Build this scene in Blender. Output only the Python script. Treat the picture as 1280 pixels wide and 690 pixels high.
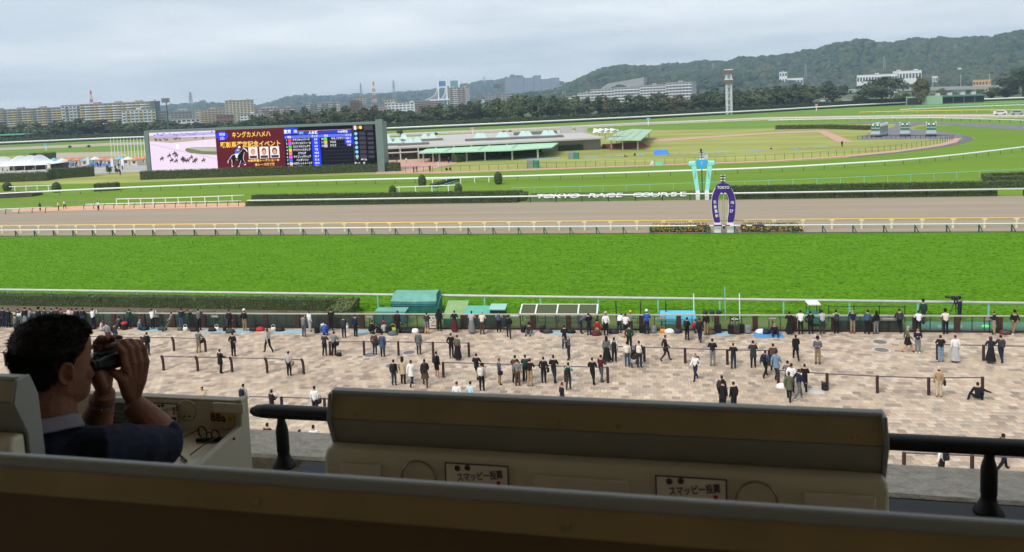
import bpy, math, random
from mathutils import Vector, Matrix, noise
from mathutils.bvhtree import BVHTree
R = math.radians
rnd = random.Random(7)
for _o in list(bpy.data.objects): bpy.data.objects.remove(_o)
S = bpy.context.scene
COL = S.collection

# ------------------------------------------------------------------ camera
CAM_H = 17.0
YAW, PITCH, ROLL, FPX, PPX, PPY = R(12.3), R(5.23), R(2.46), 960.0, 640.0, 210.0
_f = Vector((-math.sin(YAW)*math.cos(PITCH), math.cos(YAW)*math.cos(PITCH), -math.sin(PITCH)))
_r0 = Vector((math.cos(YAW), math.sin(YAW), 0)); _u0 = _r0.cross(_f)
CR = _r0*math.cos(ROLL) - _u0*math.sin(ROLL)
CU = _r0*math.sin(ROLL) + _u0*math.cos(ROLL)
CF = _f
cd = bpy.data.cameras.new('camera'); cam = bpy.data.objects.new('camera', cd); COL.objects.link(cam)
cam.matrix_world = Matrix(((CR.x, CU.x, -CF.x, 0), (CR.y, CU.y, -CF.y, 0), (CR.z, CU.z, -CF.z, CAM_H), (0, 0, 0, 1)))
cd.sensor_width = 36.0; cd.lens = 36.0*FPX/1280.0; cd.shift_y = -135.0/1280.0
cd.clip_start = 0.05; cd.clip_end = 20000
cd.dof.use_dof = True; cd.dof.focus_distance = 45.0; cd.dof.aperture_fstop = 8.5
S.camera = cam

# ------------------------------------------------------------------ sky, sun, exposure
SUN_EL, SUN_AZ = R(48), R(-150)           # azimuth from +Y towards +X
W = bpy.data.worlds.new('World'); S.world = W; W.use_nodes = True
nt = W.node_tree; N = nt.nodes; L = nt.links; N.clear()
out = N.new('ShaderNodeOutputWorld'); mixs = N.new('ShaderNodeMixShader')
sky = N.new('ShaderNodeTexSky'); sky.sky_type = 'NISHITA'; sky.sun_disc = False
sky.sun_elevation = SUN_EL; sky.sun_rotation = SUN_AZ; sky.air_density = 1.0; sky.dust_density = 2.0
b1 = N.new('ShaderNodeBackground'); b1.inputs[1].default_value = 0.1
b2 = N.new('ShaderNodeBackground'); b2.inputs[1].default_value = 1.0
tc = N.new('ShaderNodeTexCoord'); sep = N.new('ShaderNodeSeparateXYZ'); L.new(tc.outputs['Generated'], sep.inputs[0])
def wm(op, a, b, c=None):
    n = N.new('ShaderNodeMath'); n.operation = op
    for i, v in enumerate((a, b, c)):
        if v is None: continue
        if isinstance(v, (int, float)): n.inputs[i].default_value = v
        else: L.new(v, n.inputs[i])
    return n.outputs[0]
zz = wm('ADD', wm('ABSOLUTE', sep.outputs[2], 0), 0.075)
comb = N.new('ShaderNodeCombineXYZ')
L.new(wm('DIVIDE', sep.outputs[0], zz), comb.inputs[0]); L.new(wm('DIVIDE', sep.outputs[1], zz), comb.inputs[1])
def wnoise(scale, detail, rough, w):
    n = N.new('ShaderNodeTexNoise'); n.noise_dimensions = '4D'; n.inputs['W'].default_value = w
    n.inputs['Scale'].default_value = scale; n.inputs['Detail'].default_value = detail; n.inputs['Roughness'].default_value = rough
    L.new(comb.outputs[0], n.inputs['Vector']); return n.outputs['Fac']
n1 = wnoise(0.33, 5, 0.55, 3.4); n2 = wnoise(1.3, 4, 0.6, 1.0)
cl = wm('MULTIPLY_ADD', wm('SUBTRACT', wm('ADD', wm('MULTIPLY', n1, 0.86), wm('MULTIPLY', n2, 0.14)), 0.5), 1.5, 0.50)
hz = wm('POWER', wm('SUBTRACT', 1.0, wm('ABSOLUTE', sep.outputs[2], 0)), 13.0)   # far cloud reads paler through kilometres of air
fac = wm('ADD', wm('MULTIPLY', cl, 1.0), wm('MULTIPLY', wm('SUBTRACT', hz, 0.35), 0.42))
ramp = N.new('ShaderNodeValToRGB'); L.new(fac, ramp.inputs[0])
ramp.color_ramp.elements[0].position = 0.34; ramp.color_ramp.elements[0].color = (0.46, 0.50, 0.54, 1)
ramp.color_ramp.elements[1].position = 0.86; ramp.color_ramp.elements[1].color = (0.92, 0.91, 0.885, 1)
L.new(ramp.outputs[0], b2.inputs[0]); L.new(sky.outputs[0], b1.inputs[0])
mixs.inputs[0].default_value = 0.90
L.new(b1.outputs[0], mixs.inputs[1]); L.new(b2.outputs[0], mixs.inputs[2]); L.new(mixs.outputs[0], out.inputs[0])

sd = bpy.data.lights.new('sun', 'SUN'); sd.energy = 1.5; sd.angle = R(25); sd.color = (1.0, 0.96, 0.9)
sun = bpy.data.objects.new('sun', sd); COL.objects.link(sun)
_sv = Vector((math.sin(SUN_AZ)*math.cos(SUN_EL), math.cos(SUN_AZ)*math.cos(SUN_EL), math.sin(SUN_EL)))
sun.rotation_euler = _sv.to_track_quat('Z', 'Y').to_euler(); sun.location = (0, 0, 200)

vs = S.view_settings; vs.view_transform = 'Standard'; vs.look = 'None'; vs.gamma = 1.0; vs.use_curve_mapping = False
vs.exposure = 0.84
HAZE = 0.00020
S.render.engine = 'CYCLES'
cy = S.cycles
cy.use_denoising = True
cy.max_bounces = 6; cy.diffuse_bounces = 4; cy.glossy_bounces = 2; cy.transmission_bounces = 3; cy.volume_bounces = 0; cy.transparent_max_bounces = 12
cy.use_adaptive_sampling = True; cy.caustics_reflective = False; cy.caustics_refractive = False
cy.sample_clamp_indirect = 4.0

# ------------------------------------------------------------------ helpers
CAMP = Vector((0, 0, CAM_H))
def ray(px, py): return CR*((px-PPX)/FPX) + CU*((PPY-py)/FPX) + CF
def at(px, py, z=0.0):                       # the ground point seen there
    d = ray(px, py); t = (z-CAM_H)/d.z
    return CAMP + d*t
def onY(px, py, Y):                          # the point on an upright plane Y metres out
    d = ray(px, py); return CAMP + d*(Y/d.y)
def far(px, py, D):                          # the point D metres out (horizontal distance)
    d = ray(px, py); return CAMP + d*(D/math.hypot(d.x, d.y))
def up_h(px, py_base, py_top, zb=0.0):       # height of an upright thing
    b = at(px, py_base, zb); d = ray(px, py_top)
    return CAM_H + d.z*math.hypot(b.x, b.y)/math.hypot(d.x, d.y) - zb

def lin(c):                                   # sRGB 0-255 -> linear
    return tuple(((v/255)/12.92 if v/255 <= 0.04045 else ((v/255+0.055)/1.055)**2.4) for v in c)

MATS = {}
def mat(name, c, rough=0.65, var=0.12, scale=3.0, bump=0.0, metal=0.0, spec=0.3, stretch=None, detail=4, emit=0.0, attr=None, alpha=None, objrand=0.0, coat=0.0, bscale=None):
    if name in MATS: return MATS[name]
    m = bpy.data.materials.new(name); MATS[name] = m; m.use_nodes = True
    t = m.node_tree; n = t.nodes; l = t.links
    p = n['Principled BSDF']
    p.inputs['Roughness'].default_value = rough; p.inputs['Metallic'].default_value = metal
    p.inputs['Specular IOR Level'].default_value = spec
    if coat: p.inputs['Coat Weight'].default_value = coat; p.inputs['Coat Roughness'].default_value = 0.15
    tcn = n.new('ShaderNodeTexCoord'); src = tcn.outputs['Object']
    if stretch:
        mp = n.new('ShaderNodeMapping'); mp.inputs['Scale'].default_value = stretch; l.new(src, mp.inputs[0]); src = mp.outputs[0]
    nz = n.new('ShaderNodeTexNoise'); nz.inputs['Scale'].default_value = scale; nz.inputs['Detail'].default_value = detail; nz.inputs['Roughness'].default_value = 0.6
    l.new(src, nz.inputs['Vector'])
    mr = n.new('ShaderNodeMapRange'); mr.inputs[1].default_value = 0.3; mr.inputs[2].default_value = 0.7
    mr.inputs[3].default_value = 1-var; mr.inputs[4].default_value = 1+var; l.new(nz.outputs['Fac'], mr.inputs[0])
    val = mr.outputs[0]
    if objrand:
        oi = n.new('ShaderNodeObjectInfo'); m2 = n.new('ShaderNodeMapRange'); m2.inputs[3].default_value = 1-objrand; m2.inputs[4].default_value = 1+objrand
        l.new(oi.outputs['Random'], m2.inputs[0]); mu = n.new('ShaderNodeMath'); mu.operation = 'MULTIPLY'; l.new(val, mu.inputs[0]); l.new(m2.outputs[0], mu.inputs[1]); val = mu.outputs[0]
    sc = n.new('ShaderNodeVectorMath'); sc.operation = 'SCALE'
    if attr:
        a = n.new('ShaderNodeAttribute'); a.attribute_name = attr; l.new(a.outputs['Color'], sc.inputs[0])
    else: sc.inputs[0].default_value = c[:3]
    l.new(val, sc.inputs['Scale']); l.new(sc.outputs[0], p.inputs['Base Color'])
    if emit:
        p.inputs['Emission Color'].default_value = (*c[:3], 1); p.inputs['Emission Strength'].default_value = emit
    if bump:
        nb = nz
        if bscale:
            nb = n.new('ShaderNodeTexNoise'); nb.inputs['Scale'].default_value = bscale; nb.inputs['Detail'].default_value = 3; l.new(tcn.outputs['Object'], nb.inputs['Vector'])
        bp = n.new('ShaderNodeBump'); bp.inputs['Strength'].default_value = bump; bp.inputs['Distance'].default_value = 0.02
        l.new(nb.outputs['Fac'], bp.inputs['Height']); l.new(bp.outputs[0], p.inputs['Normal'])
    if alpha is not None: p.inputs['Alpha'].default_value = alpha
    return m

def tag(o, label=None, cat=None, group=None, kind=None):
    if label: o['label'] = label
    if cat: o['category'] = cat
    if group: o['group'] = group
    if kind: o['kind'] = kind
    return o
def link(o, parent=None):
    COL.objects.link(o)
    if parent is not None: o.parent = parent
    return o
def empty(name, loc=(0, 0, 0), rz=0.0, label=None, cat=None, group=None):
    o = bpy.data.objects.new(name, None); o.location = loc; o.rotation_euler = (0, 0, rz); o.empty_display_size = 0.2
    link(o); return tag(o, label, cat, group)
def inst(name, me, parent=None, loc=(0, 0, 0), rot=(0, 0, 0), scale=(1, 1, 1)):
    o = bpy.data.objects.new(name, me); o.location = loc; o.rotation_euler = rot; o.scale = scale
    return link(o, parent)

class MB:
    def __init__(s): s.v = []; s.f = []; s.m = []; s.mi = 0
    def add(s, vs_, fs):
        b = len(s.v); s.v.extend(tuple(p) for p in vs_)
        for f in fs: s.f.append(tuple(b+i for i in f)); s.m.append(s.mi)
        return s
    def box(s, c, d, rz=0.0, M=None):
        x, y, z = d[0]/2, d[1]/2, d[2]/2
        P = [Vector(p) for p in ((-x,-y,-z),(x,-y,-z),(x,y,-z),(-x,y,-z),(-x,-y,z),(x,-y,z),(x,y,z),(-x,y,z))]
        if M is not None: P = [M @ p for p in P]
        elif rz:
            r = Matrix.Rotation(rz, 3, 'Z'); P = [r @ p for p in P]
        c = Vector(c)
        return s.add([p+c for p in P], [(0,3,2,1),(4,5,6,7),(0,1,5,4),(1,2,6,5),(2,3,7,6),(3,0,4,7)])
    def bar(s, a, b, w, h=None, upv=(0,0,1)):            # square bar from a to b
        a = Vector(a); b = Vector(b); h = h or w; d = (b-a).normalized(); u = Vector(upv)
        if abs(d.dot(u)) > 0.98: u = Vector((0,1,0))
        sd_ = d.cross(u).normalized(); u = sd_.cross(d)
        P = []
        for e in (a, b):
            for sx, sy in ((-1,-1),(1,-1),(1,1),(-1,1)): P.append(e + sd_*sx*w/2 + u*sy*h/2)
        return s.add(P, [(3,2,1,0),(4,5,6,7),(0,1,5,4),(1,2,6,5),(2,3,7,6),(3,0,4,7)])
    def tube(s, pts, r, n=8, cap=True):
        pts = [Vector(p) for p in pts]; rs = r if isinstance(r, (list, tuple)) else [r]*len(pts)
        base = len(s.v); prev = None
        for i, p in enumerate(pts):
            d = (pts[min(i+1, len(pts)-1)] - pts[max(i-1, 0)]).normalized()
            u = Vector((0,0,1)) if prev is None else prev
            if prev is None and abs(d.z) > 0.95: u = Vector((1,0,0))
            sx = d.cross(u)
            if sx.length < 1e-5: sx = d.cross(Vector((0,1,0)))
            sx.normalize(); u = sx.cross(d).normalized(); prev = u
            for k in range(n):
                a = 2*math.pi*k/n; s.v.append(tuple(p + (sx*math.cos(a)+u*math.sin(a))*rs[i]))
        for i in range(len(pts)-1):
            for k in range(n):
                a = base+i*n+k; b = base+i*n+(k+1) % n
                s.f.append((a, b, b+n, a+n)); s.m.append(s.mi)
        if cap:
            s.f.append(tuple(base+k for k in reversed(range(n)))); s.m.append(s.mi)
            s.f.append(tuple(base+(len(pts)-1)*n+k for k in range(n))); s.m.append(s.mi)
        return s
    def lathe(s, prof, n=12, c=(0,0,0), sx=1.0, sy=1.0):
        base = len(s.v); c = Vector(c)
        for r, z in prof:
            for k in range(n):
                a = 2*math.pi*k/n; s.v.append((c.x+r*math.cos(a)*sx, c.y+r*math.sin(a)*sy, c.z+z))
        for i in range(len(prof)-1):
            for k in range(n):
                a = base+i*n+k; b = base+i*n+(k+1) % n; s.f.append((a, b, b+n, a+n)); s.m.append(s.mi)
        s.f.append(tuple(base+k for k in reversed(range(n)))); s.m.append(s.mi)
        s.f.append(tuple(base+(len(prof)-1)*n+k for k in range(n))); s.m.append(s.mi)
        return s
    def prism(s, poly, z0, z1):                           # upright prism over a polygon
        n = len(poly); P = [(p[0], p[1], z0) for p in poly] + [(p[0], p[1], z1) for p in poly]
        F = [tuple(reversed(range(n))), tuple(range(n, 2*n))] + [(i, (i+1) % n, n+(i+1) % n, n+i) for i in range(n)]
        return s.add(P, F)
    def extrude(s, prof, a, b, ax):                       # profile of (u,z) swept from a to b along X; u is along Y
        n = len(prof)
        P = [(a, u, z) for u, z in prof] + [(b, u, z) for u, z in prof]
        F = [tuple(range(n)), tuple(reversed(range(n, 2*n)))] + [(i, n+i, n+(i+1) % n, (i+1) % n) for i in range(n)]
        return s.add(P, F)
    def quad(s, a, b, c, d): return s.add([a, b, c, d], [(0,1,2,3)])
    def mesh(s, name, mats, smooth=False):
        me = bpy.data.meshes.new(name); me.from_pydata(s.v, [], s.f)
        if not isinstance(mats, (list, tuple)): mats = [mats]
        for m in mats: me.materials.append(m)
        if len(mats) > 1: me.polygons.foreach_set('material_index', s.m)
        if smooth: me.polygons.foreach_set('use_smooth', [True]*len(me.polygons))
        me.update(); return me
    def obj(s, name, mats, parent=None, loc=(0,0,0), rot=(0,0,0), smooth=False):
        return inst(name, s.mesh(name, mats, smooth), parent, loc, rot)
def bevel(o, w, seg=2):
    m = o.modifiers.new('bevel', 'BEVEL'); m.width = w; m.segments = seg; m.limit_method = 'ANGLE'; m.angle_limit = R(35)
    for p in o.data.polygons: p.use_smooth = True
    m2 = o.modifiers.new('wn', 'WEIGHTED_NORMAL'); m2.keep_sharp = True
    return o
def polyline(pts, step):
    pts = [Vector(p) for p in pts]; outp = [pts[0].copy()]; acc = 0.0
    for a, b in zip(pts, pts[1:]):
        d = (b-a).length; t = step-acc
        while t <= d:
            outp.append(a.lerp(b, t/d)); t += step
        acc = d-(t-step)
    return outp
def smooth_px(pts, n=6):                                    # Catmull-Rom through the points
    P = [Vector(p) for p in pts]; o = []
    for i in range(len(P)-1):
        p0, p1, p2, p3 = P[max(i-1, 0)], P[i], P[i+1], P[min(i+2, len(P)-1)]
        for k in range(n):
            t = k/n
            o.append(0.5*((2*p1) + (p2-p0)*t + (2*p0-5*p1+4*p2-p3)*t*t + (3*p1-p0-3*p2+p3)*t**3))
    o.append(P[-1]); return o
def gpoly(pxs, z=0.0): return [at(x, y, 0.0).xy for x, y in pxs]
def sheet(name, pts, z, m, parent=None):
    b = MB(); b.add([(p[0], p[1], z) for p in pts], [tuple(range(len(pts)))])
    me = b.mesh(name, m)
    if me.polygons[0].normal.z < 0: me.flip_normals()
    o = inst(name, me, parent); tag(o, kind='structure'); return o
TXT = {}
def text_mesh(body, m, size=1.0, bold=0.0, depth=0.0):
    c = bpy.data.curves.new('txt', 'FONT'); c.body = body; c.size = size; c.offset = bold*size; c.align_x = 'CENTER'; c.align_y = 'CENTER'; c.resolution_u = 2; c.extrude = depth
    o = bpy.data.objects.new('txt', c); COL.objects.link(o)
    dg = bpy.context.evaluated_depsgraph_get(); me = bpy.data.meshes.new_from_object(o.evaluated_get(dg))
    bpy.data.objects.remove(o); bpy.data.curves.remove(c); me.materials.clear(); me.materials.append(m); return me
# ------------------------------------------------------------------ materials of the setting
M_ground = mat('outland', lin((92, 104, 70)), 0.95, 0.25, 0.02, spec=0.03)
M_lawn = mat('lawn_dry', (0.32, 0.335, 0.10), 0.95, 0.24, 0.05, bump=0.3, detail=8, stretch=(0.5, 1.6, 1), spec=0.03)
M_inturf = mat('inner_turf', (0.155, 0.255, 0.030), 0.9, 0.10, 0.05, stretch=(0.12, 2.2, 1), detail=6, spec=0.03)
M_turf = mat('home_turf', (0.100, 0.238, 0.012), 0.9, 0.17, 0.9, stretch=(0.30, 1.2, 1), bump=0.8, detail=12, spec=0.03)
M_backturf = mat('back_turf', (0.16, 0.265, 0.045), 0.9, 0.15, 0.03, stretch=(0.3, 2, 1), spec=0.03)
M_dirt = mat('dirt_course', (0.340, 0.280, 0.208), 0.95, 0.11, 0.55, stretch=(0.03, 1.3, 1), bump=0.3, detail=8, spec=0.03)
M_fardirt = mat('far_dirt', lin((176, 164, 146)), 0.95, 0.08, 0.1, spec=0.03)
M_verge = mat('verge_grass', (0.19, 0.215, 0.052), 0.95, 0.25, 0.8, bump=0.5, detail=8, spec=0.03)
M_brownpath = mat('brown_walk', lin((112, 98, 86)), 0.95, 0.2, 1.2, spec=0.03)
M_pink = mat('pink_brick_path', lin((196, 158, 140)), 0.9, 0.12, 0.6, spec=0.03)
M_soil = mat('pink_soil', lin((212, 166, 140)), 0.95, 0.1, 0.4, spec=0.03)
M_asph = mat('pad_asphalt', lin((124, 124, 128)), 0.9, 0.12, 0.3, spec=0.03)
M_dkgrav = mat('dark_gravel', lin((104, 104, 108)), 0.95, 0.15, 0.6)
M_dkstrip = mat('dark_strip', lin((74, 74, 70)), 0.9, 0.15, 1.0)
M_joint = mat('paver_joint', lin((132, 120, 106)), 0.95, 0.15, 2.0, spec=0.03)
M_pale = mat('pale_paving', lin((172, 167, 160)), 0.9, 0.2, 0.3, spec=0.03)
M_white = mat('white_paint', (0.80, 0.80, 0.79), 0.45, 0.05, 2.0)
M_offw = mat('weathered_white', (0.55, 0.54, 0.52), 0.55, 0.12, 1.5)
M_yellow = mat('yellow_paint', lin((232, 196, 92)), 0.5, 0.08, 2.0)
M_cream = mat('cream_paint', lin((226, 214, 176)), 0.5, 0.08, 2.0)
M_postg = mat('post_green', lin((46, 84, 74)), 0.5, 0.12, 3.0)
M_mint = mat('mint_paint', lin((128, 196, 180)), 0.5, 0.1, 3.0)
M_brown = mat('brown_metal', lin((66, 46, 40)), 0.5, 0.15, 3.0)
M_dk = mat('dark_metal', lin((44, 44, 46)), 0.5, 0.15, 3.0)
M_concrete = mat('concrete', lin((150, 146, 138)), 0.9, 0.12, 1.2, bump=0.2)
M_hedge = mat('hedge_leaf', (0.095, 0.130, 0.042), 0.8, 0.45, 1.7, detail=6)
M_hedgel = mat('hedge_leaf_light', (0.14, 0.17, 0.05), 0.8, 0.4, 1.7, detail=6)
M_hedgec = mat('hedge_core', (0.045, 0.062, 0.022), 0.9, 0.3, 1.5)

# ------------------------------------------------------------------ ground and tracks
sheet('ground', [(-5300, -400), (5300, -400), (5300, 6050), (-5300, 6050)], -0.08, M_ground)
Y_OUT, Y_IN, Y_DIRT = 59.0, 92.6, 121.0
far_rail = [(-120, 187), (0, 181.5), (140, 175.5), (300, 170.5), (480, 163.8), (640, 157), (800, 149.4), (960, 140.8), (1060, 134.6), (1160, 129.6), (1280, 125), (1400, 120.5)]
r1 = [(1400, 142), (1280, 142), (1160, 143), (1060, 144.8), (960, 146.3), (800, 153.2), (640, 160.4), (480, 167), (300, 174), (140, 178.6), (0, 184.8), (-120, 190)]
r2 = [(-120, 193.4), (0, 188), (140, 182), (300, 177), (480, 170.6), (640, 164.5), (800, 156.2), (960, 150), (1060, 148.3), (1160, 147.2), (1280, 147.5), (1400, 148)]
r3 = [(1400, 163), (1280, 158), (1240, 156), (1180, 154), (1120, 153), (1060, 156), (990, 160), (960, 160), (800, 163), (640, 168), (480, 174), (300, 181), (140, 190), (0, 195.5), (-120, 201)]
lawn_edge = gpoly([(-120, 187)]+far_rail[1:])
sheet('infield_lawn', [(-420, Y_DIRT)] + [tuple(p) for p in lawn_edge] + [(330, Y_DIRT)], 0.0, M_lawn)
sheet('backstretch_turf', gpoly(far_rail + r1), 0.03, M_backturf)
sheet('backstretch_dirt', gpoly(list(reversed(r1)) + list(reversed(r2))), 0.035, M_fardirt)
sheet('backstretch_inner_turf', gpoly(r2 + r3), 0.03, M_backturf)
turf_edge = smooth_px([(-140, 236), (0, 231.5), (160, 228.3), (320, 222.6), (480, 218), (560, 217), (640, 214.3), (800, 208.6), (960, 203), (1060, 197), (1120, 191.6), (1180, 184), (1206, 178.6), (1218, 174.6), (1214, 171), (1200, 168), (1175, 164.2), (1142, 161), (1160, 157.6), (1200, 157.4), (1240, 160.2), (1280, 163.4), (1400, 172)], 5)
te = [at(p.x, p.y).xy for p in [Vector((q.x, q.y)) for q in turf_edge]]
sheet('inner_turf_course', [(-420, Y_DIRT+0.5), te[0]] + te[1:] + [(330, 200), (330, Y_DIRT+0.5)], 0.02, M_inturf)
sheet('dirt_track', [(-260, Y_IN+0.4), (200, Y_IN+0.4), (200, Y_DIRT), (-260, Y_DIRT)], 0.0, M_dirt)
sheet('home_turf', [(-200, Y_OUT-1.2), (160, Y_OUT-1.2), (160, Y_IN), (-200, Y_IN)], 0.0, M_turf)
sheet('turf_dark_strip', [(-230, Y_IN), (180, Y_IN), (180, Y_IN+0.45), (-230, Y_IN+0.45)], 0.012, M_dkstrip)  # plain dark strip along the foot of the inner rail
sheet('sand_verge', gpoly([(15, 265), (305, 259.2), (308, 253.8), (110, 257), (15, 262)]), 0.03, M_soil)
sheet('asphalt_pad', gpoly([(1071, 174.5), (1187, 173.8), (1203, 172), (1202, 169), (1180, 164.5), (1140, 162.2), (1137, 159), (1150, 156.2), (1120, 154), (1118, 158), (1108, 161.5), (1090, 165)]), 0.045, M_asph)
sheet('asphalt_lane', gpoly([(1060, 153.3), (1120, 152.8), (1180, 153.4), (1240, 155.2), (1290, 157.5), (1400, 163), (1400, 172), (1290, 164), (1240, 160.3), (1180, 156.2), (1120, 155), (1060, 154.3)]), 0.05, M_asph)
sheet('gravel_edge', gpoly([(1060, 197.2), (1120, 192), (1180, 184.4), (1206, 178.8), (1218, 174.8), (1214, 171), (1200, 168.4), (1203, 173.5), (1196, 178), (1176, 182.6), (1120, 190.4), (1060, 196.2)]), 0.04, M_dkgrav)
sheet('pink_edge_path', gpoly([(480, 217.6), (560, 216.4), (640, 213.8), (800, 208.1), (960, 202.5), (1060, 196.2), (1120, 190.4), (1176, 182.6), (1196, 178), (1201, 172.6), (1186, 173.4), (1182, 178.2), (1160, 182.6), (1110, 189), (1050, 195), (960, 200.8), (800, 206.6), (640, 212), (560, 214.6), (480, 215)]), 0.045, M_pink)
sheet('pink_lawn_path', gpoly([(808, 175), (960, 165.6), (1020, 163.2), (1024, 165.2), (960, 167.6), (810, 178)]), 0.045, M_pink)
sheet('pink_ramp_path', gpoly([(1019, 163.0), (1031, 163.0), (1067, 177.6), (1048, 178.4)]), 0.049, M_pink)
sheet('brick_forecourt', gpoly([(470, 201), (572, 197), (570, 205), (528, 213.6), (500, 217), (470, 218)]), 0.04, M_pink)
sheet('event_paving', gpoly([(0, 206), (40, 200), (196, 199), (222, 213), (130, 217), (60, 220), (0, 219.5)]), 0.04, M_pale)
sheet('bare_sand', gpoly([(48, 196), (70, 191), (150, 189.6), (160, 195), (60, 199)]), 0.045, M_fardirt)

gr_ = random.Random(17); gb_ = MB()
for _k in range(52000):
    gy = Y_OUT-1.0+(Y_IN-Y_OUT+.8)*gr_.random()**1.25; gx = gr_.uniform(-1.05*gy-4, .46*gy+2); q = noise.noise(Vector((gx*.05, gy*.22, 0)))+.5*noise.noise(Vector((gx*.25, gy*.8, 4)))
    gb_.mi = 0 if q+gr_.gauss(0, .35) > 0.05 else (1 if gr_.random() < .75 else 2); w = gr_.uniform(.06, .20); h = gr_.uniform(.02, .05); s_ = gr_.uniform(-.03, .03)
    gb_.v.extend([(gx-w, gy, 0), (gx+w, gy+s_, 0), (gx+w*.5+s_, gy+s_, h), (gx-w*.4+s_, gy, h*.8)]); n_ = len(gb_.v); gb_.f.append((n_-4, n_-3, n_-2, n_-1)); gb_.m.append(gb_.mi)
tag(gb_.obj('turf_blades', [mat('blade_light', (.106, .248, .013), .9, .15, .8, spec=.03), mat('blade_mid', (.096, .230, .012), .9, .15, .8, spec=.03), mat('blade_deep', (.086, .210, .011), .9, .15, .8, spec=.03)]), 'short mown blades on the bright home turf', 'grass', kind='stuff')

# ------------------------------------------------------------------ plaza
FA, FB = Vector((-60.0, 51.5, 0)), Vector((27.0, 56.0, 0))
FE = (FB-FA).normalized(); FN = Vector((-FE.y, FE.x, 0)); FANG = math.atan2(FE.y, FE.x)
def fence_pt(px, off=0.0, z=0.0):                    # where the view line at px crosses the fence line
    d = ray(px, 414); d = Vector((d.x, d.y, 0)); A = FA+FN*off
    t = (A.x*FE.y - A.y*FE.x)/(d.x*FE.y - d.y*FE.x); p = d*t; p.z = z; return p
pav = sheet('pavement', [tuple((FA-FE*12+FN*0.25).xy), tuple((FB+FE*12+FN*0.25).xy), (45, 18), (-75, 18)], -0.012, M_joint)
vg = sheet('verge', [tuple((FA-FE*12+FN*0.25).xy), tuple((FB+FE*12+FN*0.25).xy), (40, Y_OUT-1.2), (-75, Y_OUT-1.2)], 0.0, M_verge)
sheet('service_walk', [(-75, 57.5), (-27.5, 57.7), (-27.0, 54.8), (-75, 53.0)], 0.008, M_brownpath)
tones = [(196, 178, 156), (212, 197, 178), (190, 168, 148), (160, 146, 133), (177, 165, 152), (142, 129, 119), (204, 186, 165)]
_tm = lin((186, 168, 148)); tone_l = [tuple((v*.70+q*.30)*w_ for v, q, w_ in zip(lin(t), _tm, (.93, .905, .88))) for t in tones]
PW = 0.40
def tone_pick(i, j, r):
    q = noise.noise(Vector((i*0.11, j*0.35, 3.1))) + 0.5*noise.noise(Vector((i*0.03, j*0.06, 9.1)))
    k = r.random() + 0.30*q
    for idx, th in ((3, 0.10), (5, 0.17), (4, 0.32), (2, 0.50), (0, 0.72), (6, 0.86)):
        if k < th: return idx
    return 1
pr = random.Random(5)
def paver_geo(b, c, w, e, n, dz=0.0):
    h = w/2-0.006; t = h-0.012; P = []
    for q, z in ((h, -0.03), (h, -0.004+dz), (t, 0.0+dz)):
        for sx, sy in ((-1,-1),(1,-1),(1,1),(-1,1)): P.append(c + e*sx*q + n*sy*q + Vector((0,0,z)))
    b.add(P, [(8,9,10,11)] + [(4*k+i, 4*k+(i+1) % 4, 4*k+4+(i+1) % 4, 4*k+4+i) for k in (0, 1) for i in range(4)])
Mp = [mat('paver_tone_%d' % i, t, 0.85, 0.16, 1.3, bump=0.15, spec=.1) for i, t in enumerate(tone_l)]
Mpa = mat('paver_mixed', (0.3, 0.3, 0.3), 0.85, 0.16, 1.3, bump=0.15, attr='tone', spec=.1, detail=8)
cells = []
for j in range(1, 62):
    for i in range(-20, 225):
        c = FA + FE*((i + (0.5 if j % 2 else 0.0))*PW) - FN*(j*PW - 0.05)
        v = c-CAMP; dz_ = v.dot(CF); px = PPX+FPX*v.dot(CR)/dz_; py = PPY-FPX*v.dot(CU)/dz_
        if -60 < px < 1340 and py < 640: cells.append((py, px, c, i, j))
def seen(px, py):
    return (px > 1108 and py < 578) or (322 < px < 414 and 470 < py < 500) or (py < 478 and px > 190)
near_cells = sorted([c for c in cells if seen(c[1], c[0])], key=lambda c: -c[0])[:300]
near_ids = {(c[3], c[4]) for c in near_cells}
pm = []
for k in range(len(tones)):
    b = MB(); paver_geo(b, Vector((0, 0, 0)), PW, FE, FN); pm.append(b.mesh('paver', Mp[k]))
b = MB(); tl = []
for py, px, c, i, j in cells:
    k = tone_pick(i, j, pr); dz = pr.uniform(-0.003, 0.003)
    if (i, j) in near_ids: inst('paver', pm[k], pav, c+Vector((0, 0, dz)))
    else:
        paver_geo(b, c, PW, FE, FN, dz); f = pr.uniform(0.92, 1.08); tl.extend([(*[v*f for v in tone_l[k]], 1.0)]*9)
o = b.obj('paver_field', Mpa, pav); tag(o, kind='stuff')
ca = o.data.attributes.new('tone', 'FLOAT_COLOR', 'FACE'); ca.data.foreach_set('color', [x for t in tl for x in t])

def manhole(px, py, r, word):
    p = at(px, py); e = empty('manhole_cover', p, 0, word, 'manhole cover', 'manhole covers in the paving')
    MB().lathe([(r*1.32, -0.02), (r*1.32, 0.004), (r*1.02, 0.006)], 24).obj('surround', mat('manhole_rim', lin((190, 182, 172)), 0.9), e)
    MB().lathe([(r, 0.0), (r, 0.010), (r*0.93, 0.012)], 24).obj('lid', mat('manhole_lid', lin((118, 112, 106)), 0.6, 0.2, 8.0, bump=0.4), e)
manhole(490, 457, 0.42, 'round grey manhole cover in front of the trio with the wide backpack')
manhole(463, 443.6, 0.42, 'round manhole cover under the couple in denim and brown jackets')
manhole(511.5, 440.6, 0.40, 'round manhole cover beside the person in a hooded grey coat')
manhole(1100, 427.4, 0.42, 'oval looking manhole cover close to the glass fence')
manhole(1102, 437.4, 0.42, 'manhole cover one step farther from the glass fence than its twin')

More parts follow.
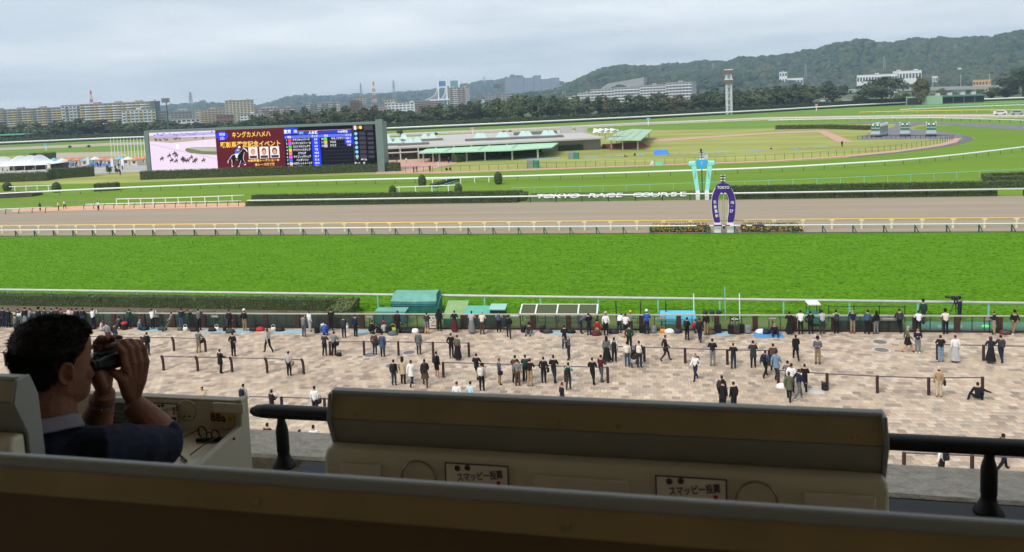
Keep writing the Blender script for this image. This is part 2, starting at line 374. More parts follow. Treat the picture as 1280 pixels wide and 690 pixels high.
# ------------------------------------------------------------------ rails
def track_rail(name, label, pts, h, r, step, mr_, mp_, rc=8, post='plain', cat='rail', lean=0.0, skip=None, pr_=None, side=1.0):
    pts = [Vector((p[0], p[1], 0)) for p in pts]
    e = empty(name, pts[0], 0, label, cat); o0 = pts[0]
    MB().tube([p-o0+Vector((0, 0, h)) for p in pts], r, rc).obj('top_rail', mr_, e, smooth=True)
    pb = MB(); q = pr_ or r*0.7
    if post == 'brace':
        pb.bar((0, 0, 0), (0, 0, h-r), q*2); pb.bar((0.02, 0, h*0.9), (0.42, 0.05, 0.0), q*1.3)
    elif post == 'lean':
        pb.tube([(0, 0.45*side, 0), (0, 0.42*side, h*0.55), (0, 0.22*side, h*0.92), (0, 0, h)], q, 6)
    elif post == 'tee':
        pb.box((0, 0, h/2), (q*2.2, q*2.2, h)); pb.box((0, 0, h-0.12), (q*6, q*3, 0.14))
    else: pb.box((0, 0, (h-r)/2), (q*2, q*2, h-r))
    pme = pb.mesh('post', mp_)
    for p in polyline(pts, step)[0:]:
        if skip and skip(p): continue
        inst('post', pme, e, p-o0, (0, 0, 0))
    return e
def line_px(pxs, n=5): return [at(p.x, p.y) for p in smooth_px(pxs, n)]
track_rail('outer_track_rail', 'grey white outer turf rail on mint green posts behind the plaza fence', [(-80, Y_OUT), (45, Y_OUT)], 1.12, 0.105, 4.6, M_offw, M_mint, 10, 'plain', pr_=0.055)
track_rail('inner_track_rail', 'white inner turf rail on dark green braced posts edging the bright turf', [(-140, Y_IN+0.1), (80, Y_IN+0.1)], 0.92, 0.085, 3.25, M_white, M_postg, 8, 'brace', pr_=0.06)
track_rail('yellow_track_rail', 'yellow rail on cream posts at the near edge of the dirt', [(-145, 95.4), (80, 95.4)], 1.12, 0.085, 3.25, M_yellow, M_cream, 8, 'tee', pr_=0.085)
track_rail('dirt_outer_rail', 'long white rail along the hedges on the far edge of the dirt', [(-74, Y_DIRT-0.3), (62, Y_DIRT-0.3)], 1.05, 0.11, 4.2, M_white, M_dk, 8, 'lean', side=1.0)
track_rail('staff_rail', 'white rail with leaning dark posts along the pink sand', [tuple(at(107, 261.5).xy), tuple(at(302, 257.3).xy)], 0.9, 0.08, 1.35*1.5, M_white, M_dk, 8, 'lean', side=-1.0)
track_rail('staff_rail', 'white rail along the dirt at the end away from the hedges', [tuple(at(-40, 269.5).xy), tuple(at(66, 265).xy)], 0.9, 0.08, 2.4, M_white, M_dk, 8, 'lean', side=-1.0)
track_rail('sand_fence', 'white post and rail fence behind the pink sand strip', line_px([(146, 257), (225, 255.4), (306, 252.4)], 3), 1.25, 0.085, 2.55, M_white, M_white, 8, 'plain', 'fence', pr_=0.06)
track_rail('wire_fence', 'low grey wire fence behind the staff in white shirts', line_px([(-20, 262), (70, 258.6), (146, 256.6)], 3), 1.1, 0.03, 1.0, M_concrete, M_concrete, 6, 'plain', 'fence', pr_=0.02)
ste = [(-60, 251), (0, 248), (120, 242), (320, 234), (520, 229), (640, 226.5), (800, 221.5), (960, 216), (1060, 210.5), (1130, 206), (1200, 199), (1280, 189.2), (1340, 180)]
track_rail('chase_course_rail', 'white rail curving round the inner turf course', line_px(ste, 6), 1.0, 0.20, 4.4, M_white, M_postg, 8, 'lean', pr_=0.05)
track_rail('inner_mint_rail', 'thin mint green rail behind the lettered bank', line_px([(640, 243), (760, 240.4), (880, 236.6), (1000, 232.6), (1100, 228.4), (1200, 223.6), (1300, 218.4)], 4), 1.15, 0.05, 4.0, M_mint, M_mint, 6, 'plain')
track_rail('far_outer_rail', 'white rail along the outside of the far backstretch', [at(x, y) for x, y in far_rail], 1.7, 0.5, 16, M_white, M_dk, 6, 'plain', pr_=0.12)
o = track_rail('far_shadow_band', 'dark band drawn as the shadow line behind the far backstretch rail', [at(x, y-0.4) for x, y in far_rail], 0.55, 0.55, 30, M_dk, M_dk, 6, 'plain', cat='fence', pr_=0.12)  # solid dark tube drawn in for the shadow line along the far rail
track_rail('far_dirt_rail', 'white rail between the far dirt and the infield grass', [at(x, y) for x, y in r2[3:]], 1.0, 0.16, 7.5, M_white, M_white, 6, 'plain', pr_=0.08)
track_rail('far_turf_rail', 'white rail along the asphalt lane behind the starting gates', line_px([(960, 153.2), (1060, 151.4), (1160, 150.6), (1220, 152), (1290, 154.4)], 4), 1.1, 0.17, 5.0, M_white, M_dk, 6, 'plain', pr_=0.08)
track_rail('far_mint_rail', 'pale mint rail crossing the far green bend', line_px([(1145, 135.2), (1200, 133.4), (1300, 129.6)], 3), 1.2, 0.2, 7.0, M_mint, M_mint, 6, 'plain', pr_=0.07)
track_rail('far_white_rail', 'white rail crossing the far green bend above the yellow one', line_px([(1125, 139.6), (1200, 136.4), (1300, 133)], 3), 1.2, 0.2, 7.0, M_white, M_mint, 6, 'plain', pr_=0.07)
track_rail('far_yellow_rail', 'yellow rail crossing the far green bend', line_px([(1074, 143), (1160, 141.2), (1300, 140)], 3), 1.2, 0.22, 7.0, M_yellow, M_cream, 6, 'plain', pr_=0.07)
track_rail('infield_wire_fence', 'thin black wire fence beside the pink path round the lawn', line_px([(496, 215.8), (560, 214.4), (640, 211.8), (800, 206.4), (960, 200.6), (1050, 194.8), (1110, 188.8), (1160, 182.4), (1184, 177.4), (1192, 174.2)], 4), 1.35, 0.02, 2.3, M_dk, M_dk, 5, 'plain', 'fence', pr_=0.035)
track_rail('pad_fence', 'grey fence along the front of the starting gate pad', line_px([(1072, 173.8), (1120, 173.2), (1188, 172.8)], 3), 0.9, 0.06, 1.3, M_dk, M_dk, 5, 'plain', 'fence', pr_=0.05)

# small white gate rails beside the round bushes
def short_rail(label, a, b_, n):
    A, B = at(*a), at(*b_); e = empty('gap_rail', A, 0, label, 'rail', 'short white rails by the round bushes')
    MB().tube([(0, 0, 1.15), B-A+Vector((0, 0, 1.15))], 0.09, 8).obj('top_rail', M_white, e)
    pme = MB().box((0, 0, 0.65), (0.16, 0.16, 1.3)).mesh('post', M_white)
    for k in range(n): inst('post', pme, e, (B-A)*((k+0.5)/n))
short_rail('short white rail leading from the round bush to the diagonal hedge', (489, 242), (571, 239), 4)
short_rail('short white rail between two round bushes behind the diagonal hedge', (532, 231.4), (620, 227.6), 5)
short_rail('short white rail between two round bushes near the white marquee', (12, 239.5), (68, 237.5), 4)
# ------------------------------------------------------------------ hedges and bushes
def leaf_quads(b, p, nrm, s, r):
    t = Vector((r.gauss(0,1), r.gauss(0,1), r.gauss(0,1))); n_ = (nrm + t*0.45).normalized()
    a = n_.cross(Vector((r.gauss(0,1), r.gauss(0,1), r.gauss(0,1)))).normalized(); c = n_.cross(a)
    s1 = s*r.uniform(0.6, 1.3); s2 = s1*r.uniform(0.5, 0.9)
    b.quad(p-a*s1*0.5-c*s2*0.2, p+a*s1*0.1-c*s2*0.5, p+a*s1*0.5+c*s2*0.1, p-a*s1*0.05+c*s2*0.5)
def hedge(label, pts, w, h, leaf, dens, m=None, seed=1, name='hedge', cat='hedge', group=None, z0=0.0, mcore=None, uneven=0.06):
    r = random.Random(seed); m = m or M_hedge; pts = [Vector((p[0], p[1], 0)) for p in pts]; o0 = pts[0].copy(); o0.z = z0
    b = MB()
    for a, c in zip(pts, pts[1:]):
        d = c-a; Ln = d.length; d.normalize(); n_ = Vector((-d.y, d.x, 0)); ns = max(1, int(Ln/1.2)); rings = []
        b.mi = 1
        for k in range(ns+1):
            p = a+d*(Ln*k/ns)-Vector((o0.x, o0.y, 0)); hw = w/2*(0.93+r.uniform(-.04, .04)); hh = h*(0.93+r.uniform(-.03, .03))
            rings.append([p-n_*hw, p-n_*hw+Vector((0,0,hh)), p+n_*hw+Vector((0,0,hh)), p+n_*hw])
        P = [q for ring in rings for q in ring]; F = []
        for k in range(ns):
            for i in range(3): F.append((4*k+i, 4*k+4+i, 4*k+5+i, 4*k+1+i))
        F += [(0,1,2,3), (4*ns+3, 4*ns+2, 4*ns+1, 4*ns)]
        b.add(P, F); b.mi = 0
        for nrm, area, fn in ((-n_, Ln*h, lambda u, v: -n_*w/2+Vector((0,0,v*h))), (n_, Ln*h, lambda u, v: n_*w/2+Vector((0,0,v*h))), (Vector((0,0,1)), Ln*w, lambda u, v: n_*(v-.5)*w+Vector((0,0,h))), (-d, w*h, None), (d, w*h, None)):
            for _ in range(int(area*dens)):
                u, v = r.random(), r.random()
                if fn: p = a+d*(u*Ln)+fn(u, v)
                else: p = (a if nrm.dot(d) < 0 else c)+n_*(u-.5)*w+Vector((0,0,v*h))
                q = p-Vector((o0.x, o0.y, 0)); wob = noise.noise(p*0.9)*uneven*h
                leaf_quads(b, q+nrm*(wob*0.6+r.uniform(-.03, .05)*h), nrm, leaf, r)
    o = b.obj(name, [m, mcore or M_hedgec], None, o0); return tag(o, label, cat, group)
def ball_bush(label, px, py, w, h, leaf=0.16, n=700, m=None, group=None, seed=3, cone=0.0):
    r = random.Random(seed); b = MB(); b.mi = 1
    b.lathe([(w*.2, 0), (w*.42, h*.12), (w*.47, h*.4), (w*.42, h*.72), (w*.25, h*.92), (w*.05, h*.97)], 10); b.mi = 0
    for _ in range(n):
        t = r.random(); a = r.uniform(0, 6.283); rad = w*.5*(math.sin(min(1, (t*.97+.06))*math.pi)**0.45)*(1-cone*t)
        nrm = Vector((math.cos(a), math.sin(a), (t-.4)*1.6)).normalized()
        leaf_quads(b, Vector((math.cos(a)*rad, math.sin(a)*rad, h*t))+nrm*r.uniform(-.04, .04), nrm, leaf, r)
    o = b.obj('topiary_bush', [m or M_hedge, M_hedgec], None, at(px, py)); return tag(o, label, 'bush', group)

hedge('long clipped hedge along the turf rail above the orange flowers', [(-76, 58.05), (-27.6, 58.2)], 0.95, 0.98, 0.13, 55, seed=2)
hedge('short leafy hedge running from the turf rail to the fence beside the green tarpaulin', [(-27.0, 58.3), (-26.3, 54.3)], 1.7, 1.05, 0.14, 75, M_hedgel, seed=3)
hp = fence_pt(452, 0.75); hq = fence_pt(-60, 0.75)
hedge('low dark hedge pressed against the inside of the glass fence', [hq, hp], 0.8, 0.98, 0.12, 45, seed=4)
# strip of orange bedding flowers
r_ = random.Random(4); b = MB(); pA, pB = fence_pt(-60, 2.2), fence_pt(432, 2.2)
for k in range(2600):
    p = pA.lerp(pB, r_.random())+FN*r_.uniform(-.35, .35); b.mi = 1 if (noise.noise(p*0.35) > -0.05 and r_.random() < .55) else 0
    leaf_quads(b, p+Vector((0, 0, r_.uniform(.05, .28))), Vector((0, 0, 1)), 0.16, r_)
tag(b.obj('flower_bed', [mat('bed_leaf', lin((112, 116, 60)), .8, .3, 2.0), mat('orange_petal', lin((206, 104, 70)), .7, .3, 2.0)]), 'narrow bed of orange bedding flowers between the walk and the low hedge', 'flowers', kind='stuff')

hedge('front hedge below the white rail at the far edge of the dirt', [(-74.6, 121.6), (-25.8, 121.6)], 1.3, 0.75, 0.22, 16, seed=5)
hedge('rear hedge parallel to the one along the far edge of the dirt', [(-78.5, 130.2), (-26.8, 130.2)], 1.5, 0.85, 0.24, 14, seed=6)
hedge('short cross hedge closing the end of the double hedge by the white lettering', [(-25.4, 122.3), (-26.2, 129.4)], 1.3, 0.8, 0.22, 16, seed=7)
hedge('low dark hedge along the top of the lettered bank', [(-23.0, 127.6), (5.0, 127.6)], 1.2, 0.55, 0.22, 16, seed=8)
hedge('front hedge behind the purple horseshoe post', [(7.2, 121.8), (44.5, 121.8)], 1.4, 0.8, 0.22, 16, seed=9)
hedge('rear hedge behind the purple horseshoe post', [(6.5, 130.4), (60, 131.0)], 1.6, 1.0, 0.24, 14, seed=10)
cA, cB = at(1238, 228), at(1300, 226)
hedge('small square cut hedge island on the inner turf', [cA, cB, cB+Vector((1, 5, 0)), cA+Vector((1, 5, 0)), cA], 1.2, 0.95, 0.24, 14, seed=11)
hedge('dark box shaped hedge standing alone on the inner turf', [at(120, 239), at(148, 237.6)], 2.0, 1.75, 0.2, 26, seed=12)
hedge('diagonal hedge with a mint rail beside it', [at(541, 235), at(571, 226)], 1.3, 0.8, 0.22, 22, seed=13)
track_rail('gap_mint_rail', 'mint rail along the diagonal hedge', [at(543, 238), at(573, 228.6)], 0.6, 0.06, 2.5, M_mint, M_mint, 6)
hedge('long hedge along the foot of the giant screen', [at(178, 224.4), at(300, 220.4), at(400, 217), at(500, 213.6)], 2.0, 2.2, 0.3, 9, seed=14)
hedge('tall clipped hedge in front of the white marquee', [at(-10, 228), at(62, 225.4)], 2.4, 2.4, 0.3, 10, seed=15)
hedge('tall clipped hedge beside the marquee with a rounded end', [at(62, 224), at(118, 220)], 2.6, 2.9, 0.3, 10, seed=16)
hedge('dark hedge beyond the marquee roof', [at(38, 203), at(70, 201)], 3.0, 3.4, 0.4, 6, seed=17)
hedge('hedge between the yellow lawn and the infield building', [at(568, 203), at(600, 198.5), at(622, 195.5)], 2.2, 2.2, 0.3, 9, seed=18)
hedge('hedge climbing behind the yellow lawn under the green canopy', [at(622, 195.6), at(660, 191.2), at(690, 188)], 2.2, 2.4, 0.32, 8, seed=19)
hedge('short hedge against the grey wall of the infield building', [at(698, 188.6), at(729, 187.4)], 1.8, 1.7, 0.3, 9, seed=20)
hedge('brownish hedge strip behind the lawn on the far side', [at(970, 161.6), at(1030, 160.6), at(1086, 162.4)], 3.0, 1.5, 0.5, 4, mat('brown_hedge', lin((100, 92, 62)), .85, .4, 1.5), seed=21)
g_ = 'clipped round bushes on the inner turf'
for q in ((9.5, 238.5, 2.4, 2.5, 'round topiary bush beside the dark kerb wedge at the marquee end'), (71, 240.5, 2.3, 2.8, 'round topiary bush standing before the box shaped hedge'), (491, 243, 1.6, 2.0, 'small round bush at the near end of the diagonal hedge rail'), (528, 233.4, 2.0, 2.9, 'round bush at the start of the rear gap rail'), (573, 241, 1.7, 2.0, 'small round bush just right of the diagonal hedge foot'), (623, 230.4, 2.0, 3.0, 'round bush joining the curved white rail')):
    ball_bush(q[4], q[0], q[1], q[2]*.86, q[3]*.86, 0.2, 420, group=g_, seed=int(q[0]))
# dark kerb wedge
b = MB(); w0, w1 = at(-30, 250), at(40, 246); b.prism([w0.xy, w1.xy, (w1+Vector((-1, 4, 0))).xy, (w0+Vector((-1, 5, 0))).xy], 0, 1.0)
tag(b.obj('timber_ramp', mat('ramp_brown', lin((86, 74, 70)), .9, .2, .8)), 'dark brown wedge shaped ramp at the edge of the dirt', 'ramp')

# flower beds by the finishing post
def bed(label, xa, xb, seed):
    r = random.Random(seed); b = MB(); b.mi = 1; b.prism([(xa, 93.7), (xb, 93.7), (xb-.4, 95.2), (xa+.6, 95.2)], 0.0, 0.55); b.mi = 0
    for _ in range(int((xb-xa)*330)):
        x = r.uniform(xa, xb); y = r.uniform(93.5, 95.3); t = r.random(); z = 0.78*min(1, (x-xa)/.6+.25, (xb-x)/.6+.25)
        y = 93.45 if t < .5 else y; z = r.uniform(0.1, z) if t < .5 else z
        b.mi = 2 if r.random() < .30 else (0 if r.random() < .5 else 3)
        leaf_quads(b, Vector((x, y+r.uniform(-.05, .05), z+r.uniform(-.05, .08))), Vector((0, -1, .8)).normalized(), .16, r)
    tag(b.obj('flower_bed', [M_hedge, M_hedgec, mat('yellow_petal', lin((226, 186, 40)), .7, .2, 3), mat('purple_petal', lin((70, 68, 104)), .8, .3, 3)]), label, 'flowers')
bed('bed of yellow and purple flowers on the approach side of the purple horseshoe', onY(812, 288, 94).x, onY(888, 288, 94).x, 5)
bed('bed of yellow and purple flowers past the purple horseshoe', onY(926, 287, 94).x, onY(1003, 286, 94).x, 6)

# ------------------------------------------------------------------ plaza fence
fe = empty('plaza_fence', FA, FANG, 'glass fence with brown posts and pale top rail along the plaza', 'fence')
FL = (FB-FA).length+10
MB().box((FL/2-5, 0, 1.12), (FL, 0.16, 0.07)).obj('top_rail', mat('fence_cap', lin((176, 168, 156)), .5, .1, 2), fe)
MB().box((FL/2-5, 0.0, 0.06), (FL, 0.10, 0.10)).obj('bottom_rail', M_brown, fe)
M_glass = bpy.data.materials.new('fence_glass'); M_glass.use_nodes = True
_t = M_glass.node_tree; _p = _t.nodes['Principled BSDF']; _o = _t.nodes['Material Output']
_p.inputs['Base Color'].default_value = (.55, .68, .62, 1); _p.inputs['Roughness'].default_value = .06
_tr = _t.nodes.new('ShaderNodeBsdfTransparent'); _tr.inputs[0].default_value = (.80, .86, .83, 1)
_mx = _t.nodes.new('ShaderNodeMixShader'); _fr = _t.nodes.new('ShaderNodeFresnel'); _fr.inputs[0].default_value = 1.45
_ma = _t.nodes.new('ShaderNodeMath'); _ma.operation = 'ADD'; _ma.inputs[1].default_value = .03; _t.links.new(_fr.outputs[0], _ma.inputs[0])
_t.links.new(_ma.outputs[0], _mx.inputs[0]); _t.links.new(_tr.outputs[0], _mx.inputs[1]); _t.links.new(_p.outputs[0], _mx.inputs[2]); _t.links.new(_mx.outputs[0], _o.inputs[0])
pm_ = MB().box((0, 0, 0.54), (0.34, 0.20, 1.08)).mesh('post', M_brown); mm_ = MB().box((0, 0, 0.58), (0.045, 0.05, 1.0)).mesh('mullion', M_dk)
gl_ = MB().box((0, 0, 0.58), (0.80, 0.012, 0.9)).mesh('glass_pane', M_glass)
x0_ = (fence_pt(896)-FA).length; st = 2.62; k0 = int((x0_+5)/st)
for k in range(-k0, 40):
    x = x0_+k*st
    if x > FL-6: break
    inst('post', pm_, fe, (x, 0, 0))
    for q in (1, 2): inst('mullion', mm_, fe, (x+.17+q*(st-.34)/3, 0, 0))
    for q in (0, 1, 2): inst('glass_pane', gl_, fe, (x+.17+(q+.5)*(st-.34)/3, 0.0, 0), (0, 0, 0), ((st-.34)/3/.83, 1, 1))
M_plq = mat('placard_grey', lin((120, 118, 112)), .6, .1, 6)
for q, (px, tx) in enumerate(((71, ''), (196, ''), (270, ''), (463, ''), (827, ''), (966, ''), (1110, ''), (1181, ''), (1237, ''))):
    p = fence_pt(px, -0.16, 0); e = empty('fence_placard', p, FANG, ['small grey placard on the fence by the crowd on the low hedge', 'small grey placard on the fence beside the person leaning back', 'grey placard on the fence between the green jacket and two black jackets', 'grey placard on the fence above the crouching black suit', 'grey placard on the fence in front of the blue sheet', 'grey placard on the fence above the person on the blue mat', 'long grey placard on the fence between blue jacket and dark backpack', 'grey placard on the fence under the television camera', 'grey placard on the fence above two green floor lights'][q], 'sign', 'grey placards on the fence')
    w = .62 if px != 1110 else 1.1
    MB().box((0, 0, .93), (w, .03, .22)).obj('plate', M_plq, e)
    MB().box((0, .01, .41), (.05, .05, .82)).obj('stand', M_dk, e)
    MB().box((0, -.018, .95), (w*.7, .004, .04)).obj('lettering', mat('placard_ink', lin((206, 202, 194)), .6), e)
# dark notice with ring emblem
p = fence_pt(919, -0.16); e = empty('notice_board', p, FANG, 'dark notice with white ring emblem hung on the fence among black bags', 'sign')
MB().box((0, 0, .9), (.56, .03, .3)).obj('plate', mat('notice_black', lin((36, 34, 40)), .5), e)
b = MB()
for k in range(16):
    a0, a1 = k*math.pi/8, (k+1)*math.pi/8
    b.quad((math.cos(a0)*.06-.05, -.018, .9+math.sin(a0)*.06), (math.cos(a1)*.06-.05, -.018, .9+math.sin(a1)*.06), (math.cos(a1)*.1-.05, -.018, .9+math.sin(a1)*.1), (math.cos(a0)*.1-.05, -.018, .9+math.sin(a0)*.1))
b.box((.14, -.018, .93), (.16, .004, .04)); b.box((.14, -.018, .86), (.16, .004, .04)); b.box((-.2, -.018, .9), (.08, .004, .1))
b.obj('emblem', M_white, e); MB().box((0, .01, .38), (.05, .05, .76)).obj('stand', M_dk, e)
# white notice with red bar
p = fence_pt(541.5, -0.2); e = empty('notice_board', p, FANG, 'white notice board with black pictograms and a red bar', 'sign')
MB().box((0, 0, .58), (.5, .04, .95)).obj('board', mat('notice_white', lin((214, 210, 200)), .6), e)
b = MB()
for k in range(7): b.box((r_.uniform(-.13, .13), -.023, .5+k*.075), (r_.uniform(.08, .2), .004, .04))
b.obj('pictograms', mat('ink', lin((40, 38, 40)), .7), e); MB().box((.02, -.023, .3), (.36, .004, .07)).obj('red_bar', mat('notice_red', lin((190, 30, 40)), .6), e)

# ------------------------------------------------------------------ things between fence and turf
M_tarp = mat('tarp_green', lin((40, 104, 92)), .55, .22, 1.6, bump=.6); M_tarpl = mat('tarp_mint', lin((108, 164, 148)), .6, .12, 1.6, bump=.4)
M_boxg = mat('box_green', lin((52, 132, 108)), .55, .12, 1.5); M_boxd = mat('cabinet_dark', lin((34, 58, 50)), .5, .12, 1.5)
def place(px, off): return fence_pt(px, off)
# big tarpaulin-covered cart
a = at(489, 394.5); c = at(546, 394.5); Lx = (c-a).length
e = empty('covered_cart', a, math.atan2((c-a).y, (c-a).x), 'large cart under a taut green tarpaulin behind the fence', 'cart')
prof = [(0, .05), (0, .95), (.1, 1.15), (.55, 1.62), (1.5, 1.72), (1.9, 1.25), (1.95, .05)]
b = MB(); n_ = 9
for k in range(n_+1):
    x = Lx*k/n_; sag = .03*math.sin(k*2.3)
    for (y, z) in prof: b.v.append((x+(.10 if k == n_ and z > 1.3 else 0)*-1+(.1 if k == 0 and z > 1.3 else 0), y+sag, z-.04*math.sin(k/n_*math.pi)*(z > 1)))
m_ = len(prof)
for k in range(n_):
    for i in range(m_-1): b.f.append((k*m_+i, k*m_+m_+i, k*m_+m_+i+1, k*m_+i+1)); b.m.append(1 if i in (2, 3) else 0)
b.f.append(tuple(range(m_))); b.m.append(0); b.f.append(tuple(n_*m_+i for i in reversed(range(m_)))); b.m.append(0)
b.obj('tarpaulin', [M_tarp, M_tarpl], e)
MB().tube([(.1, -.02, .82), (Lx*.6, -.03, .80), (Lx-.1, -.02, .86)], .025, 6).obj('rope', mat('rope_blue', lin((46, 120, 190)), .7), e)
MB().tube([(Lx+.01, .1, .5), (Lx+.02, 1.0, 1.0), (Lx+.01, 1.8, 1.25)], .03, 6).obj('strap', mat('strap_mint', lin((120, 196, 200)), .7), e)
# low covered table
a = place(468, .9); c = place(506, .9); Lx = (c-a).length
e = empty('covered_table', a, FANG, 'low table under a mint green cover in front of the tarpaulin cart', 'table')
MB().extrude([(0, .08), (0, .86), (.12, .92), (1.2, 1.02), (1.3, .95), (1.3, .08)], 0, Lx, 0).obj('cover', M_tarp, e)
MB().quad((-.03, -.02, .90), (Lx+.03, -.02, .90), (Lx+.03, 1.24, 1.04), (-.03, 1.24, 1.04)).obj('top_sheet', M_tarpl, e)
# wedge cabinets
def wedge(name, label, pxa, pxb, off, dep, hf, hb, mf, mt, cat):
    a = place(pxa, off); c = place(pxb, off); Lx = (c-a).length; e = empty(name, a, FANG, label, cat)
    MB().extrude([(0, .03), (0, hf), (dep, hb), (dep, .03)], 0, Lx, 0).obj('body', mf, e)
    M_ = Vector((0, dep, hb-hf)).normalized(); b = MB()
    b.add([(-.05, -.06, hf-.02), (Lx+.05, -.06, hf-.02), (Lx+.05, dep+.04, hb+.02), (-.05, dep+.04, hb+.02), (-.05, -.06, hf+.05), (Lx+.05, -.06, hf+.05), (Lx+.05, dep+.04, hb+.09), (-.05, dep+.04, hb+.09)], [(0,3,2,1),(4,5,6,7),(0,1,5,4),(1,2,6,5),(2,3,7,6),(3,0,4,7)])
    b.obj('lid', mt, e); return e
wedge('storage_box', 'storage box with a lime green sloping lid behind the fence', 555, 580, .75, 1.9, .55, 1.35, M_boxg, mat('lid_lime', lin((136, 166, 112)), .55, .1, 2), 'box')
e = wedge('storage_box', 'wide storage box with a mint lid behind the grey dress', 582, 614, .7, 1.1, .95, 1.18, M_boxd, mat('lid_mint', lin((96, 174, 150)), .5, .08, 2), 'box')
e = wedge('equipment_cabinet', 'dark upright cabinet with a pale mint roof', 613.5, 632, .6, .9, 1.3, 1.42, M_boxd, mat('lid_pale', lin((150, 196, 184)), .5, .08, 2), 'cabinet')
MB().box((.55, -.012, .62), (.02, .02, 1.15)).obj('door_gap', M_dk, e)
# shelter of four slanted panels
a = place(651, .75); c = place(747, .75); Lx = (c-a).length
e = empty('panel_shelter', a, FANG, 'low white framed shelter roofed with four olive panels', 'shelter')
pt = [(0, 0, .95), (Lx, 0, .95), (Lx, 1.25, 1.32), (0, 1.25, 1.32)]
M_oliv = mat('olive_panel', lin((78, 84, 54)), .6, .15, 3)
ws = [0, .20, .48, .755, 1.0]
for i in range(4):
    x0, x1 = Lx*ws[i]+.06, Lx*ws[i+1]-.06
    b = MB(); b.add([(x0, .05, .985), (x1, .05, .985), (x1-.03, 1.2, 1.325), (x0+.03, 1.2, 1.325), (x0, .05, .955), (x1, .05, .955), (x1-.03, 1.2, 1.295), (x0+.03, 1.2, 1.295)], [(0,1,2,3),(7,6,5,4),(4,5,1,0),(5,6,2,1),(6,7,3,2),(7,4,0,3)]); b.obj('roof_panel', M_oliv, e)
for i in range(5): MB().bar((Lx*ws[i], 0, .97), (Lx*ws[i], 1.25, 1.33), .1, .07).obj('rafter', M_white, e)
for i in range(5): MB().box((Lx*ws[i], .02, .47), (.07, .07, .92)).obj('leg', M_dk, e); MB().box((Lx*ws[i], 1.2, .64), (.07, .07, 1.25)).obj('leg', M_dk, e)
MB().bar((0, 1.25, 1.33), (Lx, 1.25, 1.33), .06).obj('ridge_bar', M_white, e); MB().bar((0, 0, .95), (Lx, 0, .95), .06).obj('front_bar', M_white, e)
b = MB(); b.box((Lx/2, .85, .42), (Lx*.92, .35, .06)); b.obj('bench_board', mat('bench_grey', lin((150, 148, 140)), .6), e)
# blue sheet on frame and bench
a = place(826, 1.3); c = place(871, 1.3)
b = MB(); b.add([a+Vector((0,0,.45)), c+Vector((0,0,.45)), c+FN*1.6+Vector((0,0,.62)), a+FN*1.6+Vector((0,0,.62)), a+Vector((0,0,.02)), c+Vector((0,0,.02)), c+FN*1.6+Vector((0,0,.02)), a+FN*1.6+Vector((0,0,.02))], [(0,1,2,3),(4,5,1,0),(5,6,2,1),(6,7,3,2),(7,4,0,3)])
tag(b.obj('blue_sheet', mat('sheet_blue', lin((92, 190, 226)), .5, .1, 3, bump=.3)), 'sky blue sheet laid over low boxes behind the fence', 'sheet')
def bench(px0, px1, off, label):
    a = place(px0, off); c = place(px1, off); Lx = (c-a).length; e = empty('green_bench', a, FANG, label, 'bench')
    MB().box((Lx/2, 0, .42), (Lx, .3, .05)).obj('seat', M_boxg, e)
    for x in (.15, Lx-.15): MB().box((x, 0, .2), (.06, .26, .4)).obj('leg', M_dk, e)
bench(825, 848, .85, 'low green bench in front of the sky blue sheet')
bench(786, 800, 1.6, 'short green bench behind the person in the bright blue jacket')
# ball lamps
for px, w_ in ((882, 'above the black top and khaki trousers'), (890.5, 'in the middle of the three'), (899, 'farthest from the khaki trousers')):
    p = place(px, 2.2); e = empty('ball_lamp', p, 0, 'dark green globe on a short stem, '+w_, 'globe light', 'green globes on the verge')
    MB().tube([(0, 0, 0), (0, 0, .55)], .035, 6).obj('stem', M_dk, e); MB().lathe([(.03, .45), (.14, .50), (.2, .64), (.18, .76), (.1, .84), (.01, .86)], 12).obj('globe', M_boxd, e, smooth=True)
for px, z, m, w_ in ((771, 1.45, M_dk, 'thin black pole behind the white shirts'), (801.5, 1.4, M_dk, 'thin black pole beside the bright blue jacket'), (833, 1.4, M_dk, 'thin black pole behind the sky blue sheet'), (868, 2.0, M_white, 'slim white pole behind the sky blue sheet'), (925, 2.0, M_white, 'slim white pole behind the dark notice'), (907, 2.5, M_mint, 'tall thin pole with a mint tip in front of the turf rail')):
    p = place(px, 2.6); o = MB().tube([(0, 0, 0), (0, 0, z-.1), (0, 0, z)], [.045, .045, .03], 6).add([(0, 0, z)], []).obj('marker_pole', m, None, p); tag(o, w_, 'pole')
for px in (645, 1025): pass
o = MB().box((0, 0, .12), (.62, .3, .12)).box((0, 0, .03), (.2, .2, .06)).obj('ground_lamp', M_mint, None, place(825, 2.3)); tag(o, 'small mint ground lamp box on the verge by the black pole', 'lamp')
o = MB().box((0, 0, .12), (.62, .3, .12)).box((0, 0, .03), (.2, .2, .06)).obj('ground_lamp', M_white, None, place(644, 3.0)); tag(o, 'small white ground lamp box at the end of the panel shelter', 'lamp')
# mower-like green cart
p = place(1021, 1.2); e = empty('utility_cart', p, FANG, 'small green utility cart with a white canopy among the fence crowd', 'cart')
MB().box((0, .5, .5), (1.1, 1.6, .5)).obj('body', M_boxg, e); MB().box((-.15, .5, 1.55), (.85, 1.1, .07)).obj('canopy', M_white, e)
for x, y in ((-.5, 0), (-.5, 1), (.22, 0), (.22, 1)): MB().bar((x, y, .7), (x, y, 1.53), .04).obj('canopy_post', M_dk, e)
for x, y in ((-.5, 0), (.5, 0), (-.5, 1.1), (.5, 1.1)): MB().tube([(x-.08, y, .22), (x+.08, y, .22)], .22, 12).obj('wheel', M_dk, e)
MB().box((.35, .3, .9), (.1, .6, .4)).obj('dash', M_boxd, e)
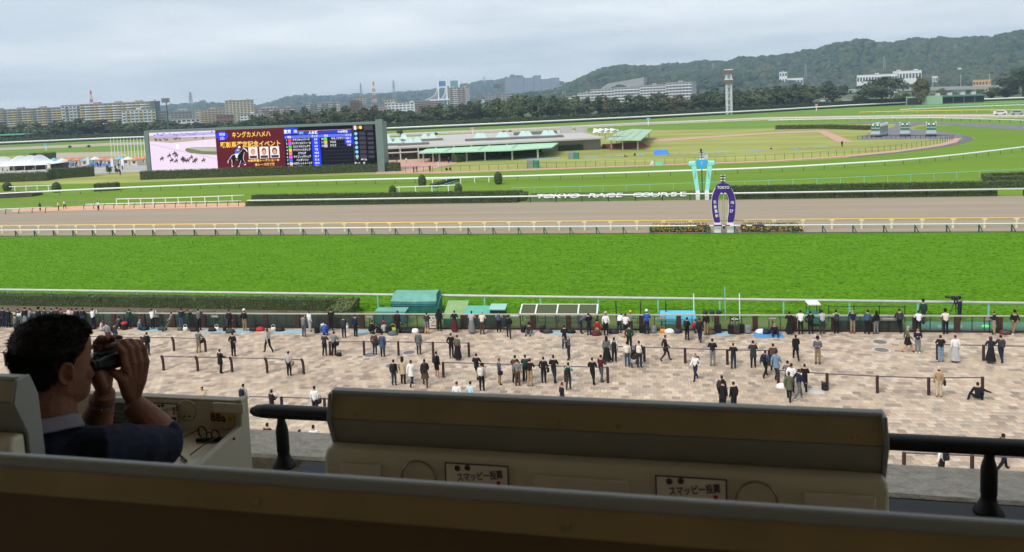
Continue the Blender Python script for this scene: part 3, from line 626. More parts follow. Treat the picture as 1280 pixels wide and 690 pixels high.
# green boards, floor and barrier at the far right
def flat(name, label, cat, pa, pb, o0, o1, z, m, th=.05):
    a, c = place(pa, o0), place(pb, o0); a2, c2 = place(pa, o1), place(pb, o1); b = MB(); b.prism([a.xy, c.xy, c2.xy, a2.xy], .004, z); return tag(b.obj(name, m), label, cat)
flat('green_platform', 'low dark green platform behind the fence below the black barrier', 'platform', 1046, 1128, .5, 1.7, .62, M_boxd)
flat('artificial_turf_mat', 'grey green rubber floor beside the television camera', 'mat', 1132, 1300, .4, 2.3, .03, mat('rubber_mint', lin((92, 140, 122)), .7, .1, .8))
flat('ramp_sheet', 'pale triangular sheet lying on the grey green floor', 'sheet', 1172, 1203, .6, 1.5, .05, mat('sheet_pale', lin((140, 176, 160)), .6))
for px, w_ in ((1232, 'in front of the placard'), (1248, 'toward the person in khaki')):
    o = MB().box((0, 0, .08), (.42, .2, .1)).box((0, 0, .15), (.3, .14, .04)).obj('floor_light', mat('lamp_green', lin((96, 236, 140)), .5, emit=.6), None, place(px, 1.0)+Vector((0, 0, .03))); tag(o, 'bright green floor light behind the glass, '+w_, 'lamp', 'green floor lights')
a, c = place(1036, 2.3), place(1131, 2.3)
e = empty('crowd_barrier', a, FANG, 'thin black tube barrier standing on the verge at the fence', 'barrier'); Lx = (c-a).length
MB().tube([(0, 0, 1.1), (Lx, 0, 1.1)], .025, 6).obj('top_bar', M_dk, e); MB().tube([(0, 0, .3), (Lx, 0, .3)], .02, 6).obj('low_bar', M_dk, e)
for k in range(4): MB().tube([(Lx*k/3, 0, 0), (Lx*k/3, 0, 1.2)], .035, 6).obj('post', M_dk, e)

# ------------------------------------------------------------------ plaza leaning rails
M_lean = mat('lean_post', lin((62, 44, 42)), .55, .2, 3); M_leanr = mat('lean_rail', lin((96, 82, 92)), .45, .1, 2)
def lean_rail(label, pts, h=0.98, ends=None, curved=False):
    P = [at(*q) for q in pts]; e = empty('leaning_rail', P[0], 0, label, 'railing', 'leaning rails on the plaza'); o0 = P[0]
    E0 = P[0] if not ends or not ends[0] else at(*ends[0]); E1 = P[-1] if not ends or not ends[1] else at(*ends[1])
    line = ([E0] if ends and ends[0] else [])+P+([E1] if ends and ends[1] else [])
    MB().tube([p-o0+Vector((0, .06, h-.06)) for p in line], .032, 6).obj('rail', M_leanr, e)
    b = MB(); b.tube([(0, -.02, 0), (0, 0, h*.5), (0, .01, h*.8), (0, .0, h*.97), (0, -.0, h)], [.085, .085, .085, .082, .06], 8) if not curved else b.tube([(.06, -.02, 0), (.05, 0, h*.5), (.02, .01, h*.8), (-.05, .0, h*.97), (-.09, -.02, h)], [.085, .085, .085, .085, .07], 8)
    me = b.mesh('post', M_lean)
    for p in P: inst('post', me, e, p-o0)
lean_rail('leaning rail behind the person in the black jacket near the red bin', [(178, 437.6), (217, 438.2), (256.5, 439.4)], ends=((100, 436), None), curved=True)
lean_rail('leaning rail carrying the person in the black suit', [(204, 462.6), (246.7, 463.7), (289.5, 464.8), (333.4, 465.9), (379, 467.4)], curved=True)
lean_rail('leaning rail cut off beside the head of the man with binoculars', [(7, 457)], ends=((-40, 456.4), (30, 457.3)), curved=True)
lean_rail('leaning rail between the denim couple and the green cardigan', [(413, 444), (455.5, 443.8), (498.5, 444.2), (541.8, 445), (586.5, 446)])
lean_rail('leaning rail the group with mint top and grey sweaters lean on', [(554.5, 471.6), (604, 473), (655, 475), (707, 477), (760, 478.6)])
lean_rail('leaning rail the beige backpack and dark grey suit stand at', [(805.6, 451.8), (856.6, 454), (909.3, 455.6), (961.6, 457)], ends=((772, 451), None))
lean_rail('leaning rail beside the white bag and the capped beige jacket', [(973, 483), (1034, 487.6), (1096.6, 491), (1160.8, 493.6), (1228, 493)])
lean_rail('leaning rail the red haired woman in a long skirt leans on', [(1171.6, 449.4), (1229.3, 450.6)], ends=(None, (1300, 452.4)))
lean_rail('leaning rail behind the white shirt with a black shoulder bag', [(353, 517), (406.6, 519)], ends=((312, 516), (440, 520)))
lean_rail('leaning rail close under the stand by the white blouse', [(1130, 592), (1215, 596), (1300, 600)])
lean_rail('leaning rail close under the stand in the aisle gap', [(325, 566), (375, 568), (430, 570)])
# ------------------------------------------------------------------ finishing posts
M_purple = mat('post_purple', lin((70, 40, 124)), .4, .08, 2); M_aqua = mat('post_aqua', lin((146, 226, 212)), .4, .06, 2); M_sky = mat('emblem_blue', lin((60, 170, 226)), .4, .06, 2)
M_lett = mat('letter_white', (.8, .8, .8), .5, .02, 2); M_gold = mat('gold_ball', lin((236, 190, 60)), .35, .05, 2)
M_grn = mat('board_green', lin((40, 104, 62)), .5, .1, 2)
def put_text(body, size, m, parent, loc, rot=(R(90), 0, 0), bold=.02, sx=1.0, name='lettering'):
    return inst(name, text_mesh(body, m, size, bold), parent, loc, rot, (sx, 1, 1))
gp = onY(905, 291, 93.2); gp.z = 0
e = empty('finishing_post', gp, 0, 'purple horseshoe shaped finishing post with white lettering', 'finishing post'); e.scale = (.87, 1, .97)
# horseshoe: swept flat band
def horseshoe(b, y0, y1, wid):
    right = smooth_px([(.80, 1.15), (.98, 1.9), (1.10, 2.7), (1.14, 3.5), (1.04, 4.4), (.74, 5.1), (.36, 5.45), (0, 5.55)], 5)
    path = [Vector((-p.x, 0, p.y)) for p in right]+[Vector((p.x, 0, p.y)) for p in reversed(right[:-1])]
    n = len(path); O = []; I = []
    for i, p in enumerate(path):
        d = (path[min(i+1, n-1)]-path[max(i-1, 0)]).normalized(); nn = Vector((-d.z, 0, d.x))
        q_ = min(i, n-1-i); w = wid*(.62+.38*min(1, q_/4.0)**.6)
        O.append(p+nn*w/2); I.append(p-nn*w/2)
    P = []
    for y in (y0, y1):
        P += [(q.x, y, q.z) for q in O]+[(q.x, y, q.z) for q in I]
    F = []
    for i in range(n-1):
        F += [(i, n+i, n+i+1, i+1), (2*n+i, 2*n+i+1, 3*n+i+1, 3*n+i), (i, i+1, 2*n+i+1, 2*n+i), (n+i, 3*n+i, 3*n+i+1, n+i+1)]
    F += [(0, 2*n, 3*n, n), (n-1, 2*n-1, 4*n-1, 3*n-1)]
    b.add(P, F)
b = MB(); horseshoe(b, -.10, .42, .84); b.obj('horseshoe', M_purple, e)
b = MB(); horseshoe(b, -.04, .36, .93); b.obj('edge_trim', M_white, e)
b = MB()
for y_, k_ in ((-.16, 1), (.40, 1)): b.v.extend([(1.02*math.cos(a*.2618), y_, 5.50+.60*math.sin(a*.2618)) for a in range(24)])
b.f = [tuple(reversed(range(24))), tuple(range(24, 48))]+[(i, (i+1) % 24, 24+(i+1) % 24, 24+i) for i in range(24)]; b.m = [0]*26; b.obj('name_pad', M_purple, e)
for s in (-1, 1):
    MB().box((s*.84, .1, .62), (.86, .6, 1.24)).obj('plinth', M_white, e)
MB().box((0, .12, 2.6), (.16, .1, 4.4)).obj('sighting_board', M_grn, e); MB().box((0, .04, 2.6), (.05, .06, 4.4)).obj('sighting_line', M_white, e)
MB().lathe([(.02, 0), (.11, .05), (.12, .12), (.06, .2), (.01, .22)], 10, (0, .05, 4.8)).obj('finial', M_dk, e)
for s in (-.22, .22): MB().box((s, .3, 6.2), (.2, .2, 1.7)).obj('pole', M_white, e)
for z in (6.2, 6.55, 6.9): MB().box((0, .3, z), (.66, .26, .14)).obj('dark_band', M_dk, e)
put_text('TOKYO', .46, M_lett, e, (0, -.18, 5.55))
for i, ch in enumerate('天皇賞秋'): put_text(ch, .44, M_lett, e, ((-1.13, -1.10, -1.00, -.90)[i], -.12, 3.75-i*.56), (R(90), R(-8), 0))
put_text('10', .5, M_lett, e, (1.13, -.12, 3.7), (R(90), R(6), 0)); put_text('・', .4, M_lett, e, (1.08, -.12, 3.2)); put_text('27', .5, M_lett, e, (1.0, -.12, 2.65), (R(90), R(8), 0))
MB().box((0, -.02, .75), (.3, .1, .5)).obj('mirror', M_dk, e)
# purple sponsor sleeve on rail
MB().tube([onY(870, 287, Y_IN+.1).xy.to_3d()+Vector((0, 0, .92)), onY(887, 287, Y_IN+.1).xy.to_3d()+Vector((0, 0, .92))], .085, 8)
ea = onY(871, 288, Y_IN+.1); eb = onY(960, 287, Y_IN+.1)
e2 = empty('rail_banner', (ea.x, Y_IN+.1, .92), 0, 'purple and white banner sleeve wrapped on the rail at the finishing post', 'banner')
Lb = eb.x-ea.x; MB().tube([(0, 0, 0), (Lb, 0, 0)], .083, 10).obj('sleeve', M_white, e2)
for x0, x1 in ((0, .18), (.24, .36), (.62, .7), (.78, .95)): MB().tube([(Lb*x0, 0, 0), (Lb*x1, 0, 0)], .09, 10).obj('purple_band', M_purple, e2)
MB().tube([(Lb*.40, 0, 0), (Lb*.47, 0, 0)], .09, 10).obj('red_band', mat('banner_red', lin((196, 40, 50)), .5), e2)

gp = onY(878, 247, 121.4); gp.z = 0
e = empty('dirt_finishing_post', gp, 0, 'mint finishing post shaped as two leaning arms under a blue gem emblem', 'finishing post'); e.scale = (.88, 1, .98)
for s in (-1, 1):
    b = MB(); b.add([(s*.50, -.1, 1.5), (s*1.15, -.1, 1.5), (s*1.80, -.1, 5.6), (s*.95, -.1, 5.6), (s*.50, .4, 1.5), (s*1.15, .4, 1.5), (s*1.80, .4, 5.6), (s*.95, .4, 5.6)], [(0,1,2,3),(7,6,5,4),(4,5,1,0),(5,6,2,1),(6,7,3,2),(7,4,0,3)]); b.obj('arm', M_aqua, e)
    q = MB().box((s*1.5, .15, 5.75), (1.5, .62, .85)).obj('arm_cap', M_aqua, e); bevel(q, .25, 3)
    MB().box((s*.78, .15, .75), (.7, .5, 1.5)).obj('plinth', M_white, e)
    put_text('TOKYO', .36, mat('aqua_letters', lin((96, 128, 140)), .5), e, (s*1.12, -.112, 3.9), (R(90), R(-84 if s < 0 else 84)+R(0), 0))
b = MB(); b.add([(-.85, -.2, 6.35), (.85, -.2, 6.35), (1.15, -.2, 5.95), (0, -.2, 4.75), (-1.15, -.2, 5.95), (-.85, .2, 6.35), (.85, .2, 6.35), (1.15, .2, 5.95), (0, .2, 4.75), (-1.15, .2, 5.95)], [(0,4,3,2,1), (5,6,7,8,9), (0,1,6,5), (1,2,7,6), (2,3,8,7), (3,4,9,8), (4,0,5,9)]); b.obj('emblem', M_sky, e)
put_text('T', .7, M_aqua, e, (0, -.215, 5.75))
MB().box((0, .15, 3.0), (.2, .1, 4.6)).obj('sighting_board', M_grn, e)
for s in (-.22, .22): MB().box((s, .2, 6.8), (.2, .2, 1.5)).obj('pole', M_white, e)
for z in (6.75, 7.1, 7.45): MB().box((0, .2, z), (.66, .26, .14)).obj('dark_band', M_dk, e)
MB().quad((.35, .2, 6.35), (1.1, .25, 6.5), (1.1, .25, 7.2), (.4, .2, 7.0)).obj('flag', M_offw, e)

# lettered bank
bk = MB(); bk.add([(-24.5, 121.8, .03), (5.2, 121.8, .03), (5.2, 127.1, .75), (-24.5, 127.1, .75), (5.2, 127.4, .03), (-24.5, 127.4, .03)], [(0,1,2,3), (2,4,5,3), (1,4,2), (0,3,5)])
e = bk.obj('grass_bank', mat('bank_grass', (.075, .12, .03), .9, .35, .8)); tag(e, 'dark green sloping bank carrying the big white letters', 'bank')
sl = math.atan2(.72, 5.3); cx = -23.3; tw = .0; tot = 24.6; word = 'TOKYO RACE COURSE'; step = tot/len(word)
for k, ch in enumerate(word):
    if ch == ' ': continue
    me = text_mesh(ch, M_lett, 3.0, .004, .03)
    o = inst('letter', me, None, (cx+step*(k+.5), 124.4, .5), (sl, 0, 0), (.78, 1.2, 1)); n_ = {'T': 1}
    tag(o, 'white capital %s, %s of the words lying on the grass bank' % (ch, ['first letter', 'second letter', 'third letter', 'fourth letter', 'fifth letter', '', 'sixth letter', 'seventh letter', 'eighth letter', 'ninth letter', '', 'tenth letter', 'eleventh letter', 'twelfth letter', 'thirteenth letter', 'fourteenth letter', 'last letter'][k]), 'letter', 'letters on the bank')

# ------------------------------------------------------------------ giant screen
SA, SB = at(186, 223.0), at(482, 214.6)
sd_ = (SB-SA); SW = sd_.length; SZ0, SZ1 = 1.0, 12.5
e = empty('giant_screen', SA, math.atan2(sd_.y, sd_.x), 'very wide grey framed race screen showing video, maroon notice and odds table', 'screen')
M_frm = mat('screen_frame', lin((112, 130, 126)), .5, .06, .5)
MB().box((SW/2, 1.6, (SZ1)/2), (SW, 2.6, SZ1)).obj('housing', M_frm, e)
MB().box((SW/2, -.05, SZ1-.28), (SW, .8, .56)).obj('top_frame', M_frm, e); MB().box((SW/2, -.05, SZ0/2), (SW, .8, SZ0)).obj('bottom_frame', mat('screen_base', lin((60, 62, 66)), .6), e)
MB().box((.55, -.05, SZ1/2), (1.1, .8, SZ1-1)).obj('side_frame', M_frm, e); MB().box((SW-.9, -.1, SZ1/2+.3), (1.8, .9, SZ1+.6)).obj('side_frame', M_frm, e)
def em(name, c, s=1.0):
    if name in MATS: return MATS[name]
    m = bpy.data.materials.new(name); MATS[name] = m; m.use_nodes = True; t = m.node_tree; t.nodes.clear()
    o_ = t.nodes.new('ShaderNodeOutputMaterial'); q = t.nodes.new('ShaderNodeEmission'); q.inputs[0].default_value = (*lin(c), 1); q.inputs[1].default_value = s; t.links.new(q.outputs[0], o_.inputs[0]); return m
EX = .72
x0, x1 = 1.2, SW-2.0; z0, z1 = SZ0+.05, SZ1-.6; sw = x1-x0; sh = z1-z0
# screen coordinates u 0..1 left to right, v 0..1 bottom to top
def U(u): return x0+u*sw
def V(v): return z0+v*sh
def rect(name, u0, u1, v0, v1, m, d, par): return MB().quad((U(u0), -.12-d, V(v0)), (U(u1), -.12-d, V(v0)), (U(u1), -.12-d, V(v1)), (U(u0), -.12-d, V(v1))).obj(name, m, par)
def stext(body, u, v, size, m, par, d=.03, sx=1.0, bold=.02): return put_text(body, size, m, par, (U(u), -.12-d, V(v)), bold=bold, sx=sx)
# video part
vid = rect('video_picture', 0, .303, 0, 1, em('vid_pink', (226, 208, 228), EX), 0, e)
def blob(name, pts, m, d): 
    b = MB(); b.add([(U(u), -.12-d, V(v)) for u, v in pts], [tuple(range(len(pts)))]); return b.obj(name, m, vid)
blob('video_infield', [(0, .80), (.10, .74), (.303, .80), (.303, .86), (.16, .87), (.06, .92), (0, .93)], em('vid_tan', (176, 164, 150), EX), .02)
blob('video_crowd', [(.02, .88), (.303, .90), (.303, .97), (.02, .95)], em('vid_lilac', (176, 168, 216), EX), .03)
blob('video_hedge', [(.165, .60), (.205, .62), (.303, .60), (.303, .42), (.24, .44), (.18, .49), (.16, .54)], em('vid_hedge', (116, 124, 88), EX), .02)
blob('video_hedge_top', [(.175, .60), (.21, .615), (.303, .585), (.303, .50), (.24, .52)], em('vid_hedge2', (172, 172, 158), EX), .025)
blob('video_rail', [(0, .745), (.13, .56), (.303, .33), (.303, .315), (.13, .545), (0, .73)], em('vid_rail', (200, 178, 206), EX), .02)
b = MB(); rr = random.Random(12)
for k in range(26): 
    u = .02+rr.random()*.27; v = .90+rr.random()*.07; b.quad((U(u), -.16, V(v)), (U(u+.006), -.16, V(v)), (U(u+.006), -.16, V(v+.02)), (U(u), -.16, V(v+.02)))
b.obj('video_flags', em('vid_blue', (92, 96, 220), EX), vid)
b = MB()
for k in range(14):
    u = .02+rr.random()*.28; v = .80+rr.random()*.06; s_ = .005; b.add([(U(u+s_*math.cos(a*.785)), -.16, V(v+.022*math.sin(a*.785))) for a in range(8)], [tuple(range(8))])
b.obj('video_trees', em('vid_dark', (110, 92, 86), EX), vid)
for k, (u, v) in enumerate(((.05, .335), (.085, .40), (.11, .45), (.118, .40), (.095, .29), (.115, .27), (.145, .32), (.155, .27), (.15, .30), (.185, .34), (.168, .27), (.205, .28), (.198, .25), (.24, .265))):
    b = MB(); s_ = .8
    body = [(-1, .35), (-.8, .75), (.5, .8), (.95, 1.15), (1.3, 1.0), (.9, .55), (.75, .3), (.9, -.3), (.6, -.3), (.5, .25), (-.5, .2), (-.4, -.3), (-.75, -.3), (-.8, .2)]
    cx_, cz_ = U(u), V(v); b.add([(cx_+p*.55, -.17, cz_+q*.7) for p, q in body], [tuple(range(len(body)))])
    b.add([(cx_-.1, -.172, cz_+.5), (cx_+.25, -.172, cz_+.5), (cx_+.3, -.172, cz_+1.05), (cx_, -.172, cz_+1.0)], [(0,1,2,3)])
    b.obj('video_horse', em('vid_horse%d' % (k % 2), [(70, 56, 62), (96, 76, 70)][k % 2], EX), vid)
rect('video_caption', .055, .065, .05, .10, em('vid_orange', (240, 120, 90), EX), .03, vid)
for u in (.18, .20, .245): rect('video_caption', u, u+.012, .06, .10, em('vid_white', (250, 250, 250), EX), .03, vid)
stext('10R', .10, .075, .5, em('vid_violet', (150, 140, 210), EX), vid); rect('video_post', .122, .132, .60, .70, em('vid_white', (250, 250, 250), EX), .03, vid)
# maroon notice
no = rect('notice_picture', .303, .607, 0, 1, em('scr_maroon', (92, 26, 38), EX), 0, e)
gold = em('scr_gold', (252, 206, 84), EX); blue = em('scr_blue', (36, 62, 240), EX); wht = em('scr_white', (240, 240, 248), EX)
b = MB(); b.add([(U(.333)+1.65*math.cos(a*.2618), -.15, V(.865)+1.15*math.sin(a*.2618)) for a in range(24)], [tuple(range(24))]); b.obj('date_badge', blue, no)
stext('10/26', .333, .90, .95, wht, no, .05, .8); stext('(土)', .333, .81, .8, wht, no, .05, .9)
stext('キングカメハメハ', .463, .865, 1.62, gold, no, .04, .82, .02); stext('顕彰馬選定記念イベント', .457, .635, 1.62, gold, no, .04, .93, .02)
stext('★競馬場トークショー★', .51, .25, .72, gold, no, .04, 1.1, .03); stext('全レース終了後', .515, .155, .72, gold, no, .04, 1.1, .03); stext('パドックにて', .52, .065, .66, gold, no, .04, 1.0, .03)
for k, u in enumerate((.466, .515, .562)):
    ph = rect('portrait', u-.02, u+.02, .30, .575, em('scr_photo', (236, 222, 216), EX), .03, no); cx_ = U(u)
    def disc(nm, dx, dz, rx, rz_, m, d): MB().add([(cx_+dx+rx*math.cos(a*.3927), -.12-d, V(.44)+dz+rz_*math.sin(a*.3927)) for a in range(16)], [tuple(range(16))]).obj(nm, m, ph)
    disc('hair', 0, .25, .62+.08*(k == 2), .75+.15*(k > 0), em('ph_hair', (70, 56, 52), EX) if k else em('ph_hair0', (150, 120, 108), EX), .05)
    disc('face', 0, .08, .48, .66, em('ph_skin', (214, 160, 128), EX), .06); rect('shoulders', u-.016, u+.016, .31, .37, em('ph_suit', (60, 52, 60), EX), .055, ph)
# galloping horse and rider picture
hs = [(-2.2, 1.0), (-1.7, 1.7), (-1.0, 2.0), (-.3, 2.1), (.5, 2.3), (1.2, 3.0), (1.55, 3.55), (1.8, 3.3), (2.35, 2.9), (2.5, 2.45), (2.1, 2.4), (1.75, 2.55), (1.55, 1.9), (1.3, 1.1), (1.5, .3), (1.9, -.5), (1.5, -.7), (1.0, -.1), (.7, .5), (.3, -.4), (.1, -1.0), (-.2, -1.0), (-.1, -.3), (.0, .6), (-.8, .7), (-1.3, .0), (-1.5, -.9), (-1.85, -.9), (-1.7, .1), (-1.8, .8), (-2.6, .1), (-2.8, -.2), (-2.75, .5)]
hx, hz_ = U(.398), V(.23)
b = MB(); b.add([(hx+p*1.0, -.145, hz_+q*1.0) for p, q in [(x*1.07, (z-1.2)*1.1+1.2) for x, z in hs]], [tuple(range(len(hs)))]); b.obj('horse_outline', wht, no)
b = MB(); b.add([(hx+p, -.155, hz_+q) for p, q in hs], [tuple(range(len(hs)))]); b.obj('horse_figure', em('scr_black', (16, 14, 18), EX), no)
for nm, pts, c in (('rider_body', [(-.6, 2.1), (-.75, 3.0), (.0, 3.6), (.55, 3.3), (.6, 2.7), (.1, 2.2)], (60, 110, 220)), ('rider_sleeve', [(-.3, 3.0), (.0, 3.6), (.55, 3.3), (.3, 2.9)], (244, 206, 60)), ('rider_leg', [(-.9, 2.2), (-.6, 1.1), (-.2, 1.0), (-.1, 1.6), (.3, 2.2)], (236, 236, 240)), ('rider_cap', [(.2, 3.6), (.15, 4.0), (.5, 4.2), (.85, 4.0), (.8, 3.6)], (230, 232, 238))):
    b = MB(); b.add([(hx+p, -.165, hz_+q) for p, q in pts], [tuple(range(len(pts)))]); b.obj(nm, em('scr_'+nm, c, EX), no)
# odds table
ot = rect('odds_table', .607, 1.0, 0, 1, em('scr_dark', (20, 20, 30), EX), 0, e)
rect('table_head', .609, .90, .745, .81, em('scr_peri', (96, 112, 236), EX), .02, ot); rect('race_tag', .609, .668, .84, .985, blue, .02, ot); rect('gold_line', .668, .90, .905, .915, em('scr_orange', (206, 140, 70), EX), .02, ot)
rect('time_bar', .668, .90, .82, .90, em('scr_blue2', (48, 60, 180), EX), .015, ot)
rect('odds_column', .726, .762, .01, .745, blue, .02, ot); rect('odds_column', .868, .902, .56, .745, blue, .02, ot)
stext('東京  1R', .637, .90, 1.05, wht, ot, .04, .95, .03); stext('単勝', .685, .858, .72, em('scr_cyan', (120, 200, 250), EX), ot, .04, 1, .03); stext('人気順', .735, .858, .85, wht, ot, .04, 1, .03); stext('9:58現在', .862, .858, .72, wht, ot, .04, 1, .02)
for u, t_ in ((.63, '馬名'), (.74, 'オッズ'), (.79, '馬名'), (.885, 'オッズ')): stext(t_, u, .777, .55, wht, ot, .04)
names = ['クラリネットリード', 'モンディエルフィール', 'ミストラルフレグラ', 'テリファイルチップ', 'クウルダ', 'ライズレッゲトップ', 'ベンダリリン', 'ペガヴィットトーリア', 'ヒルビリームード']
odds = ['2.5', '3.6', '6.5', '7.8', '10.0', '33.7', '31.6', '35.4', '45.1']
chipc = [(240, 70, 80), (200, 80, 230), (60, 210, 60), (240, 190, 90), (240, 130, 120), (220, 90, 230), (70, 110, 240), (200, 205, 215), (246, 90, 70)]
for k in range(9):
    v = .705-.079*k; stext(str(k+1), .617, v, .6, wht, ot, .04, 1, .03)
    chip = rect('cap_chip', .624, .638, v-.035, v+.035, em('chip%d' % k, chipc[k], EX), .03, ot)
    stext(names[k], .681, v, .66, wht, ot, .04, .78 if len(names[k]) > 8 else .82, .025); stext(odds[k], .744, v, .68, wht, ot, .04, 1, .03)
    rect('row_line', .77, .90, v-.041, v-.037, em('scr_gray', (96, 96, 108), EX), .02, ot)
for k, (nm_, od, c_) in enumerate((('サネノワデイー', '63.1', (90, 210, 60)), ('フエル', '68.8', (210, 190, 70)), ('クミエ', '118', (190, 186, 220)))):
    v = .705-.079*k; stext(str(10+k), .772, v, .6, wht, ot, .04, 1, .03); rect('cap_chip', .779, .793, v-.035, v+.035, em('chipb%d' % k, c_, EX), .03, ot)
    stext(nm_, .793+.0062*len(nm_)+.006, v, .66, wht, ot, .04, .85, .025); stext(od, .885, v, .68, wht, ot, .04, 1, .03)
rect('divider', .905, .907, 0, 1, em('scr_gray', (96, 96, 108), EX), .02, ot)
for k in range(6):
    v = .80-.105*k; rect('blank_cell', .93, .958, v-.04, v+.04, em('scr_cell', (66, 62, 70), EX), .02, ot); rect('blank_cell', .966, .99, v-.045, v+.02, em('scr_cell', (66, 62, 70), EX), .02, ot)
    cx_ = U(.917); b = MB(); b.add([(cx_+.42*math.cos(a*.524), -.15, V(v)+.42*math.sin(a*.524)) for a in range(12)], [tuple(range(12))]); b.obj('place_dot', em('scr_dot', (130, 196, 240), EX), ot)
stext('1着', .935, .935, .85, gold, ot, .04, 1, .03); rect('tag_cell', .91, .921, .89, .985, em('scr_pinkw', (236, 206, 214), EX), .03, ot); rect('blank_cell', .952, .99, .87, .985, em('scr_cell', (66, 62, 70), EX), .02, ot)
for u, v, t_, m_ in ((.917, .20, '芝', gold), (.917, .045, '良', gold), (.917, .12, 'ダート', wht), (.945, .20, 'タイム', wht), (.945, .12, '4F', wht), (.945, .045, '3F', wht)): stext(t_, u, v, .6, m_, ot, .04, .9, .03)

# ------------------------------------------------------------------ floodlights, tower, poles
def floodlight(label, px, pyb, pyt, m, D=None):
    p = at(px, pyb); h = up_h(px, pyb, pyt); e = empty('floodlight_mast', p, 0, label, 'floodlight')
    MB().tube([(0, 0, 0), (0, 0, h)], [.55, .28], 8).obj('mast', m, e)
    w = h*.10
    for k in range(3): MB().box((0, -.3, h-k*h*.035), (w*2, .3, .25)).obj('crossarm', m, e)
    for k in range(3):
        for i in range(4): MB().box(((i-1.5)*w*.55, -.7, h-k*h*.035+.35), (w*.4, .6, h*.026)).obj('lamp', mat('lamp_housing', lin((120, 124, 128)), .5), e)
floodlight('dark floodlight mast beside the long apartment block', 212, 177, 124, mat('mast_dark', lin((70, 84, 92)), .5))
floodlight('slim grey floodlight mast rising from the tree belt in front of the white terraced block', 624.5, 153.5, 106, mat('mast_grey', lin((130, 142, 140)), .5))
p = at(911.5, 143.2); h = up_h(911.5, 143.2, 88); e = empty('patrol_tower', p, R(12), 'white lattice watch tower with two dark cabins in front of the trees', 'tower')
M_twr = mat('tower_white', lin((214, 218, 222)), .5, .06, .5); w = 1.5
for sx in (-1, 1):
    for sy in (-1, 1): MB().bar((sx*w, sy*w, 0), (sx*w, sy*w, h-.5), .42).obj('leg', M_twr, e)
ns = 7
for k in range(ns):
    za, zb = h*k/ns, h*(k+1)/ns
    b = MB()
    for (ax, ay, bx_, by) in ((-1, -1, 1, -1), (1, -1, 1, 1), (1, 1, -1, 1), (-1, 1, -1, -1)):
        b.bar((ax*w, ay*w, za), (bx_*w, by*w, zb), .2); b.bar((bx_*w, by*w, za), (ax*w, ay*w, zb), .2); b.bar((ax*w, ay*w, zb), (bx_*w, by*w, zb), .2)
    b.obj('bracing', M_twr, e)
for z in (h*.74, h*.96):
    MB().box((0, 0, z), (2*w+1.2, 2*w+1.2, 2.6)).obj('cabin', mat('tower_cabin', lin((120, 100, 92)), .5), e); MB().box((0, 0, z+1.6), (2*w+1.6, 2*w+1.6, .6)).obj('cabin_roof', M_twr, e)
for i, (px, pyb, pyt) in enumerate([(106+34+k*4.2, 197+k*.35, 172.5+ (k % 2)*.2) for k in range(12)]):
    p = at(px, pyb); h = up_h(px, pyb, pyt); o = MB().tube([(0, 0, 0), (0, 0, h*.5), (0, 0, h)], [.14, .12, .08], 6).obj('flagpole', M_white, None, p); tag(o, 'tall bare white flagpole in the row beside the giant screen', 'flagpole', 'row of bare flagpoles')

# ------------------------------------------------------------------ starting gates
def gate(px, py, yaw, cnt, label):
    p = at(px, py); e = empty('starting_gate', p, yaw, label, 'starting gate', 'starting gates parked on the pad')
    M_s = mat('gate_steel', lin((178, 186, 188)), .45, .08, 1); M_g = mat('gate_green', lin((58, 112, 92)), .5, .1, 1)
    Ln = cnt*1.15
    MB().box((0, Ln/2, .75), (2.6, Ln, .4)).obj('chassis', M_s, e); MB().box((0, Ln/2, 3.25), (2.7, Ln, .25)).obj('roof_beam', M_s, e)
    for k in range(cnt+1): MB().box((0, Ln*k/cnt, 1.95), (2.5, .22, 2.4)).obj('stall_wall', M_s, e)
    for k in range(cnt): MB().box((-1.25, Ln*(k+.5)/cnt, 3.75), (.25, .9, .8)).obj('number_board', M_white, e); MB().box((1.25, Ln*(k+.5)/cnt, 3.75), (.25, .9, .8)).obj('number_board', M_white, e)
    for sx in (-.65, .65): 
        o = MB().box((sx, -.25, 3.7), (1.15, .3, 1.0)).obj('sign_panel', M_g, e); 
        MB().box((sx, -.42, 3.85), (.6, .04, .5)).obj('panel_badge', M_white, o)
    MB().box((0, -.2, 2.4), (2.4, .2, .5)).obj('front_beam', M_g, e)
    MB().box((0, -.3, 1.1), (2.9, .5, .35)).obj('bumper', M_s, e)
    for sx in (-1.2, 1.2):
        for y in (.4, Ln-.6): MB().tube([(sx-.15, y, .42), (sx+.15, y, .42)], .42, 12).obj('wheel', M_dk, e)
gate(1094.5, 171.6, R(-26), 9, 'long starting gate with two rows of white number boards, set askew at the pad edge')
gate(1131, 170.8, R(-14), 5, 'narrow starting gate parked between the other two')
gate(1164, 170.8, R(-16), 6, 'starting gate parked next to the curved end of the pad')

# ------------------------------------------------------------------ infield service building
M_roofg = mat('roof_grey', lin((186, 182, 176)), .8, .06, .05); M_wallg = mat('wall_grey', lin((158, 156, 150)), .8, .06, .1); M_can = mat('canopy_green', lin((172, 214, 176)), .5, .05, .1)
BA, BB = at(446, 201.5), at(752, 186.4)
bd = BB-BA; BL = bd.length; be = empty('infield_building', BA, math.atan2(bd.y, bd.x), 'long low infield building with a flat pale roof and rooftop vents', 'building')
BH = 3.3
MB().box((BL/2, 32, BH/2-.05), (BL, 62, BH-.1)).obj('wall', M_wallg, be)
MB().box((BL/2-1, 30.5, BH+.25), (BL+3, 67, .5)).obj('roof', M_roofg, be)
MB().box((BL*.34, -1.8, BH*.66), (BL*.64, 3.4, .3)).obj('eave', mat('eave_tan', lin((206, 196, 184)), .7), be)
nwin = 26
wm_ = MB().box((0, 0, 1.6), (BL*.62/nwin*.78, .2, 1.9)).mesh('window', mat('shop_glass', lin((70, 78, 80)), .2, .1, .5, spec=.6))
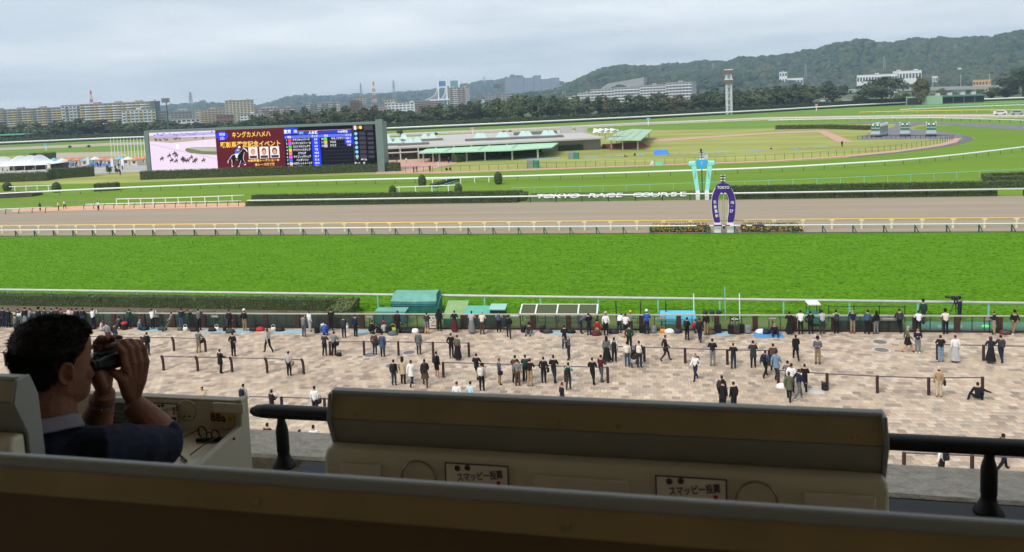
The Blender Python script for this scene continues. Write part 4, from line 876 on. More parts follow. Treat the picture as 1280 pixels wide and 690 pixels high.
for k in range(nwin): inst('window', wm_, be, (BL*.62*(k+.5)/nwin, .84, 0))
cm_ = MB().box((0, 0, 1.6), (.4, .4, 3.2)).mesh('column', M_offw)
for k in range(9): inst('column', cm_, be, (BL*.64*(k+.5)/9, -3.2, 0))
M_vent = mat('vent_mint', lin((190, 214, 208)), .6, .05, .2)
vb = MB(); vb.add([(-1.6, -1.6, 0), (1.6, -1.6, 0), (1.6, 1.6, 0), (-1.6, 1.6, 0), (-.5, -.5, 1.7), (.5, -.5, 1.7), (.5, .5, 1.7), (-.5, .5, 1.7)], [(0,1,5,4), (1,2,6,5), (2,3,7,6), (3,0,4,7), (4,5,6,7)]); vme = vb.mesh('roof_vent', M_vent)
cme = MB().box((0, 0, .3), (9.5, 4.2, .6)).mesh('roof_curb', mat('curb_dark', lin((120, 116, 112)), .8))
for (px, py) in ((486, 181), (497, 181), (512, 180.6), (522, 180.2), (484, 176), (505, 175.6), (531, 175.2), (541, 174.8), (598, 174.6), (603, 174.6), (626, 173.6), (631, 173.6), (654, 172.2), (660, 172.2), (682, 171.2), (689, 171.2)):
    q = at(px, py, BH+.5); l_ = be.matrix_basis.inverted() @ q; l_.z = BH+1.0
    inst('roof_vent', vme, be, l_)
for (px, py) in ((492, 181.6), (517, 181), (488, 176.6), (536, 175.8), (600, 175.4), (628, 174.4), (657, 173), (685, 172)):
    q = at(px, py, BH+.5); l_ = be.matrix_basis.inverted() @ q; l_.z = BH+.52; inst('roof_curb', cme, be, l_)
for (px0, px1, py, h_, m_) in ((700, 716, 167.8, 2.4, M_roofg), (719, 735, 167.2, 2.2, M_roofg), (640, 700, 169.6, 1.0, mat('curb_dark', (0, 0, 0)))):
    a_, c_ = at(px0, py, BH), at(px1, py, BH); l0 = be.matrix_basis.inverted() @ a_; l1 = be.matrix_basis.inverted() @ c_
    MB().box(((l0.x+l1.x)/2, (l0.y+l1.y)/2, BH+.5+h_/2), (abs(l1.x-l0.x), 3, h_)).obj('roof_plant', m_, be)
def canopy(label, pts, z, posts, m, th=.3, name='green_canopy'):
    P = [at(x, y, z) for x, y in pts]; o0 = Vector((P[0].x, P[0].y, 0)); e = empty(name, o0, 0, label, 'canopy')
    MB().prism([(p-o0).xy for p in P], z-th, z).obj('roof', m, e); k_ = len(P)//2
    for t in (.2, .45, .7):
        q0 = P[0].lerp(P[k_-1], t)-o0; q1 = P[-1].lerp(P[k_], t)-o0; q0.z = q1.z = z+.03; MB().bar(q0, q1, .7, .05).obj('roof_seam', mat('seam_grey', lin((146, 180, 156)), .6), e)
    for x, y in posts:
        q = at(x, y, z)-o0; MB().box((q.x, q.y, (z-th)/2), (.4, .4, z-th-.02)).obj('column', M_offw, e)
canopy('long pale green canopy over the brick forecourt', [(523, 190.8), (580, 189.2), (640, 187.3), (690, 183.8), (698, 178.4), (640, 179.8), (588, 180.4), (545, 180.2)], 2.9, [(529, 190), (541, 189.6), (549, 189.3), (567, 188.8), (583, 188.4), (606, 187.6), (640, 186.6), (672, 184.8)], M_can)
canopy('pale green canopy roof over the seating terrace at the building end', [(758, 174.6), (801, 174.6), (816, 162), (790, 161.2), (772, 165)], 3.2, [(764, 173.6), (778, 173.8), (797, 173.8), (811, 163.4)], mat('canopy_sage', lin((166, 190, 160)), .6, .06, .1))
for k, px in enumerate((749.5, 756.5, 763.5, 770.5)):
    q = at(px, 168, 4.0); e = empty('sail_canopy', (q.x, q.y, 0), 0, 'small white sail canopy in a row on the building roof end', 'canopy', 'white sail canopies'); 
    MB().add([(-2, -2, 4.6), (2, -2, 5.6), (2, 2, 4.9), (-2, 2, 6.0), (0, 0, 5.0)], [(0,1,4), (1,2,4), (2,3,4), (3,0,4)]).obj('sail', M_white, e); MB().tube([(0, 0, 0), (0, 0, 5)], .12, 6).obj('mast', M_white, e)
# terrace seats under the end canopy
b0 = at(760, 187); e = empty('seating_terrace', b0, R(20), 'red brown seating terrace under the end canopy', 'terrace')
for k in range(4): MB().box((7, 1+k*2.2, .15+k*.15), (13, 2.1, .3+k*.3)).obj('step', mat('terrace_red', lin((150, 92, 80)), .8, .15, 1), e)

# ------------------------------------------------------------------ marquee and event stalls
M_tent = mat('tent_white', (.8, .8, .8), .6, .03, .5)
TA, TB = at(-22, 219), at(58, 216); td = TB-TA; TL = td.length; e = empty('white_marquee', TA, math.atan2(td.y, td.x), 'white peaked marquee full of seated guests behind the tall hedge', 'tent')
b = MB(); nx, ny = 96, 10
for i in range(nx+1):
    for j in range(ny+1):
        u, v = i/nx, j/ny; pk = max(0, *[max(0, 1-abs(u-c)/.13)**2.1 for c in (.12, .40, .55, .70)]); vv = math.sin(v*math.pi)**.8
        b.v.append((u*TL, v*12, 2.5+2.3*pk*vv+.7*vv*(1-max(0, u-.85)/.15)))
for i in range(nx):
    for j in range(ny): b.f.append((i*(ny+1)+j, (i+1)*(ny+1)+j, (i+1)*(ny+1)+j+1, i*(ny+1)+j+1)); b.m.append(0)
b.obj('roof', M_tent, e)
for k in range(7):
    for y in (.1, 11.9): MB().tube([(TL*k/6, y, 0), (TL*k/6, y, 2.5)], .09, 6).obj('pole', M_offw, e)
MB().box((TL/2, .6, .5), (TL*.96, .1, 1.0)).obj('front_counter', M_offw, e)
MB().box((TL/2, 11.5, 1.2), (TL*.96, .1, 2.4)).obj('back_drape', mat('drape_grey', lin((120, 116, 114)), .8, .2, .6), e)
for k in range(14):
    p = at(58+k*10.3, 206.4-k*.12+ (k % 3)*.7); e = empty('event_stall', p, R(-25), 'small stall with a %s top in the row beyond the blue seats' % ('orange', 'pale blue', 'white', 'orange')[k % 4], 'stall', 'stalls on the event paving, %s tops' % ('orange', 'pale blue', 'white', 'orange')[k % 4]); e.scale = (.8, .8, .8)
    MB().box((0, 0, 1.1), (5.2, 2.6, 2.2)).obj('body', mat('stall_body', lin((202, 198, 186)), .7, .1, 1), e); MB().box((.3, -1.33, 1.35), (2.4, .1, 1.0)).obj('hatch', mat('stall_dark', lin((84, 82, 84)), .6), e)
    MB().add([(-2.4, -1.8, 2.3), (2.4, -1.8, 2.3), (2.4, 1.5, 2.3), (-2.4, 1.5, 2.3), (0, 0, 3.5)], [(0,1,4), (1,2,4), (2,3,4), (3,0,4), (3,2,1,0)]).obj('roof', mat('stall_top%d' % (k % 4), lin(((214, 128, 92), (120, 184, 208), (222, 220, 214), (214, 128, 92))[k % 4]), .6), e)
M_bseat = mat('seat_blue', lin((84, 128, 196)), .6, .1, 1)
for k, (px0, px1, py, w_) in enumerate(((62, 94, 207.4, 'near the marquee'), (108, 138, 208.6, 'near the giant screen'), (70, 98, 205.6, 'behind the bench near the marquee'), (112, 140, 206.6, 'behind the bench near the giant screen'))):
    a_, c_ = at(px0, py), at(px1, py); Lx = (c_-a_).length; e = empty('seat_row', a_, math.atan2((c_-a_).y, (c_-a_).x), 'row of blue seats on the event paving '+w_, 'seats')
    MB().box((Lx/2, 0, .45), (Lx, .6, .12)).obj('seat', M_bseat, e); MB().box((Lx/2, .3, .75), (Lx, .1, .6)).obj('backrest', M_bseat, e)
    for t in (.1, .5, .9): MB().box((Lx*t, 0, .2), (.15, .5, .4)).obj('leg', M_dk, e)
p = at(62, 217); o = MB().box((0, 0, 1.6), (.9, .4, 3.2)).box((0, 0, .1), (1.4, .9, .2)).obj('banner_tower', mat('banner_pale', lin((214, 210, 196)), .6, .1, 1)); o.location = p; tag(o, 'pale upright banner at the open end of the marquee', 'banner')
for px, py, c, w_ in ((139, 211.5, (206, 222, 236), 'pale blue feather banner on the event paving'), (152, 212, (236, 236, 232), 'white feather banner on the event paving by the screen'), (109, 209, (220, 216, 208), 'cream feather banner beside the blue seats')):
    p = at(px, py); e = empty('feather_banner', p, 0, w_, 'banner'); MB().tube([(0, 0, 0), (0, 0, 3.4)], .05, 6).obj('pole', M_offw, e); MB().box((.45, 0, 2.1), (.9, .04, 2.5)).obj('cloth', mat('feather_%d' % px, lin(c), .7), e)
# blue mats along the yellow lawn
M_mat = mat('mat_blue', lin((132, 170, 186)), .7, .08, 1)
for k, (px, py, w) in enumerate(((652, 199.2, 8), (662, 199, 9), (678, 198.6, 20), (694, 198.2, 12), (738, 196.6, 17), (760, 195.8, 9), (774, 195.4, 10), (800, 194.4, 10), (843, 193, 9), (855, 192.6, 9), (868, 192.2, 10), (882, 191.8, 8), (898, 191, 10), (910, 190.4, 10), (925, 189.8, 9), (943, 188.8, 18), (966, 187.4, 8), (994, 186.2, 9), (1006, 185.6, 9), (1026, 184.6, 19), (614, 200.2, 10), (626, 199.8, 9))):
    a_, c_ = at(px-w/2, py), at(px+w/2, py-.25); b = MB(); d_ = (c_-a_); b.prism([a_.xy, c_.xy, (c_+Vector((.3, 1.8, 0))).xy, (a_+Vector((.3, 1.8, 0))).xy], .02, .1)
    tag(b.obj('picnic_mat', M_mat), 'pale blue picnic mat in the row along the yellow lawn', 'mat', 'picnic mats on the lawn')
for px, py, nm in ((667, 209.4, 'near the round bush'), (717.5, 198.6, 'among the picnic mats')):
    p = at(px, py); e = empty('litter_bins', p, R(-5), 'grey and green waste bin pair on the yellow lawn '+nm, 'bins'); MB().box((-.7, 0, .9), (1.6, 1.2, 1.8)).obj('grey_bin', mat('bin_grey', lin((130, 136, 132)), .6), e); MB().box((.75, 0, .85), (1.1, 1.2, 1.7)).obj('green_bin', M_boxg, e)
p = at(826, 193); e = empty('picnic_tent', p, 0, 'small bright blue pop up tent on the yellow lawn', 'tent'); MB().add([(-2, -1, 0), (2, -1, 0), (2.2, 1, 0), (-2, 1, 0), (-1.6, 0, 1.2), (1.5, 0, 1.3)], [(0,1,5,4), (1,2,5), (2,3,4,5), (3,0,4), (3,2,1,0)]).obj('fabric', mat('tent_blue', lin((60, 130, 214)), .6, .15, 1), e)
p = at(820, 206); e = empty('picnic_tent', p, 0, 'mint sheet with a white bag by the wire fence', 'picnic things'); MB().box((.7, 0, .3), (1.9, 1.2, .6)).obj('mint_box', mat('mint_sheet', lin((110, 210, 160)), .6), e); MB().lathe([(.6, 0), (.5, .5), (.2, .9), (.02, 1.0)], 8, (-.8, 0, 0)).obj('white_bag', M_offw, e)
# far course furniture
for px, py, c, w_ in ((58, 188, (110, 176, 206), 'blue topped distance marker on the far left bend'), (591, 168, (226, 150, 160), 'pink topped distance marker behind the infield building'), (810.5, 156.4, (140, 190, 200), 'pale blue distance marker beside the sage canopy'), (1020.5, 138.6, (214, 130, 130), 'pink topped distance marker on the far bend')):
    p = at(px, py); h = up_h(px, py, py-9); e = empty('distance_marker', p, 0, w_, 'marker'); MB().box((0, 0, h*.35), (.4, .4, h*.7)).obj('post', M_white, e); MB().box((0, 0, h*.82), (1.5, .5, h*.33)).obj('head', mat('marker_%d' % int(px), lin(c), .6), e)
p0, p1 = at(1164, 130.2), at(1231, 127.6); d_ = p1-p0; e = empty('green_shed', p0, math.atan2(d_.y, d_.x), 'long dark shed with a green roof and open front by the far bend', 'shed'); Lx = d_.length; h = up_h(1164, 130.2, 120.5)
MB().box((Lx/2, 5, h*.42), (Lx, 8, h*.84)).obj('wall', mat('shed_dark', lin((38, 52, 56)), .8), e); MB().add([(-1, -1.5, h*.8), (Lx+1, -1.5, h*.8), (Lx+1, 9.5, h*1.05), (-1, 9.5, h*1.05), (-1, -1.5, h*.9), (Lx+1, -1.5, h*.9), (Lx+1, 9.5, h*1.12), (-1, 9.5, h*1.12)], [(0,3,2,1),(4,5,6,7),(0,1,5,4),(1,2,6,5),(2,3,7,6),(3,0,4,7)]).obj('roof', mat('shed_roof', lin((44, 96, 82)), .6), e)
for t in (.2, .4, .6, .8): MB().box((Lx*t, -1.0, h*.4), (.5, .5, h*.8)).obj('column', mat('shed_col', lin((88, 100, 100)), .6), e)
for t in (.15, .38, .62, .82): MB().box((Lx*t, 3, h*1.2), (2.6, 2.4, 2.0)).obj('roof_vent', M_offw, e)
p0 = at(1141, 131.4); e = empty('tote_hut', p0, R(-12), 'small pale green hut with a dark doorway beside the long shed', 'hut'); MB().box((7, 4, 2.9), (22, 7, 5.8)).obj('wall', mat('hut_green', lin((140, 172, 146)), .7), e); MB().box((1, .4, 2.6), (9, .3, 4.6)).obj('doorway', M_dk, e)
for px, py, w_, c in ((1250, 143.6, 'white van parked on the far dirt', (226, 228, 228)), (1271, 143.4, 'pale green van parked on the far dirt', (150, 176, 166))):
    p = at(px, py); e = empty('parked_van', p, R(8), w_, 'van'); e.scale = (.56, .62, .62)
    MB().add([(-4.6, -1.2, .7), (4.8, -1.2, .7), (4.8, 1.2, .7), (-4.6, 1.2, .7), (-4.4, -1.1, 3.0), (3.4, -1.1, 3.2), (3.4, 1.1, 3.2), (-4.4, 1.1, 3.0), (4.8, -1.2, 1.8), (4.8, 1.2, 1.8)], [(3,2,1,0), (4,5,6,7), (0,1,8,5,4), (1,2,9,8), (8,9,6,5), (2,3,7,6,9), (3,0,4,7)]).obj('body', mat('van_%d' % px, lin(c), .4), e)
    MB().box((-.6, -1.18, 2.35), (6.2, .08, .8)).obj('window', mat('van_glass', lin((70, 84, 92)), .2), e)
    for x in (-3, 3.1): MB().tube([(x, -1.25, .6), (x, 1.25, .6)], .6, 12).obj('wheel', M_dk, e)
a_ = at(-3, 180); e = empty('green_roof_shelter', a_, R(5), 'open shelter with a green roof at the far end of the backstretch', 'shelter'); MB().box((10, 3, 6.2), (26, 10, .8)).obj('roof', mat('shed_roof2', lin((96, 170, 130)), .6), e)
for x in (0, 10, 20): MB().box((x, 3, 2.9), (.5, .5, 5.8)).obj('post', M_offw, e)
# ------------------------------------------------------------------ trees
def crown_mesh(seed, n, shape, leaf, m):
    r = random.Random(seed); b = MB(); cl = []
    for k in range(26):
        while True:
            p = Vector((r.uniform(-1, 1), r.uniform(-1, 1), r.uniform(-1, 1)))
            if p.length < 1: break
        p *= .72; t = (p.z+1)/2
        if shape == 'cone': w = 1.0-.75*t
        elif shape == 'dome': w = .75+.35*math.sin(t*math.pi)
        else: w = .9
        cl.append((Vector((p.x*w, p.y*w, p.z)), r.uniform(.22, .40)*(1-.4*t*(shape == 'cone'))))
    for _ in range(n):
        c, rad = cl[r.randrange(len(cl))]; d = Vector((r.gauss(0, 1), r.gauss(0, 1), r.gauss(0, 1))).normalized(); q = c+d*rad*(r.random()**.35)
        if d.z < -.55 and r.random() < .6: continue
        leaf_quads(b, q, (d+c*.5+Vector((0, 0, .35))).normalized(), leaf*r.uniform(.7, 1.4), r)
    return b.mesh('crown', m)
def trunk_mesh(seed, m):
    r = random.Random(seed); b = MB(); b.tube([(0, 0, 0), (.02, 0, .5), (0, .02, 1.0)], [.06, .045, .03], 7)
    for k in range(6):
        a = r.uniform(0, 6.28); z = r.uniform(.45, .85); b.tube([(0, 0, z), (.16*math.cos(a), .16*math.sin(a), z+.12), (.36*math.cos(a), .36*math.sin(a), z+.30)], [.03, .02, .008], 5)
    return b.mesh('trunk', m)
M_bark = mat('bark', lin((84, 74, 64)), .9, .2, 3)
TM = {'dark': mat('leaf_dark', (.064, .090, .038), .8, .45, 1.6, objrand=.2), 'mid': mat('leaf_mid', (.088, .116, .042), .8, .4, 1.6, objrand=.2), 'rust': mat('leaf_rust', (.112, .092, .042), .8, .35, 1.6, objrand=.2), 'lime': mat('leaf_olive', (.125, .125, .045), .8, .3, 1.6, objrand=.15)}
CM = {k: [crown_mesh(10+i*7+hash(k) % 1, 1900, ['dome', 'ball', 'dome'][i], .15, m) for i in range(3)] for k, m in TM.items()}
BIGC = crown_mesh(77, 5200, 'dome', .10, TM['dark']); CONEC = crown_mesh(78, 3600, 'cone', .11, TM['lime'])
TRK = [trunk_mesh(i, M_bark) for i in range(3)]
def tree(label, px, pyb, pyt, wpx, kind, group=None, crown=None, seed=0, name='broadleaf_tree', low=.22):
    p = at(px, pyb); h = up_h(px, pyb, pyt); D = math.hypot(p.x, p.y); rad = wpx*D/FPX/2
    e = empty(name, p, seed*1.7, label, 'tree', group)
    inst('trunk', TRK[seed % 3], e, (0, 0, 0), (0, 0, 0), (h*.62, h*.62, h*.62))
    cz = h*(1+low)/2; inst('crown', crown or CM[kind][seed % 3], e, (0, 0, cz), (0, 0, seed), (rad*1.12, rad*1.12, h*(1-low)/2*1.08)); return e
def lerp_px(tab, x):
    for (x0, y0), (x1, y1) in zip(tab, tab[1:]):
        if x <= x1: return y0+(y1-y0)*max(0, (x-x0))/(x1-x0)
    return tab[-1][1]
top_line = [(-60, 164), (0, 161), (25, 156), (60, 157), (95, 153), (125, 154), (170, 155), (215, 155), (260, 155), (300, 153), (330, 147), (350, 141), (375, 137), (395, 143), (420, 135), (445, 140), (470, 136), (500, 138), (520, 144), (545, 133), (575, 132), (600, 128), (640, 124), (665, 120), (700, 125), (740, 123), (780, 124), (830, 119), (860, 121), (900, 113), (930, 114), (955, 112), (975, 112), (1000, 108), (1060, 112)]
tr = random.Random(21); k = 0; x = -30.0
while x < 1006:
    base = lerp_px(far_rail, x)-2.2-tr.random()*1.6; w = tr.uniform(22, 34)
    kind = 'rust' if (390 < x < 470 and tr.random() < .6) or (760 < x < 860 and tr.random() < .5) or (115 < x < 140) else tr.choice(['dark', 'dark', 'mid'])
    where = 'below the long apartment block' if x < 200 else 'behind the giant screen' if x < 480 else 'behind the infield building' if x < 700 else 'below the white terraced block' if x < 868 else 'beside the lattice watch tower'
    lab = {'dark': 'dark green rounded tree in the belt ', 'mid': 'mid green rounded tree in the belt ', 'rust': 'rusty autumn coloured tree in the belt '}[kind]+where
    tree(lab, x, base, lerp_px(top_line, x)-4.0+tr.uniform(-2.5, 2.5), w*1.15, kind, lab[:lab.index(' tree')]+' trees '+where, seed=k, low=.06)
    x += w*tr.uniform(.40, .62); k += 1
tree('big dark spreading tree standing by the viaduct', 1103, 132, 94.5, 56, 'dark', None, BIGC, 2, low=.14)
tree('tall conical yellow green tree beside the big spreading one', 1150.5, 131, 91.5, 28, 'lime', None, CONEC, 1, 'conical_tree', .05)
tree('round crowned dark tree between the watch tower and the viaduct', 1040, 134, 100.5, 36, 'dark', None, None, 3, low=.16)
tree('slim dark tree behind the pink distance marker', 1014, 136, 106, 26, 'mid', None, None, 4, low=.14)
tree('dark tree next to the watch tower side of the pink distance marker', 990, 137, 104, 28, 'dark', None, None, 5, low=.12)
tree('tall dark tree cut off by the edge of the view past the green shed', 1279, 123, 82, 42, 'dark', None, BIGC, 6, low=.1)
for q, (px, b_, t_, w) in enumerate(((1180, 127, 110, 24), (1240, 124, 108, 20), (1215, 125, 111, 24), (1258, 123, 110, 22), (1190, 126, 114, 16), (1075, 132, 117, 24), (1128, 130, 116, 22))):
    tree(['yellowish bush over the tote hut roof', 'round dark bush just past the end of the green shed', 'dark bush above the middle of the green shed', 'dark bush below the elevated road near the view edge', 'small olive bush over the green shed', 'low bush left of the big spreading tree foot', 'low bush between the big tree and the cone tree'][q], px, b_, t_, w, ('lime', 'dark', 'mid', 'dark', 'lime', 'mid', 'mid')[q], None, None, q, 'bushy_tree', .02)
hedge('dark hedge all along the far rail under the tree belt', [at(x, lerp_px(far_rail, x)-1.3) for x in range(-60, 1160, 60)], 5.0, 4.2, 1.2, 1.0, mat('far_hedge', (.045, .075, .032), .85, .4, .3), seed=31)
tree('small palm like tree on the far side of the infield roof', 500.5, 172, 160.5, 10, 'dark', None, None, 2, 'palm_tree', .35)
tree('dark clipped round bush on the far side of the infield building', 545.5, 169, 165, 4.5, 'dark', None, None, 3, 'round_bush', .0)
for q, (px, py) in enumerate(((630, 167.6), (637.5, 167.2))): tree('pale grey green round bush behind the roof vents', px, py, py-4.6, 6.5, 'mid', 'grey green bushes behind the vents', None, q, 'round_bush', 0)
for q, (px, py, t_, w) in enumerate(((87.5, 186, 181.4, 3.8), (111, 185, 181, 5), (137, 217.5, 207.5, 8), (147, 217, 209.5, 6))): tree(['small dark conical shrub on the left bend', 'small dark round shrub on the left bend beside a jump', 'spindly young tree in front of the giant screen edge', 'small young tree touching the giant screen edge'][q], px, py, t_, w, ('dark', 'dark', 'mid', 'mid')[q], None, None, q, 'small_tree', .15)

# ------------------------------------------------------------------ hills
def hill(name, ridge, D, depth, m, seed, amp):
    xs = [x for x in range(int(ridge[0][0]), int(ridge[-1][0])+1, 5)]; b = MB(); nt_ = 16
    for x in xs:
        top = far(x, lerp_px(ridge, x)+(6.5 if D > 4000 else 4.0), D)
        d = Vector((top.x, top.y, 0)).normalized()
        for j in range(nt_+1):
            t = j/nt_; s = (D-depth)+depth*1.35*t
            prof = math.sin(min(1, t*1.35)*math.pi/2)**1.35 if t*1.35 <= 1 else 1-.9*(t*1.35-1)
            z = max(-5, top.z*prof + amp*noise.noise(Vector((x*.012+seed, t*3.0, 0)))*math.sin(min(1, t*1.35)*math.pi)*1.3 + amp*.3*noise.noise(Vector((x*.05, t*9, seed))))
            b.v.append((d.x*s, d.y*s, z-2.0))
    for i in range(len(xs)-1):
        for j in range(nt_): a = i*(nt_+1)+j; b.f.append((a, a+nt_+1, a+nt_+2, a+1)); b.m.append(0)
    o = b.obj(name, m, smooth=True); tag(o, kind='structure'); return o, xs, nt_
ridgeB = [(560, 126), (640, 121), (690, 112), (710, 103), (740, 92), (780, 83), (830, 79.5), (870, 77), (920, 75), (960, 71.5), (1000, 66), (1060, 59), (1100, 58), (1150, 56), (1190, 53), (1230, 48), (1260, 43.5), (1290, 41.5), (1400, 36)]
ridgeA = [(120, 140), (190, 134), (215, 128.5), (250, 128), (290, 129), (330, 128), (360, 121), (420, 115), (480, 113.5), (540, 111), (570, 106), (600, 100), (640, 96.5), (680, 103), (720, 108), (800, 112), (1000, 112)]
M_hillf = mat('forest_floor', (.050, .068, .034), .9, .3, .01)
hB, xsB, ntB = hill('near_hill', ridgeB, 2300, 1000, M_hillf, 3.3, 26)
hA, xsA, ntA = hill('far_hill', ridgeA, 4800, 1800, M_hillf, 8.1, 40)
ICO_V = []; _t = (1+5**.5)/2
for p in ((-1,_t,0),(1,_t,0),(-1,-_t,0),(1,-_t,0),(0,-1,_t),(0,1,_t),(0,-1,-_t),(0,1,-_t),(_t,0,-1),(_t,0,1),(-_t,0,-1),(-_t,0,1)): ICO_V.append(Vector(p).normalized())
ICO_F = [(0,11,5),(0,5,1),(0,1,7),(0,7,10),(0,10,11),(1,5,9),(5,11,4),(11,10,2),(10,7,6),(7,1,8),(3,9,4),(3,4,2),(3,2,6),(3,6,8),(3,8,9),(4,9,5),(2,4,11),(6,2,10),(8,6,7),(9,8,1)]
def forest(name, h, xs, nt_, n, r0, r1, mats, seed, xmin=None):
    r = random.Random(seed); b = MB(); V_ = h.data.vertices
    for _ in range(n):
        i = r.randrange(len(xs)-1); j = min(nt_-1, int((r.random()**.9)*nt_*.80)); u, v = r.random(), r.random(); a = i*(nt_+1)+j
        p = V_[a].co.lerp(V_[a+nt_+1].co, u).lerp(V_[a+1].co.lerp(V_[a+nt_+2].co, u), v)
        if p.z < 4 and r.random() < .5: continue
        cl = noise.noise(p*.006)
        if cl < -.42: continue
        rad = r.uniform(r0, r1); zf = r.uniform(.7, 1.25); b.mi = 0 if r.random()+cl*.6 < .45 else (1 if r.random() < .8 else 2); rot = Matrix.Rotation(r.uniform(0, 6.28), 3, 'Z')
        b.add([p+Vector((q.x*rad*r.uniform(.8, 1.15), q.y*rad, q.z*rad*zf*r.uniform(.8, 1.1)+rad*.5)) for q in (rot @ w for w in ICO_V)], ICO_F)
    o = b.obj(name, mats); tag(o, kind='stuff'); return o
FM = [mat('forest_dark', (.038, .062, .034), .9, .3, .05), mat('forest_mid', (.058, .084, .040), .9, .3, .05), mat('forest_rust', (.10, .096, .046), .9, .3, .05)]
o = forest('hill_forest', hB, xsB, ntB, 15000, 4.5, 9.5, FM, 5); tag(o, 'dense wood covering the nearer hill', 'forest')
o = forest('distant_forest', hA, xsA, ntA, 5000, 11, 20, FM, 6); tag(o, 'dense wood covering the farther hill', 'forest')

# ------------------------------------------------------------------ city
M_win = mat('far_window', lin((78, 84, 94)), .3, .15, .05, spec=.5)
def block(label, px0, px1, pyt0, pyt1, D, depth, wall, floors, bays, trim=None, bal=True, name='apartment_building', roofbits=2, zb=0.0, D1=None, cat='building', tint=None):
    P0 = far(px0, pyt0, D); P1 = far(px1, pyt1, D1 or D); h = (P0.z+P1.z)/2-zb; a = Vector((P0.x, P0.y, zb)); c = Vector((P1.x, P1.y, zb)); L_ = (c-a).length
    e = empty(name, a, math.atan2((c-a).y, (c-a).x), label, cat)
    MB().box((L_/2, depth/2, h/2), (L_, depth, h)).obj('wall', wall, e)
    MB().box((L_/2, depth/2, h+.35), (L_+.8, depth+.8, .7)).obj('roof', M_concrete, e)
    for k in range(roofbits): MB().box((L_*(.2+.6*k/max(1, roofbits-1) if roofbits > 1 else .5), depth*.5, h+1.4), (min(6, L_*.15), 5, 1.7)).obj('stair_head', wall, e)
    fh = h/floors; bw = L_/bays
    wmesh = MB().box((0, -.02, fh*.52), (bw*.66, .3, fh*.46)).mesh('window', M_win)
    bms = [MB().box((0, -.75, fh*.16), (bw*.9, 1.5, fh*.34)).mesh('balcony', t) for t in (trim or [wall])]
    fl0 = max(0, floors-int(h*.85/fh))
    for f in range(floors):
        for q in range(bays):
            x = bw*(q+.5); inst('window', wmesh, e, (x, 0, f*fh))
            if bal: inst('balcony', bms[(q*7+(q//3)*3) % len(bms)], e, (x, 0, f*fh))
    return e
C = lambda n, c: mat('wall_'+n, lin(c), .8, .08, .03)
cre, yel, wht_, gry, tan_, bei, pnk, blu = C('cream', (206, 200, 182)), C('yellow', (216, 198, 142)), C('white', (228, 230, 230)), C('grey', (184, 186, 184)), C('tan', (186, 176, 160)), C('beige', (206, 192, 162)), C('pink', (176, 150, 140)), C('blue', (120, 136, 148))
block('very long apartment block with yellow and cream balconies above the trees', -60, 76, 142, 133, 980, 14, gry, 11, 22, [yel, cre, cre, gry], roofbits=4, D1=930)
block('pale tower section rising in the middle of the long apartment block', 76, 100, 133.2, 131.2, 926, 15, wht_, 9, 5, [wht_, gry], roofbits=1)
block('yellow balconied block continuing the long apartment row toward the floodlight', 100, 187, 132, 126.6, 925, 14, gry, 11, 15, [yel, cre, cre, wht_], roofbits=3, D1=890)
block('stepped white block standing before the yellow balconied one', 152, 194, 139.5, 136, 850, 10, wht_, 7, 8, [wht_, yel], roofbits=1)
block('dark blue grey tower at the end of the long apartment row', 187, 200, 127, 127, 900, 20, blu, 11, 3, None, False, 'office_building', 1)
block('small pale office block between the dark tower and the floodlight', 198, 210, 139, 139, 860, 14, gry, 7, 4, None, False, 'office_building', 1)
block('cream block with yellow bands behind the giant screen top', 250, 282, 137.5, 136, 1000, 16, bei, 7, 7, [bei, yel], roofbits=1)
block('tall beige apartment tower above the giant screen', 281, 317, 126, 125.5, 1150, 18, bei, 12, 8, None, False, 'apartment_tower', 2)
block('small red brown house wall before the beige tower', 270, 292, 144, 144, 820, 10, C('brick', (150, 108, 96)), 3, 5, None, False, 'brick_building', 0)
block('wide pinkish grey apartment block behind the giant screen', 318, 372, 137, 134, 1050, 14, pnk, 6, 12, [pnk, wht_], roofbits=2)
block('pale low block beside the wide pinkish one', 300, 330, 143, 142, 900, 12, wht_, 4, 7, None, False, 'low_building', 1)
block('low white warehouse beside the floodlight mast', 215, 250, 149, 148.6, 780, 14, wht_, 3, 6, None, False, 'low_building', 0)
block('grey stepped houses over the trees near the floodlight', 213, 240, 140, 140, 1100, 14, gry, 6, 6, None, False, 'low_building', 2)
block('grey apartment block over the trees left of the brown tower', 378, 420, 131, 128, 1200, 14, gry, 8, 9, [gry, wht_], roofbits=2)
block('brown tower block beside the red and white mast', 437, 449, 126, 125, 1000, 14, C('brown', (134, 112, 100)), 9, 3, None, True, 'apartment_tower', 1)
block('light brown tower block joined to the brown one', 446, 457, 121, 121, 1010, 14, tan_, 10, 3, None, False, 'apartment_tower', 1)
block('white school building right of the red and white mast', 484, 522, 130, 127, 1250, 16, wht_, 4, 8, None, False, 'school_building', 2)
block('reddish brown block in front of the cable bridge', 518, 552, 127.5, 126, 1150, 14, C('redbrown', (146, 122, 116)), 6, 8, [pnk], roofbits=1)
block('tall tan apartment tower right of the cable bridge', 561, 586.5, 110.5, 109, 1000, 16, tan_, 13, 5, [tan_, wht_], True, 'apartment_tower', 2)
block('pale blocks over the trees right of the tan tower', 606, 640, 118.5, 116.5, 1400, 14, gry, 7, 8, None, False, 'apartment_building', 2)
